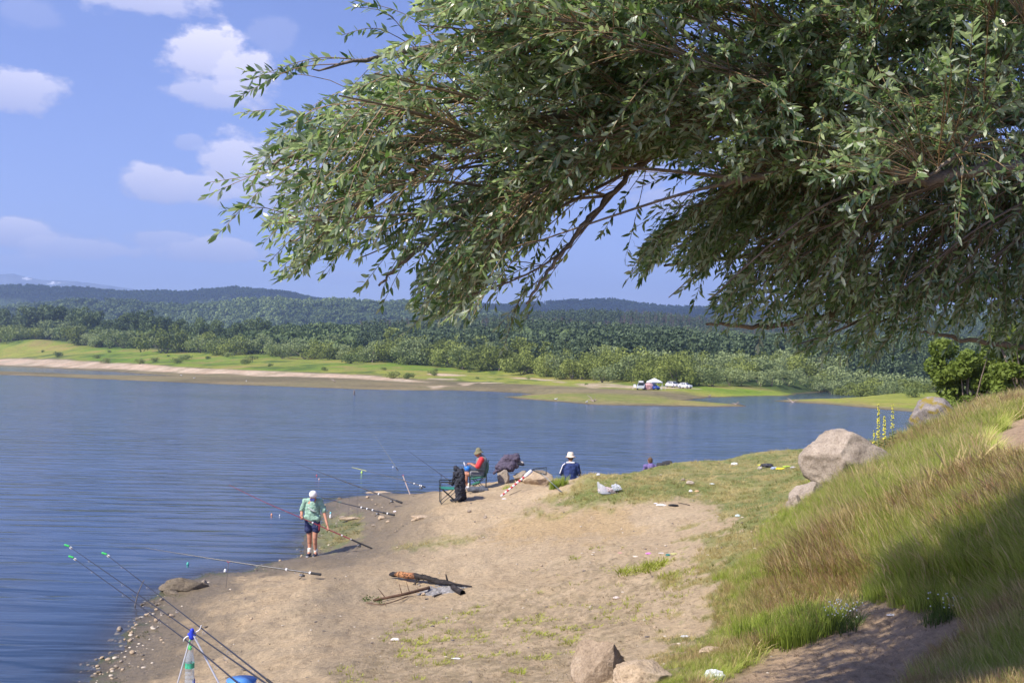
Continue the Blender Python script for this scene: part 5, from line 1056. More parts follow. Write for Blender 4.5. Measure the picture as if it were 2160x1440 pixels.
# ---- fishing rods: tapered blank, grip, guides, reel
def rod(name, pts, label, col, r0=.012, r1=.0025, grip=.45, reel=None, guides=6, tipcol=None, rings=None, tipfrac=.12, group=None):
    pts = [Vector(p) for p in pts]; o0 = pts[0]; t = empty('fishing_rod', o0, label, 'fishing rod', group); q = smooth_path([tuple(p - o0) for p in pts], 24) if len(pts) > 2 else np.linspace([0, 0, 0], list(pts[1] - o0), 24)
    L = np.linalg.norm(q[-1] - q[0]); ng = max(2, int(24 * grip / L)); kk = 1.0 if name in ('tripod', 'red') else 1.3; r0 *= kk; r1 *= kk * 1.2; rr = np.linspace(r0, r1, 24); bm_ = mat('rod_%s' % name, col, .3, .1, spec=.6)
    nt = 24 - int(24 * tipfrac) if tipcol else 24
    v, f = tubes([(q[:nt], rr[:nt], 8)]); link('blank', np_mesh('blank', v, f), bm_, t, True); v, f = tubes([(q[:ng + 1], np.full(ng + 1, r0 * 1.35), 8)]); link('grip', np_mesh('grip', v, f), mat('rod_grip', (.03,.03,.032), .8), t, True)
    if tipcol: v, f = tubes([(q[nt - 1:], rr[nt - 1:] * 1.2, 6)]); link('tip', np_mesh('tip', v, f), mat('tip_%s' % name, tipcol, .5, .05), t)
    for k in range(guides):
        i = int(ng + 1 + (23 - ng - 2) * (k + .6) / guides); c = Vector(q[i]); d = (Vector(q[i + 1]) - c).normalized(); rad = .016 * (1 - k / guides) + .006
        bm = bmesh.new(); vs = []
        M = Matrix.Translation(c - Vector((0, 0, rad + rr[i]))) @ d.to_track_quat('Z', 'Y').to_matrix().to_4x4(); ring = []
        for a in range(12):
            for b in range(4):
                A = a / 12 * 6.283; B = b / 4 * 6.283; ring.append(M @ Vector(((rad + .0022 * math.cos(B)) * math.cos(A), (rad + .0022 * math.cos(B)) * math.sin(A), .0022 * math.sin(B))))
        vv = [bm.verts.new(p) for p in ring]
        for a in range(12):
            for b in range(4): bm.faces.new((vv[a*4+b], vv[((a+1)%12)*4+b], vv[((a+1)%12)*4+(b+1)%4], vv[a*4+(b+1)%4]))
        me = bpy.data.meshes.new('guide'); bm.to_mesh(me); bm.free(); link('guide', me, mat('guide_steel', (.7,.7,.7), .25, .05, metallic=.6), t)
    for fr in (rings or []):
        i = int(fr * 23); c = q[i]; d = q[min(i + 1, 23)] - q[i - 1]; d /= np.linalg.norm(d); v, f = tubes([([c - d * .018, c + d * .018], [r0 * 1.5, r0 * 1.5], 8)]); link('ring', np_mesh('ring', v, f), mat('ring_silver', (.75,.75,.75), .3, .05), t)
    if reel:
        i = max(1, int(reel / L * 23)); c = Vector(q[i]); d = (Vector(q[i + 1]) - c).normalized(); rl = bpy.data.objects.new('reel', None); COL.objects.link(rl); rl.parent = t; rl.location = c - Vector((0, 0, .075)); rl.rotation_euler = d.to_track_quat('X', 'Z').to_euler(); rm_ = mat('reel_black', (.025,.025,.028), .35, .1, spec=.6)
        v, f = tubes([([(0, 0, .07), (.0, 0, .0)], [.007, .010], 6)]); link('foot', np_mesh('foot', v, f), rm_, rl)
        tube_blob('housing', [((-.02, 0, 0), (.015, 0, -.004), .026, .024), ((-.02, .02, 0), (-.02, -.02, 0), .018, .018)], rm_, rl, .006, 1)
        v, f = tubes([([(.02, 0, 0), (.03, 0, 0), (.035, 0, 0), (.06, 0, 0), (.065, 0, 0), (.07, 0, 0)], [.02, .034, .024, .024, .034, .005], 14)]); link('spool', np_mesh('spool', v, f), mat('spool', (.35,.35,.37), .3, .1, metallic=.6), rl, True)
        v, f = tubes([([(.03, .042, .01), (.055, .045, .03), (.062, 0, .045), (.055, -.045, .03), (.03, -.042, .01)], [.003] * 5, 5), ([(-.015, .03, 0), (-.015, .06, 0), (.02, .062, -.045), (.02, .085, -.045)], [.004] * 4, 5), ([(.02, .085, -.045), (.02, .11, -.045)], [.011, .011], 8)]); link('bail_and_handle', np_mesh('bail_and_handle', v, f), rm_, rl)
    return t
def seg2(a, b, ext): a = Vector(a); b = Vector(b); return b + (b - a).normalized() * ext
BLK = (.030,.030,.036)
# the red rod in his hands
A = gm + ROD_A; B = gm + ROD_B; d_ = (A - B).normalized(); zb = gz((B - d_ * 1.1).x, (B - d_ * 1.1).y)
butt = B - d_ * 1.18; butt.z = max(butt.z, zb + .03); rod('red', [butt, B, A, A + d_ * 1.0, A + d_ * 1.95 + Vector((0, .1, .02))], 'dark red fishing rod held in both hands by the standing man', (.26,.035,.05), .015, .004, .5, .42, 6, rings=(.14, .17, .2, .42))
def rod_px(name, a, Da, b, Db, label, col=BLK, mid=None, **k):
    pts = [P(*a, Da)] + ([P(mid[0], mid[1], mid[2])] if mid else []) + [P(*b, Db)]; return rod(name, pts, label, col, **k)
def rest(foot_px, top_px, label, col, headcol, D=None, forked=True, r=.006):
    g = G(*foot_px) if D is None else D; D_ = g.y; tp = P(*top_px, D_); t = empty('rod_rest', g, label, 'rod rest'); v, f = tubes([([(0, 0, -.15), tuple(tp - g)], [r, r], 6)]); link('stake', np_mesh('stake', v, f), mat('rest_%d' % int(col[0] * 100), col, .5, .1), t)
    h = tp - g; v, f = tubes([([tuple(h + Vector((-.03, 0, .045))), tuple(h + Vector((-.02, 0, .012))), tuple(h), tuple(h + Vector((.02, 0, .012))), tuple(h + Vector((.03, 0, .045)))], [.007] * 5, 6)]); link('fork', np_mesh('fork', v, f), mat('fork_%d_%d' % (int(headcol[0] * 100), int(headcol[1] * 100)), headcol, .5, .05), t); return t
# rod on the single rest, left of the standing man's feet
gB = G(676, 1222); rod_px('b', (677, 1211), gB.y, (300, 1154), gB.y + 1.0, 'black rod on a pink forked rest at the water, below the standing man', mid=(482, 1183, gB.y + .5), reel=.62, guides=6, r0=.015, rings=(.12, .26))
rest((475, 1226), (482, 1186), 'thin rod rest with a pink head at the edge of the water', (.16,.14,.13), (.55,.10,.16), D=Vector((P(475, 1226, gB.y + .5).x, gB.y + .5, .06)))
gD = G(830, 1092); rod_px('d', (832, 1086), gD.y, (655, 1040), gD.y + 1.6, 'black rod with pale rings on a green headed rest, right of the standing man', mid=(717, 1059, gD.y + 1.0), reel=.58, r0=.016, rings=(.1, .22, .3, .34))
rest((708, 1107), (717, 1060), 'bent grey stick with a turquoise rod rest head, right of the standing man', (.34,.28,.22), (.10,.42,.36), D=Vector((P(708, 1107, gD.y + 1.0).x, gD.y + 1.0, gz(P(708, 1107, gD.y + 1.0).x, gD.y + 1.0))))
gE = G(846, 1068); rod_px('e', (848, 1060), gE.y, (612, 972), gE.y + 2.2, 'longest thick black rod pointing out over the water behind the standing man', mid=(740, 1020, gE.y + 1.0), reel=.75, r0=.018, guides=5, rings=(.28,))
for i, (fx, fy, tx, ty) in enumerate([(737, 1048, 737, 1020), (756, 1047, 755, 1027)]):
    g = Vector((P(fx, fy, gE.y + .8).x, gE.y + .8, 0)); g.z = gz(g.x, g.y); rest(None, (tx, ty), ['thin dark wire rest under the long black rod, left one', 'thin dark wire rest under the long black rod, right one'][i], (.08,.08,.08), (.08,.08,.08), D=g, r=.004)
# loose reel lying under the rod
# rods in front of the seated man
gF = G(870, 1038); rod_px('f', (897, 1027), gF.y - .3, (742, 985), gF.y + .6, 'black rod with red rings and a yellow tip, in front of the seated man', mid=(848, 1012, gF.y), reel=.42, tipcol=(.75,.75,.12), tipfrac=.2, r0=.014, guides=5, rings=(.15, .2, .33))
g = Vector((P(869, 1037, gF.y).x, gF.y, 0)); g.z = gz(g.x, g.y); t = rest(None, (850, 1003), 'stout whitish stake leaning left that carries the yellow tipped rod', (.62,.5,.45), (.5,.06,.1), D=g, r=.022)
gg = Vector((P(838, 1030, gF.y + 3).x, gF.y + 3, .35)); rod_px('g', (840, 992), gF.y + 1.2, (788, 915), gF.y + 2.6, 'thin grey rod rising steeply over the water left of the seated man', (.14,.15,.13), r0=.009, r1=.003, guides=3, grip=.12)
rest(None, (838, 992), 'thin rest holding the steep grey rod over the shallows', (.12,.12,.12), (.15,.15,.15), D=Vector((P(838, 1030, gF.y + 1.2).x, gF.y + 1.2, -.1)), r=.005)
gH = G(945, 1036); rod_px('h', (950, 1015), gH.y - .2, (856, 947), gH.y + 2.4, 'black rod pointing up over the water beside the empty chair', mid=(931, 1001, gH.y + .1), reel=.35, r0=.012, guides=4, grip=.3)
g = Vector((P(926, 1030, gH.y + .1).x, gH.y + .1, 0)); g.z = gz(g.x, g.y); rest(None, (931, 1003), 'black rod rest with a wire bar beside the empty chair', (.04,.04,.04), (.04,.04,.04), D=g, r=.007)
# three rods on the tripod
HT = P(405, 1333, 10.3)
TR_ = [((600, 1468), 9.0, (404, 1331), 10.32, (143, 1150), 12.6, 'middle rod of the three long black ones on the tripod, reaching highest'), ((560, 1492), 9.0, (393, 1350), 10.28, (152, 1174), 12.4, 'lowest and leftmost of the three long black rods on the tripod'), ((598, 1460), 9.0, (422, 1322), 10.36, (222, 1167), 12.2, 'rightmost of the three long black rods on the tripod')]
for i, (a, Da, m_, Dm, b, Db, lab) in enumerate(TR_):
    t = rod('tripod', [P(*a, Da), P(*m_, Dm), P(*b, Db)], lab, BLK, .010, .0028, .55, .45, 6); bell = Vector(P(b[0] + 2, b[1] + 2, Db - .02)); e = empty('bite_bell', bell, ['green bite bell on the tip of the middle tripod rod, uppermost', 'green bite bell on the tip of the leftmost tripod rod, lowest', 'green bite bell on the tip of the rightmost tripod rod'][i], 'bell')
    tube_blob('clip', [((-.045, 0, .018), (.0, 0, .004), .012, .012)], mat('bell_green', (.05,.55,.12), .4, .1), e, .004, 1); tube_blob('bell', [((.02, 0, -.012), (.03, 0, -.018), .014, .016)], mat('bell_white', (.75,.75,.72), .3, .05), e, .004, 1)
# tripod
tfoot = HT.z; t = empty('tripod', Vector((HT.x, HT.y, gz(HT.x, HT.y))), 'aluminium rod tripod with a blue plastic head, cut by the bottom edge', 'tripod'); o0 = t.location
AL = mat('aluminium', (.62,.64,.68), .35, .05, 30, metallic=.5); BLU = mat('blue_plastic', (.02,.05,.55), .4, .08)
for a, b in (((372, 1450), -.15), ((468, 1452), -.25), ((409, 1450), .45)):
    e = P(a[0], a[1], HT.y + b + .1); dr = (e - HT).normalized(); L = (HT.z - gz(e.x, e.y)) / max(-dr.z, .2); e2 = HT + dr * L; v, f = tubes([([tuple(HT - o0), tuple(HT + dr * L * .5 - o0)], [.0085, .0085], 10), ([tuple(HT + dr * L * .5 - o0), tuple(e2 - o0)], [.006, .006], 10)]); lg = link('leg', np_mesh('leg', v, f), AL, t, True)
    v, f = tubes([([tuple(HT + dr * L * .49 - o0), tuple(HT + dr * L * .53 - o0)], [.015, .015], 10)]); link('clamp', np_mesh('clamp', v, f), BLU, lg)
tube_blob('head', [(HT - o0 + Vector((0, 0, .02)), HT - o0 + Vector((0, 0, -.05)), .022, .028), (HT - o0 + Vector((-.03, 0, -.02)), HT - o0 + Vector((.03, 0, -.02)), .016, .016)], BLU, t, .006, 1)
v, f = tubes([([(-.075, -.02, -.085), (-.07, -.02, -.06), (-.055, -.01, -.045), (.0, 0, -.02), (.06, .02, .015), (.075, .02, .035), (.085, .02, .07)], [.006] * 7, 8)]); v = v + np.array(HT - o0); link('rest_bar', np_mesh('rest_bar', v, f), mat('white_plastic', (.75,.75,.75), .35, .03), t, True)
# bottle hanging below the head
bt = HT + Vector((-.004, -.03, -.10)); t = empty('water_bottle', bt + Vector((0, 0, -.40)), 'clear plastic water bottle with green cap and label hanging under the tripod head', 'bottle')
sb = NT('clear_plastic'); gls = sb.n('ShaderNodeBsdfGlass'); gls.inputs['IOR'].default_value = 1.12; gls.inputs['Roughness'].default_value = .08; gls.inputs[0].default_value = (.93,.96,.99,1); tp_ = sb.n('ShaderNodeBsdfTransparent'); tp_.inputs[0].default_value = (.9,.94,.97,1); pb = sb.bsdf((.75,.82,.88), .15, spec=.8); m1_ = sb.n('ShaderNodeMixShader'); m1_.inputs[0].default_value = .22; sb.t.links.new(tp_.outputs[0], m1_.inputs[1]); sb.t.links.new(pb, m1_.inputs[2]); CLEAR = sb.done(m1_.outputs[0])
prof = [(.0, .002), (.032, .0), (.044, .012), (.044, .05), (.040, .055), (.044, .06), (.044, .09), (.040, .095), (.044, .10), (.044, .13), (.040, .135), (.044, .14), (.0445, .22), (.040, .26), (.028, .30), (.015, .33), (.014, .36)]
v, f = tubes([([(0, 0, z) for r, z in prof], [max(r, .001) for r, z in prof], 20)]); link('bottle', np_mesh('bottle', v, f), CLEAR, t, True)
v, f = tubes([([(0, 0, .165), (0, 0, .215)], [.0455, .0455], 20)]); link('label', np_mesh('label', v, f), mat('label_green', (.06,.42,.25), .4, .5, 40), t, True); v, f = tubes([([(0, 0, .345), (0, 0, .375), (0, 0, .376)], [.018, .018, .001], 14)]); link('cap', np_mesh('cap', v, f), mat('cap_green', (.04,.5,.10), .4, .05), t, True)
v, f = tubes([([(0, 0, .33), (-.01, 0, .42), (.0, .02, .44)], [.004] * 3, 5)]); link('cord', np_mesh('cord', v, f), mat('cap_green', (.04,.5,.10)), t)
# blue bucket at the bottom edge
p = P(510, 1433, 11.0); zt = p.z; gb_ = gz(p.x, 11.0); t = empty('bucket', Vector((p.x, 11.0, gb_)), 'light blue plastic bucket cut by the bottom edge, right of the tripod', 'bucket'); H = zt - gb_
v, f = tubes([([(0, 0, 0), (0, 0, .01), (0, 0, H), (0, 0, H + .004), (0, 0, H - .006), (0, 0, .03), (0, 0, .02)], [.001, .115, .150, .158, .146, .108, .001], 28)]); link('tub', np_mesh('tub', v, f), mat('bucket_blue', (.10,.30,.72), .35, .05), t, True)
v, f = tubes([([(.155 * math.cos(a), .155 * math.sin(a) - .02, H - .01 + .0) for a in np.linspace(math.pi, 2 * math.pi, 12)], [.004] * 12, 5)]); link('handle', np_mesh('handle', v, f), AL, t)
# stick in the water
p = PZ(277, 1277, 0); tp2 = P(303, 1223, p.y + .1) - p; v, f = tubes([([(0, 0, -.3), tuple(tp2 * .5 + Vector((.01, 0, 0))), tuple(tp2)], [.011, .010, .006], 6), ([tuple(tp2 * .3), tuple(tp2 * .3 + Vector((-.07, 0, .07)))], [.007, .004], 5), ([tuple(tp2 * .85), tuple(tp2 * .85 + Vector((.05, .02, .08)))], [.006, .003], 5)]); o = link('stick', np_mesh('stick', v, f), mat('old_wood', (.20,.17,.15), .9)); o.location = p; tag(o, 'thin forked twig stuck upright in the shallow water, lower left', 'stick')
# floats, balls and bottles on the water
def floater(px, py, r, col, label, tall=.8):
    r *= .7
    p = PZ(px, py, 0); t = empty('fishing_float', p, label, 'float'); k = 'f%02d%02d%02d' % tuple(int(c * 99) for c in col)
    tube_blob('body', [((0, 0, r * .3), (0, 0, r * (.3 + tall)), r, r * .8)], mat(k, col, .35, .05), t, r * .2, 1); v, f = tubes([([(0, 0, r * 1.5), (.01, 0, r * 3.2)], [r * .15, r * .1], 5)]); link('stem', np_mesh('stem', v, f), mat('stem_dark', (.1,.1,.1)), t)
for a in [(573, 1086, .045, (.75,.35,.2), 'orange float drifting left of the standing man'), (590, 1087, .03, (.8,.8,.8), 'small white float beside the orange one left of the standing man'), (763, 997, .065, (.55,.8,.15), 'yellow green ball float under the yellow rod tip'), (668, 1003, .04, (.7,.1,.15), 'red float on the water above the white cap'), (673, 1011, .04, (.8,.5,.4), 'peach coloured float beside the red one'), (396, 1190, .045, (.1,.5,.4), 'turquoise float on the water above the long dark rock'), (475, 1205, .05, (.8,.8,.8), 'white ball float near the pink rod rest')]: floater(*a)
pn = P(829, 981, 37); floater(829, 985, .04, (.85,.85,.85), 'tiny white float beside the steep grey rod')
g = G(697, 1093); t = empty('plastic_bottle', g, 'small white bottle with a turquoise cap on the shingle beside the grey stick', 'bottle'); tube_blob('bottle', [((0, 0, .03), (0, 0, .10), .035, .03)], mat('white_plastic', (.75,.75,.75)), t, .008, 1); tube_blob('cap', [((0, 0, .155), (0, 0, .175), .028, .026)], mat('cap_turq', (.25,.65,.7), .4, .05), t, .007, 1)

# ================================================================== THE SEATED PARTY
CH = mat('chair_steel', (.035,.04,.04), .4, .1, metallic=.3); GF = cloth('green_canvas', (.03,.13,.085)); TEAL = cloth('teal_canvas', (.03,.21,.17))
def folding_chair(loc, rz, seat, label, back=True, low=False):
    """folding armchair, front along -x"""
    t = empty('folding_chair', loc, label, 'chair', rz=rz); sh_ = .42 if not low else .36; w = .27; ba = .88 if back else .62
    for sy in (-w, w):
        v, f = tubes([([(-.24, sy, 0), (.24, sy, sh_)], [.011] * 2, 7)]); link('leg', np_mesh('leg', v, f), CH, t); v, f = tubes([([(.24, sy, 0), (-.24, sy, sh_)], [.011] * 2, 7)]); link('leg', np_mesh('leg', v, f), CH, t)
        v, f = tubes([([(.24, sy, 0), (.25, sy, sh_), (.30, sy, ba)], [.012] * 3, 7)]); link('back_post', np_mesh('back_post', v, f), CH, t); v, f = tubes([([(-.24, sy, 0), (-.26, sy, .60)], [.011] * 2, 7)]); link('front_post', np_mesh('front_post', v, f), CH, t)
        boxes('armrest', [(-.01, sy, .61, .5, .06, .025)], CH, t, .008)
    for xx in (-.24, .24): v, f = tubes([([(xx, -w, .02), (-xx * 0 + xx, w, .02)], [.009] * 2, 6)]); link('crossbar', np_mesh('crossbar', v, f), CH, t)
    def sag(x0, z0, x1, z1, dz, nm, wd=w):
        V = []
        for i in range(9):
            for j in range(9): u = i / 8; q = j / 8; s2 = math.sin(math.pi * q) * math.sin(math.pi * u); V.append((x0 + (x1 - x0) * u + (dz * s2 if abs(z1 - z0) > .3 else 0), -wd + 2 * wd * q, z0 + (z1 - z0) * u - (0 if abs(z1 - z0) > .3 else dz * s2)))
        o = link(nm, np_mesh(nm, V, grid_faces(9, 9)), seat, t, True); o.modifiers.new('thick', 'SOLIDIFY').thickness = .012
    sag(-.25, sh_, .24, sh_ - .02, .05, 'seat')
    if back: sag(.245, sh_, .295, ba - .03, .05, 'backrest')
    return t
g = G(1008, 1031); ch = folding_chair(g, 0, GF, 'dark green high backed folding chair the man in the red shirt sits in'); sd_ = g
tube_blob('side_pocket', [((-.18, -.30, .36), (.06, -.30, .40), .05, .06, .5), ((-.12, -.30, .20), (.0, -.30, .24), .07, .09, .5)], GF, ch, .012, 3)
# seated man facing left
s2 = empty('person', g + Vector((0, -.02, 0)), 'seated angler in olive sun hat, red shirt and grey vest, facing left', 'person')
hd = Vector((-.02, 0, 1.10)); hf = Vector((-.85, -.05, -.52)); hu = Vector((-.5, 0, .86)); hipc = Vector((.10, 0, .50)); chs = Vector((.10, 0, .86)); hands = Vector((-.29, -.05, .80))
bd = [(hipc, chs, .15, .16, .85), (chs, chs + Vector((-.02, 0, .10)), .13, .09), (chs + Vector((-.03, 0, .1)), hd + Vector((.03, 0, -.06)), .06, .055)]
for s_ in (-1, 1):
    sh_ = Vector((.09, .18 * s_, .93)); el = Vector((-.03, .24 * s_, .70)); wr = Vector((-.22, .08 * s_, .78)); bd += [(sh_, el, .052, .042), (el, wr, .040, .029)] + hand(wr + Vector((-.05, -.01 * s_, .01)), (-.85, -.45 * s_, .05), (0, -.3 * s_, -.9), .7)
    hp = Vector((.06, .09 * s_, .48)); kn = Vector((-.40 - .03 * s_, .11 * s_, .47)); an = Vector((-.36 + .05 * s_, .12 * s_, .09)); bd += [(hp, kn, .085, .060), (kn, kn + Vector((.02, 0, -.13)), .056, .056), (kn + Vector((.02, 0, -.13)), an, .054, .035), (an, an + Vector((-.14, 0, -.05)), .036, .034)]
bd += head_parts(hd, hf, hu); tube_blob('body', bd, SKIN2, s2, .0095, 2); face_bits(hd, hf, hu, s2)
tube_blob('hair', [(hd + Vector((.05, 0, -.02)), hd + Vector((.05, 0, -.05)), .065, .05)], mat('grey_hair', (.20,.18,.16), .9), s2, .01, 2)
tube_blob('shirt', [(Vector((.09, .185 * s_, .93)), Vector((-.01, .235 * s_, .735)), .082, .078) for s_ in (-1, 1)] + [(Vector((.09, -.16, .92)), Vector((.09, .16, .92)), .09, .09)], cloth('red_shirt', (.62,.05,.06), .1), s2, .011, 2)
tube_blob('vest', [(hipc + Vector((0, 0, .02)), chs, .175, .180, .95), (chs, chs + Vector((-.01, 0, .09)), .175, .12, .95)], cloth('grey_vest', (.22,.22,.21)), s2, .012, 3)
tube_blob('shorts', [(Vector((.08, .09 * s_, .48)), Vector((-.18, .11 * s_, .485)), .112, .10) for s_ in (-1, 1)] + [(Vector((.10, -.06, .5)), Vector((.10, .06, .5)), .14, .14)], cloth('grey_shorts', (.17,.17,.18)), s2, .011, 2)
OLV = cloth('olive_hat', (.19,.175,.10), .15); ht = tube_blob('sun_hat', [(hd + Vector((.015, 0, .05)), hd + Vector((.01, 0, .095)), .100, .085)], OLV, s2, .009, 2)
def brim(c, n, r0, r1, drop, m, parent):
    n = Vector(n).normalized(); q = n.to_track_quat('Z', 'Y').to_matrix(); V = []; F_ = []
    for k, (r, z) in enumerate(((r0, .0), ((r0 + r1) / 2, -drop * .35), (r1, -drop))):
        for a in range(28): A = a / 28 * 6.283; V.append(tuple(Vector(c) + q @ Vector((r * math.cos(A), r * math.sin(A), z + .006 * math.sin(3 * A) * k))))
    for k in range(2):
        for a in range(28): F_.append((k * 28 + a, k * 28 + (a + 1) % 28, (k + 1) * 28 + (a + 1) % 28, (k + 1) * 28 + a))
    o = link('brim', np_mesh('brim', V, F_), m, parent, True); o.modifiers.new('thick', 'SOLIDIFY').thickness = .006
brim(hd + Vector((.01, 0, .055)), (-.25, 0, 1), .09, .155, .055, OLV, ht)
for s_, sx in ((-1, -.41), (1, -.31)): tube_blob('shoe', [(Vector((sx + .03, .12 * s_, .055)), Vector((sx - .13, .12 * s_, .04)), .055, .050)], cloth('white_shoe', (.72,.70,.72), .1), s2, .009, 1); tube_blob('sock', [(Vector((sx + .02, .12 * s_, .14)), Vector((sx + .02, .12 * s_, .09)), .045, .045)], cloth('white_sock', (.76,.76,.66)), s2, .009, 1)
# bait tub in his lap
t = empty('bait_tub', g + Vector((-.33, -.05, .555)), 'bright blue bait tub with a white lid tilted open on the seated man\'s lap', 'tub')
v, f = tubes([([(0, 0, 0), (0, 0, .005), (0, 0, .15), (0, 0, .155), (0, 0, .15), (0, 0, .02), (0, 0, .02)], [.001, .075, .095, .10, .09, .07, .001], 22)]); link('tub', np_mesh('tub', v, f), mat('tub_blue', (.03,.20,.62), .35, .05), t, True)
v, f = tubes([([(0, 0, 0), (.0, 0, .0), (0, 0, .012), (0, 0, .012)], [.001, .098, .098, .001], 22)]); o = link('lid', np_mesh('lid', v, f), mat('white_plastic', (.75,.75,.75)), t, True); o.location = (-.07, -.02, .19); o.rotation_euler = (.15, 1.05, 0)
# gear under and beside his chair
def soft(name, loc, parts, m, label, cat, vox=.014, sm=3, wr=.02): o = tube_blob(name, parts, m, None, vox, sm, wr=wr); o.location = loc; return tag(o, label, cat)
g2 = G(1012, 1036); soft('bag', g2 + Vector((-.02, -.18, 0)), [((-.28, 0, .06), (.22, 0, .06), .07, .07), ((-.2, .05, .10), (.15, .05, .11), .06, .07)], cloth('grey_bag', (.09,.10,.12)), 'low grey tackle bag lying under the green folding chair', 'bag')
g2 = G(978, 1028); soft('towel', g2 + Vector((0, .05, 0)), [((-.03, 0, .05), (.0, 0, .22), .05, .06), ((.03, 0, .1), (.02, 0, .2), .05, .05)], cloth('pale_towel', (.60,.50,.66)), 'pale pink and white cloth bag standing left of the seated man\'s shins', 'bag')
# empty chair with black rucksack and jacket
g = G(937, 1062); ch2 = folding_chair(g + Vector((.12, .15, 0)), R(8), TEAL, 'empty teal folding chair with a black jacket over its back, left of the seated man')
FLC = cloth('black_fleece', (.028,.030,.040), .4)
soft('jacket', g + Vector((.12, .15, 0)), [((.30, -.2, .82), (.30, .2, .82), .09, .09), ((.30, -.18, .8), (.33, -.2, .25), .11, .12), ((.30, .0, .85), (.34, 0, .18), .12, .14), ((.30, .18, .8), (.32, .2, .3), .11, .10), ((.18, -.15, .84), (.10, -.17, .55), .07, .05), ((.22, .05, .90), (.16, .06, .96), .08, .06), ((.25, -.25, .60), (.30, -.28, .20), .09, .10)], FLC, 'black fleece jacket and rucksack hanging over the back of the empty chair', 'jacket', .018, 3, .06)
# draped dark jacket on the boulders
p = G(1075, 1008); JK = cloth('plum_jacket', (.085,.070,.105), .25, 6)
t = empty('rucksack', P(1073, 1004, p.y), 'plum grey jacket draped over a rucksack on top of the grey boulders', 'rucksack')
tube_blob('jacket', [((-.34, 0, .28), (-.05, 0, .52), .10, .17), ((-.05, 0, .50), (.20, 0, .56), .17, .15), ((-.38, 0, .16), (-.2, 0, .22), .06, .12), ((-.18, -.06, .30), (.05, -.08, .32), .15, .17), ((-.12, -.14, .18), (-.12, -.14, .10), .08, .06), ((.12, -.05, .4), (.22, -.02, .34), .13, .1), ((-.43, -.05, .12), (-.48, -.05, .08), .04, .03)], JK, t, .018, 4, wr=.035)
tube_blob('collar', [((.24, -.02, .62), (.36, -.02, .46), .04, .035), ((.36, -.02, .46), (.42, -.04, .42), .04, .05)], cloth('cream_trim', (.45,.40,.36)), t, .012, 2); tube_blob('pocket', [((.30, -.06, .42), (.44, -.06, .38), .06, .05)], FLC, t, .012, 2)
# striped rod case leaning on the boulder
a = G(1056, 1048); b = P(1121, 993, a.y + .5); t = empty('rod_case', a, 'red and white striped pole case leaning right against the sandy boulder', 'case')
vv = b - a; n_ = 13
for i in range(n_):
    u0 = i / n_ * .82; u1 = (i + 1) / n_ * .82; v, f = tubes([([tuple(vv * u0), tuple(vv * u1)], [.026 + .012 * u0, .026 + .012 * u1], 9)]); link('stripe', np_mesh('stripe', v, f), mat('case_red', (.50,.06,.07), .5, .1) if i % 2 else mat('case_white', (.78,.76,.78), .5, .05), t, True)
v, f = tubes([([tuple(vv * .80), tuple(vv * .83), tuple(vv * 1.0), tuple(vv * 1.005)], [.036, .055, .058, .002], 12)]); link('cap', np_mesh('cap', v, f), mat('case_white', (.78,.76,.78)), t, True)
# second red pole and green stick next to it
a = G(1075, 1044); b = G(1100, 1036); v, f = tubes([([(0, 0, .01), tuple(b - a + Vector((0, 0, .06)))], [.008, .006], 5)]); o = link('stick', np_mesh('stick', v, f), mat('dark_stick', (.08,.07,.05), .8)); o.location = a; tag(o, 'thin dark stick lying right of the foot of the striped case', 'stick')
# landing net
a = G(1185, 1039); hd_ = P(1143, 998, a.y + .8); t = empty('landing_net', a, 'landing net with a triangular mesh head propped on the sandy boulder', 'landing net')
v, f = tubes([([(0, 0, .01), tuple((hd_ - a) * .45)], [.014, .011], 8)]); link('grip', np_mesh('grip', v, f), mat('net_grip', (.10,.12,.13), .6), t); v, f = tubes([([tuple((hd_ - a) * .45), tuple(hd_ - a)], [.009, .008], 8)]); link('handle', np_mesh('handle', v, f), mat('net_handle', (.22,.25,.28), .4), t)
c1, c2, c3, c4 = [P(*q, a.y + .8 + k) - a for q, k in (((1143, 998), 0), ((1122, 991), .1), ((1153, 985), .35), ((1152, 1001), .3))]
v, f = tubes([([tuple(c1), tuple(c2), tuple(c2 + Vector((.02, 0, .03))), tuple(c3), tuple(c4), tuple(c1)], [.014] * 6, 6)]); link('frame', np_mesh('frame', v, f), CH, t)
pa = []
for i in range(9):
    u = i / 8; pa.append(([tuple(c1.lerp(c4, u)), tuple(c1.lerp(c4, u).lerp(c2.lerp(c3, u), .5) - Vector((0, 0, .07 * math.sin(math.pi * u) + .02))), tuple(c2.lerp(c3, u))], [.0035] * 3, 3)); pa.append(([tuple(c1.lerp(c2, u)), tuple(c1.lerp(c2, u).lerp(c4.lerp(c3, u), .5) - Vector((0, 0, .07 * math.sin(math.pi * u) + .02))), tuple(c4.lerp(c3, u))], [.0035] * 3, 3))
v, f = tubes(pa); o = link('mesh', np_mesh('mesh', v, f), mat('net_mesh', (.12,.16,.17), .8), t); tag(o, kind='stuff')
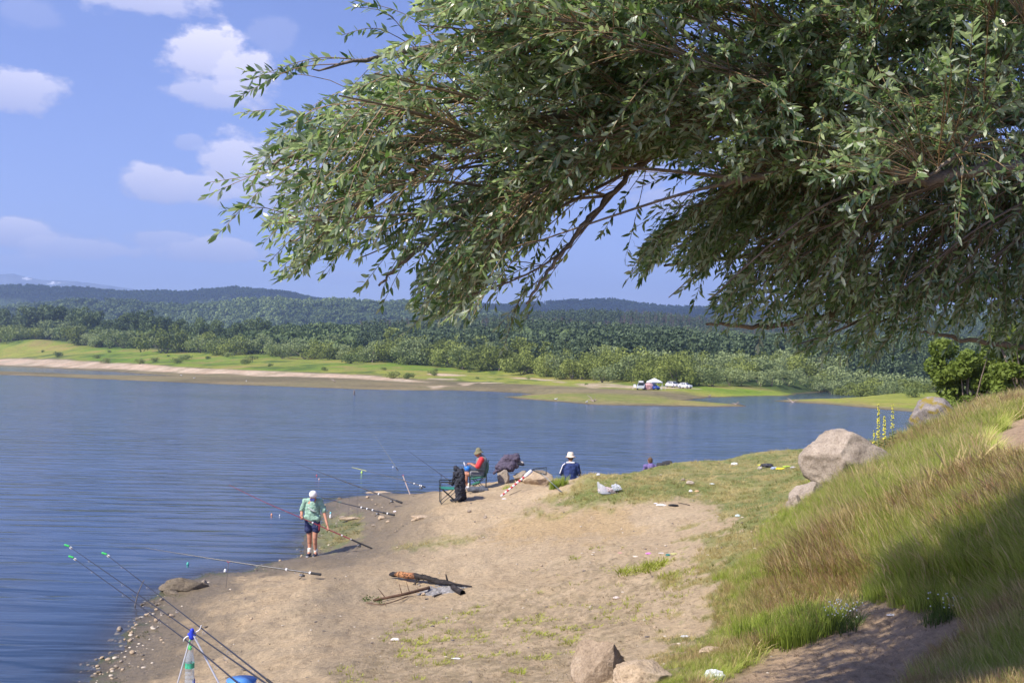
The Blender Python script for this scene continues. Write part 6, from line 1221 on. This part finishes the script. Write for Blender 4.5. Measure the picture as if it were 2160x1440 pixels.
# navy man from behind
pn = P(1203, 998, 31.6); gn = gz(pn.x, 31.6); gn_ = P(1203, 953, 31.6).z - 1.30
t = empty('person', Vector((pn.x, 31.6, gn_)), 'man seated with his back turned, in navy jacket with white stripes and cream hat', 'person'); dz_ = Vector((0, 0, 0))
hd = Vector((.0, .04, 1.13)); hf = Vector((0, .9, -.4)); hu = Vector((0, .4, .9)); hipc = Vector((0, 0, .42)); chs = Vector((0, .03, .80))
bd = [(hipc, chs, .15, .16, .8), (chs, chs + Vector((0, .01, .1)), .14, .09), (chs + Vector((0, .02, .1)), hd - Vector((0, .0, .06)), .06, .055)] + head_parts(hd, hf, hu)
for s_ in (-1, 1):
    sh_ = Vector((.19 * s_, .02, .90)); el = Vector((.27 * s_, .08, .62)); wr = Vector((.12 * s_, .32, .62)); hp = Vector((.1 * s_, .03, .42)); kn = Vector((.15 * s_, .46, .44)); an = Vector((.14 * s_, .44, .05)); bd += [(sh_, el, .052, .04), (el, wr, .04, .029), (hp, kn, .085, .06), (kn, an, .055, .036), (an, an + Vector((0, .13, -.03)), .036, .034)] + hand(wr + Vector((0, .05, .01)), (-.2 * s_, .9, 0), (-.5 * s_, 0, -.7), .8)
tube_blob('body', bd, SKIN, t, .0105, 2); face_bits(hd, hf, hu, t)
NV = cloth('navy_jacket', (.025,.045,.15)); jp = [(hipc + Vector((0, 0, .04)), chs, .19, .205, .75), (chs, chs + Vector((0, 0, .09)), .20, .13, .75), (Vector((-.19, .02, .89)), Vector((.19, .02, .89)), .085, .085)]
for s_ in (-1, 1): jp += [(Vector((.19 * s_, .02, .89)), Vector((.265 * s_, .07, .64)), .082, .068), (Vector((.265 * s_, .07, .64)), Vector((.14 * s_, .30, .63)), .062, .05)]
tube_blob('jacket', jp, NV, t, .013, 3, wr=.015); WS = cloth('stripe_white', (.72,.72,.75), .05)
tube_blob('sleeve_stripe', [(Vector((-.235, -.05, .90)), Vector((-.315, -.02, .66)), .018, .018), (Vector((-.17, -.055, .955)), Vector((-.235, -.05, .90)), .018, .018)], WS, t, .009, 1); tube_blob('sleeve_stripe', [(Vector((.255, .03, .93)), Vector((.345, .07, .66)), .014, .014)], WS, t, .009, 1); tube_blob('collar', [(Vector((-.10, -.03, .985)), Vector((.10, -.03, .985)), .032, .032)], WS, t, .01, 2)
tube_blob('trousers', [(Vector((.1 * s_, .03, .43)), Vector((.15 * s_, .46, .45)), .10, .08) for s_ in (-1, 1)] + [(Vector((.15 * s_, .46, .45)), Vector((.14 * s_, .44, .10)), .08, .06) for s_ in (-1, 1)], cloth('navy_trousers', (.03,.04,.08)), t, .013, 2)
CR = cloth('cream_hat', (.72,.62,.50), .06); v, f = tubes([([(0, 0, -.02), (0, 0, .05), (0, 0, .10), (0, 0, .115), (0, 0, .12)], [.108, .100, .088, .07, .002], 24)]); hh_ = link('sun_hat', np_mesh('sun_hat', v, f), CR, t, True); hh_.location = hd + Vector((0, 0, .05)); brim((0, 0, -.01), (0, .1, 1), .10, .155, .035, CR, hh_)
tube_blob('hair', [(hd + Vector((-.04, -.05, -.02)), hd + Vector((.04, -.05, -.02)), .045, .045)], mat('brown_hair', (.12,.07,.04), .9), t, .01, 2)
st = empty('stool', Vector((pn.x, 31.6, gn_)), 'low camping stool hidden under the man in the navy jacket', 'stool'); boxes('seat', [(0, 0, .28, .34, .3, .03)], GF, st)
for sx in (-.15, .15):
    for sy in (-.12, .12): v, f = tubes([([(sx, sy, -.25), (sx * .8, sy * .8, .27)], [.01] * 2, 6)]); link('leg', np_mesh('leg', v, f), CH, st)
# person beyond the crest in purple, with a dark bag beside
pp = P(1384, 975, 41.5); gz_ = P(1371, 966, 41.5).z; t = empty('person', Vector((P(1371, 970, 41.5).x, 41.5, gz_ - 1.02)), 'brown haired person in purple, only head and shoulders above the grassy crest', 'person')
hd = Vector((0, 0, .92)); hf = Vector((-.6, .75, -.3)); hu = Vector((0, .1, 1)); bd = [(Vector((.1, 0, .38)), Vector((.05, 0, .64)), .14, .15, .8), (Vector((.04, 0, .66)), Vector((.01, 0, .86)), .08, .055)] + head_parts(hd, hf, hu)
for s_ in (-1, 1): bd += [(Vector((.18 * s_, 0, .70)), Vector((.22 * s_, .06, .45)), .05, .04), (Vector((.22 * s_, .06, .45)), Vector((.1 * s_, .3, .45)), .04, .03), (Vector((.1 * s_, 0, .3)), Vector((.14 * s_, .42, .38)), .08, .06), (Vector((.14 * s_, .42, .38)), Vector((.14 * s_, .45, .02)), .055, .035)]
tube_blob('body', bd, SKIN, t, .012, 2); face_bits(hd, hf, hu, t); tube_blob('hair', [(hd + Vector((.01, -.02, .04)), hd + Vector((.02, -.03, -.02)), .098, .085)], mat('brown_hair', (.12,.07,.04), .9), t, .01, 2)
tube_blob('purple_top', [(Vector((.08, 0, .38)), Vector((.05, 0, .66)), .19, .19, .8), (Vector((-.18, 0, .70)), Vector((.20, 0, .68)), .085, .085), (Vector((.18, 0, .70)), Vector((.24, .05, .47)), .075, .065), (Vector((-.18, 0, .70)), Vector((-.24, .05, .47)), .075, .065)], cloth('purple_cloth', (.16,.12,.30)), t, .013, 3)
soft('bag', Vector((P(1400, 975, 40.6).x, 40.6, P(1400, 978, 40.6).z - .1)), [((-.18, 0, .04), (.22, 0, .07), .10, .12), ((.0, 0, .12), (.25, 0, .15), .08, .09)], cloth('dark_bag', (.04,.04,.045)), 'dark rucksack on the grassy crest right of the person in purple', 'bag')

# ================================================================== FIREPLACE
ASH = rockmat('ash_mat', (.05,.05,.05), (.30,.285,.27), (.62,.60,.58), 16); CHAR = rockmat('char', (.012,.011,.012), (.035,.03,.03), (.10,.085,.075), 9)
g = G(932, 1244); V = []; nn = 34
for i in range(nn):
    for j in range(nn):
        a = (i / (nn - 1) - .5) * 2; b = (j / (nn - 1) - .5) * 2; x = g.x + a * .55; y = g.y + b * .45; r = math.hypot(a, b); e = max(0, 1 - r) ** .6; V.append((x - g.x, y - g.y, gz(x, y) - g.z - .02 + e * .055 + e * .035 * noise.noise(Vector((x * 14, y * 14, 0))) ))
o = link('ash_heap', np_mesh('ash_heap', V, grid_faces(nn, nn)), ASH, smooth=True); o.location = g; tag(o, 'grey and white ash heap of the burnt out campfire', 'ash')
s = NT('half_burnt'); nz = s.noise(3.2, 5, .65); fn = s.noise(26, 4); tcx = s.n('ShaderNodeTexCoord'); sx_ = s.n('ShaderNodeSeparateXYZ'); s.put(sx_.inputs[0], tcx.outputs['Object'])
c = s.ramp(s.math('ADD', s.math('MULTIPLY', sx_.outputs[0], 1.0), s.math('MULTIPLY', nz, .35)), [(.34, (.02,.018,.02)), (.40, (.38,.19,.08)), (.84, (.33,.15,.07)), (.92, (.03,.025,.022))]); HB = s.done(s.bsdf(s.mix(1.0, c, s.ramp(fn, [(.40, (.15,.13,.12)), (.50, (.9,.9,.9)), (.6, (1.2,1.1,1.0))]), 'MULTIPLY'), .85, s.bump(fn, .8, .01)))
a = G(824, 1219); b = G(968, 1238); dv = b - a; L = dv.length; o = empty('log', a + Vector((0, 0, .05)), 'thick half burnt log with an orange bark patch behind the ashes', 'log', rz=math.atan2(dv.y, dv.x))
sl_ = (dv.z) / L; pth = [(0, 0, .02), (.18, .0, .05), (L * .4, .02, .05 + sl_ * L * .4), (L * .72, 0, .03 + sl_ * L * .7), (L, -.02, sl_ * L)]
v, f = tubes([(smooth_path(pth, 22), np.concatenate([[.02], np.linspace(.04, .062, 8), np.linspace(.060, .036, 9), np.linspace(.04, .008, 4)]), 12)]); v += np.array([[noise.noise(Vector(q) * 16) * .022 for _ in range(3)] for q in v]); link('trunk', np_mesh('trunk', v, f), HB, o, True)
for k, (xx, dx, dz, r) in enumerate([(.45, .05, -.10, .03), (.55, -.02, .14, .012), (.66, .0, .12, .012), (.95, -.06, .22, .03), (.5, -.10, -.10, .02)]): v, f = tubes([([(xx * L * .9, -.03 if dz < 0 else 0, .05), (xx * L * .9 + dx, -.10 if dz < 0 else -.02, .05 + dz)], [r, r * .35], 6)]); link('branch_stub', np_mesh('branch_stub', v, f), HB if dz < 0 else CHAR, o)
def stick(name, pts, rad, m, label, cat='branch', extra=()):
    P0 = Vector(pts[0]); pa = [(smooth_path([tuple(Vector(p) - P0) for p in pts], 14) if len(pts) > 2 else np.array([(0, 0, 0), tuple(Vector(pts[1]) - P0)]), np.linspace(rad[0], rad[1], 14 if len(pts) > 2 else 2), 8)]
    for q in extra: pa.append((np.array([tuple(Vector(w) - P0) for w in q[0]]), np.linspace(q[1], q[1] * .4, len(q[0])), 6))
    v, f = tubes(pa); o = link(name, np_mesh(name, v, f), m, smooth=True); o.location = P0; return tag(o, label, cat)
a = up(788, 1268, .03); b = up(850, 1260, .05); c = up(905, 1246, .06); BRW = rockmat('branch_brown', (.06,.045,.035), (.16,.095,.06), (.24,.15,.10), 7)
stick('branch', [a, b, c], (.022, .032), BRW, 'brown branch with upright twigs and a few green leaves, its right end in the ashes', extra=[([b + Vector((-.02, 0, 0)), b + Vector((-.08, .0, .20))], .010), ([a.lerp(b, .4), a.lerp(b, .4) + Vector((-.14, 0, .17))], .011), ([b.lerp(c, .25), b.lerp(c, .25) + Vector((-.07, 0, .20))], .009), ([b.lerp(c, .6), b.lerp(c, .6) + Vector((-.04, 0, .06))], .008)])
stick('branch', [up(772, 1272, .015), up(808, 1276, .02), up(860, 1262, .03)], (.008, .010), BRW, 'thinner forked branch lying in front of the brown one', extra=[([up(800, 1275, .02), up(806, 1272, .10)], .006), ([up(812, 1275, .02), up(814, 1281, .02)], .006)])
o = stick('charred_log', [up(955, 1243, .05), up(976, 1255, .04)], (.05, .055), CHAR, 'short charcoal black log end lying at the right side of the ashes', 'log')
stick('charred_log', [up(905, 1232, .06), up(950, 1238, .06), up(995, 1239, .02)], (.05, .01), CHAR, 'long charred branch pointing right behind the ashes', 'log')
stick('charred_stick', [up(915, 1262, .02), up(932, 1257, .03)], (.022, .014), CHAR, 'small burnt stick in front of the ashes', 'stick')
for i, (px, py, w, lab) in enumerate([(893, 1255, .09, 'light orange stone at the left of the ashes'), (884, 1235, .06, 'white stone between the log and the ashes'), (941, 1240, .07, 'white lump of ash behind the ash heap'), (976, 1242, .06, 'white lump at the right end of the fireplace'), (899, 1265, .05, 'dark pebble in front of the ashes')]): rock('stone', up(px, py, w * .3), (w, w * .8, w * .7), 200 + i, [SANDST, GRANG, ASH, ASH, CHAR][i], lab, 'stone', sub=3)
rng = random.Random(4)
v = []; fq = []
for (cx, cy) in ((775, 1270), (794, 1266), (803, 1273), (770, 1264)):
    gg_ = G(cx, cy)
    for k in range(26):
        p0 = gg_ + Vector((rng.gauss(0, .05), rng.gauss(0, .04), abs(rng.gauss(.04, .03)))); e1 = Vector((rng.gauss(0, 1), rng.gauss(0, 1), rng.gauss(0, .6))).normalized() * .028; e2 = Vector((rng.gauss(0, 1), rng.gauss(0, 1), rng.gauss(0, .6))).normalized() * .012; b0 = len(v); v += [p0 - e1, p0 + e2, p0 + e1, p0 - e2]; fq.append((b0, b0 + 1, b0 + 2, b0 + 3))
o = link('leaves', np_mesh('leaves', [tuple(q - v[0]) for q in v], fq), LM['bright']); o.location = v[0]; tag(o, 'wilting green leaves on the left end of the half burnt branch', 'leaves', kind=None)

# ================================================================== RUBBISH
CB = NT('thin_plastic'); t1_ = CB.n('ShaderNodeBsdfTransparent'); b1_ = CB.bsdf((.70,.73,.80), .25, spec=.7); mm_ = CB.n('ShaderNodeMixShader'); mm_.inputs[0].default_value = .5; CB.t.links.new(t1_.outputs[0], mm_.inputs[1]); CB.t.links.new(b1_, mm_.inputs[2]); THINP = CB.done(mm_.outputs[0])
def crumple(name, loc, dims, m, label, cat='litter', seed=1, sub=4, amp=.35, parent=None):
    bm = bmesh.new(); bmesh.ops.create_icosphere(bm, subdivisions=sub, radius=1)
    for vt in bm.verts: n_ = noise.fractal(vt.co * 2.2 + Vector((seed * 5.1, 0, 0)), .7, 2.2, 4); vt.co *= 1 + amp * n_; vt.co = Vector((vt.co.x * dims[0] / 2, vt.co.y * dims[1] / 2, max(vt.co.z, -.3) * dims[2] / 2))
    me = bpy.data.meshes.new(name); bm.to_mesh(me); bm.free(); o = link(name, me, m, parent); o.location = loc
    if parent is None: tag(o, label, cat)
    return o
g = G(1280, 1041); t = empty('rubbish_bag', g, 'clear plastic bag with pinkish rubbish and an open mouth on the turf', 'bag')
crumple('contents', (-.02, 0, .07), (.40, .25, .18), rockmat('rubbish_mix', (.25,.10,.12), (.60,.50,.50), (.75,.70,.70), 14), None, seed=3, parent=t)
V = []; nu, nw = 20, 7
for j in range(nw):
    for i in range(nu): a = i / nu * 6.283; u = j / (nw - 1); r = .24 + .05 * math.sin(3 * a + 1) - .06 * u + .02 * noise.noise(Vector((math.cos(a) * 3, math.sin(a) * 3, u * 4))); V.append((r * math.cos(a) - .08 * u, r * .6 * math.sin(a), u * (.20 + .10 * math.cos(a + math.pi))))
Fq = [(j * nu + i, j * nu + (i + 1) % nu, (j + 1) * nu + (i + 1) % nu, (j + 1) * nu + i) for j in range(nw - 1) for i in range(nu)]; link('bag', np_mesh('bag', V, Fq), THINP, t, True)
crumple('bag_tail', (.24, .05, .12), (.26, .2, .22), THINP, None, seed=8, parent=t, amp=.5); crumple('green_bottle', (.22, .05, .07), (.2, .1, .1), mat('dull_green', (.08,.16,.12), .4), None, seed=2, parent=t, amp=.1)
for i, (px, py, w, h, col, lab) in enumerate([(1395, 1065, .24, .06, (.8,.8,.8), 'white crumpled plastic bottle lying on the old fire spot'), (1420, 1067, .26, .06, (.02,.02,.02), 'black charred log piece right of the white bottle'), (1383, 1062, .10, .03, (.7,.7,.72), 'thin pale strip left of the white bottle'), (1368, 1168, .12, .05, (.55,.20,.50), 'pink and purple crushed can above the clump of weeds'), (1341, 1174, .09, .04, (.7,.6,.5), 'cream scrap left of the pink can'),
    (1395, 1167, .12, .03, (.6,.55,.5), 'pale bottle neck between the pink can and the green bottle'), (1409, 1171, .10, .05, (.03,.20,.18), 'dark green neck of the bottle above the weed clump'), (1422, 1170, .13, .05, (.5,.5,.2), 'yellowish bottle lying on its side above the weed clump'), (1308, 1166, .09, .02, (.6,.3,.28), 'small reddish wrapper on the bare ground'),
    (1549, 980, .22, .12, (.8,.8,.8), 'white scrap of paper on the far turf'), (1262, 1003, .10, .08, (.7,.7,.75), 'small pale scrap on the turf near the crest'), (1457, 1038, .10, .08, (.8,.8,.8), 'white paper among the scattered litter in the turf'), (1470, 1037, .12, .06, (.7,.45,.25), 'orange scrap right of the white paper in the turf'), (1456, 1022, .22, .12, (.45,.38,.3), 'brown cardboard piece in the turf'), (1502, 1022, .14, .04, (.7,.75,.7), 'pale strip of litter in the green turf'),
    (1556, 1090, .10, .06, (.6,.75,.8), 'bluish white scrap at the edge of the tall grass'), (834, 1350, .13, .05, (.82,.74,.70), 'crumpled white tissue on the sand below the fireplace'), (962, 1389, .12, .015, (.8,.8,.8), 'thin white paper strip on the sand near the lower edge'), (833, 1079, .11, .06, (.8,.72,.74), 'white and pink tub lid lying on the sand right of the rods'), (1063, 1053, .12, .03, (.8,.8,.82), 'white scrap on the sand below the striped case'),
    (1506, 1434, .22, .14, (.62,.66,.66), 'crumpled clear bottle in the grass at the bottom edge'), (1300, 1262, .10, .05, (.65,.55,.5), 'pale wrapper on the scruffy ground'), (1445, 1342, .12, .03, (.6,.62,.65), 'pale plastic strip at the edge of the lower grass'), (1828, 1188, .18, .1, (.5,.5,.55), 'greyish crumpled bag in the tall grass on the slope'), (2062, 918, .20, .12, (.8,.8,.8), 'white litter in the grass by the upper path'), (2120, 880, .2, .08, (.7,.7,.7), 'pale litter beside the upper path'),
    (1880, 1299, .10, .03, (.7,.68,.65), 'small white scrap on the bare path')]):
    g = G(px, min(py, 1438)); key = 'lit%02d%02d%02d' % tuple(int(c * 99) for c in col); crumple('litter', g + Vector((0, 0, h * .3)), (w, w * .45, h), mat(key, col, .5, .15, 20), lab, seed=i, amp=.3, sub=3)
for i, (px, py, w, h, col, lab) in enumerate([(1618, 986, .40, .16, (.05,.05,.06), 'black rubbish bag torn open in the turf before the huge boulder'), (1603, 990, .14, .12, (.5,.45,.4), 'pale carton left of the black rubbish bag'), (1633, 990, .2, .1, (.35,.42,.55), 'bluish plastic right of the black rubbish bag'), (1645, 991, .26, .08, (.75,.60,.05), 'bright yellow packet in front of the huge boulder'), (1660, 985, .24, .07, (.45,.62,.08), 'lime green packet behind the yellow one'), (1672, 988, .15, .07, (.6,.58,.6), 'whitish scrap at the right end of the rubbish'), (1602, 981, .16, .05, (.6,.6,.1), 'yellow wrapper at the left end of the rubbish')]):
    g = G(px, py); crumple('litter', g + Vector((0, 0, h * .3)), (w, w * .5, h), mat('rub%02d%02d%02d' % tuple(int(c * 99) for c in col), col, .5, .3, 20), lab, seed=40 + i, amp=.45, sub=3)
stick('stick', [up(1790, 1266, .02), up(1840, 1262, .05), up(1895, 1268, .02)], (.012, .006), BRW, 'bent dry stick on the edge of the shaded path', 'stick')
stick('stick', [up(1455, 1066, .01), up(1430, 1062, .03)], (.010, .006), CHAR, 'thin burnt stick beside the old fire spot', 'stick')

# ================================================================== SINGLE PLANTS
YF = mat('mullein_flower', (.70,.64,.07), .7, .1, 60); MG = mat('mullein_green', (.16,.20,.07), .8)
def mullein(px, py0, D, ytop, label, sc=1.0):
    base = P(px, py0, D); gz0 = gz(base.x, D); top = P(px + 1, ytop, D); t = empty('mullein', Vector((base.x, D, gz0)), label, 'flower'); H = top.z - gz0
    v, f = tubes([([(0, 0, -.02), (.01, 0, H * .5), (.0, 0, H)], [.012, .010, .006], 7)]); link('stem', np_mesh('stem', v, f), MG, t); rg = random.Random(px); pa = []
    bm = bmesh.new()
    for k in range(int(70 * sc)):
        u = rg.uniform(.42, 1.0); a = rg.uniform(0, 6.28); r = .038 * (1.15 - u * .7) * rg.uniform(.8, 1.4); bmesh.ops.create_icosphere(bm, subdivisions=1, radius=.018 * (1.2 - .5 * u), matrix=Matrix.Translation((r * math.cos(a), r * math.sin(a), H * u)))
    me = bpy.data.meshes.new('flowers'); bm.to_mesh(me); bm.free(); link('flowers', me, YF, t); V = []; F_ = []
    for k in range(12): a = k * 2.4; L = .22 - .012 * k; z = H * (.04 + .03 * k); d = Vector((math.cos(a), math.sin(a), .5)); s_ = Vector((-math.sin(a), math.cos(a), 0)); b0 = len(V); V += [(0, 0, z), tuple(d * L * .5 + s_ * .04 + Vector((0, 0, z))), tuple(d * L + Vector((0, 0, z - .05))), tuple(d * L * .5 - s_ * .04 + Vector((0, 0, z)))]; F_.append((b0, b0 + 1, b0 + 2, b0 + 3))
    link('leaves', np_mesh('leaves', V, F_), MG, t)
mullein(1852, 960, 25.6, 852, 'tallest yellow mullein spike behind the huge boulder'); mullein(1865, 950, 26.2, 876, 'shorter yellow mullein spike just right of the tallest', .8); mullein(1882, 950, 27.0, 853, 'thin yellow mullein spike furthest right', .5); mullein(1843, 950, 25.6, 908, 'smallest yellow mullein peeping over the boulder', .4)
# daisy clump, weed clump, green clump by the net, grass by the sand
def clump(name, px, py, rad, n, proto_, scl, label, cat='plant', flowers=None):
    g = G(px, py); t = empty(name, g, label, cat); me0 = proto_.data; Vs = []; Fs = []; Hs = []; Ts = []; v0 = np.empty(len(me0.vertices) * 3, np.float32); me0.vertices.foreach_get('co', v0); v0 = v0.reshape(-1, 3); f0 = np.empty(len(me0.loops), np.int32); me0.loops.foreach_get('vertex_index', f0); f0 = f0.reshape(-1, 4); rg = np.random.default_rng(int(px)); off = 0
    h0 = np.empty(len(v0), np.float32); me0.attributes['h'].data.foreach_get('value', h0); t0 = np.empty(len(v0), np.float32); me0.attributes['t'].data.foreach_get('value', t0)
    for i in range(n):
        a = rg.uniform(0, 6.28); r = rad * rg.uniform(0, 1) ** .6; s_ = scl * rg.uniform(.6, 1.2); an = rg.uniform(0, 6.28); c, s3 = math.cos(an), math.sin(an); x = g.x + r * math.cos(a); y = g.y + r * math.sin(a) * .8; w = v0 * s_; Vs.append(np.stack([w[:, 0] * c - w[:, 1] * s3 + x - g.x, w[:, 0] * s3 + w[:, 1] * c + y - g.y, w[:, 2] + gz(x, y) - g.z], -1)); Fs.append(f0 + off); off += len(v0); Hs.append(h0); Ts.append(t0)
    me = np_mesh('blades', np.concatenate(Vs), np.concatenate(Fs)); set_f(me, 'h', np.concatenate(Hs)); set_f(me, 't', np.concatenate(Ts)); link('blades', me, me0.materials[0], t)
    if flowers:
        bm = bmesh.new()
        for i in range(flowers): a = rg.uniform(0, 6.28); r = rad * rg.uniform(0, 1) ** .5; bmesh.ops.create_icosphere(bm, subdivisions=1, radius=.0085, matrix=Matrix.Translation((r * math.cos(a), r * math.sin(a) * .8, rg.uniform(.10, .25))))
        me = bpy.data.meshes.new('flowers'); bm.to_mesh(me); bm.free(); link('flowers', me, mat('daisy_white', (.62,.62,.56), .8, .05), t)
    return t
WIDE = tuft('wide_blade_piece', 90, 12, .17, .10, 1.7, .010, BM['sprout'], 0, 3, (.1, 0)); GRN = tuft('green_blade_piece', 91, 20, .30, .10, .35, .007, BM['green'], 0, 3, (.1, 0)); DUL = tuft('dull_blade_piece', 92, 16, .22, .10, .5, .006, BM['deep'], 0, 3, (0, 0))
clump('weed_clump', 1362, 1200, .52, 42, WIDE, 1.2, 'yellow green clump of broad grass in the middle of the bare ground'); clump('weed_clump', 1425, 1212, .35, 18, WIDE, .8, 'lower end of the broad grass clump, thinner and duller'); clump('green_clump', 1178, 1026, .22, 26, GRN, 1.0, 'fresh green grass tuft between the sandy boulder and the net grip'); clump('green_clump', 1068, 1030, .14, 10, GRN, .5, 'small green tuft between the grey boulders and the striped case')
clump('daisy_clump', 1780, 1316, .22, 26, DUL, 1.0, 'white daisies at the left edge of the shaded path', 'flower', 60); clump('daisy_clump', 1995, 1300, .2, 22, DUL, 1.0, 'daisies in the dark grass at the right of the path', 'flower', 26); clump('bushy_clump', 1640, 1345, .42, 60, GRN, 1.25, 'dark bushy grass clump at the left of the shaded path'); clump('bushy_clump', 1700, 1335, .40, 50, GRN, 1.1, 'second dark grass clump beside the shaded path, nearer the path')
SEED = tuft('pampas_piece', 93, 14, .62, .08, .45, .006, BM['straw'], 1.0, 4, (.1, 0)); clump('seed_grass', 1990, 1055, .42, 14, SEED, 1.1, 'pale feathery seed heads standing out of the slope grass', 'grass')
# ================================================================== HAZE
HZ = (-7500, -60, -4.0, 6500, 11000, 900)
v = [(HZ[i], HZ[j], HZ[k]) for i in (0, 3) for j in (1, 4) for k in (2, 5)]
f = [(0,1,3,2),(4,6,7,5),(0,4,5,1),(2,3,7,6),(0,2,6,4),(1,5,7,3)]
me = bpy.data.meshes.new('haze'); me.from_pydata(v, [], f)
s = NT('haze_air'); pv = s.n('ShaderNodeVolumePrincipled'); pv.inputs['Color'].default_value = (.50,.66,1.0,1); pv.inputs['Density'].default_value = 1.6e-4; pv.inputs['Anisotropy'].default_value = .2
s.t.links.new(pv.outputs[0], s.out.inputs['Volume'])
hz = link('haze', me, s.m); tag(hz, kind='stuff')
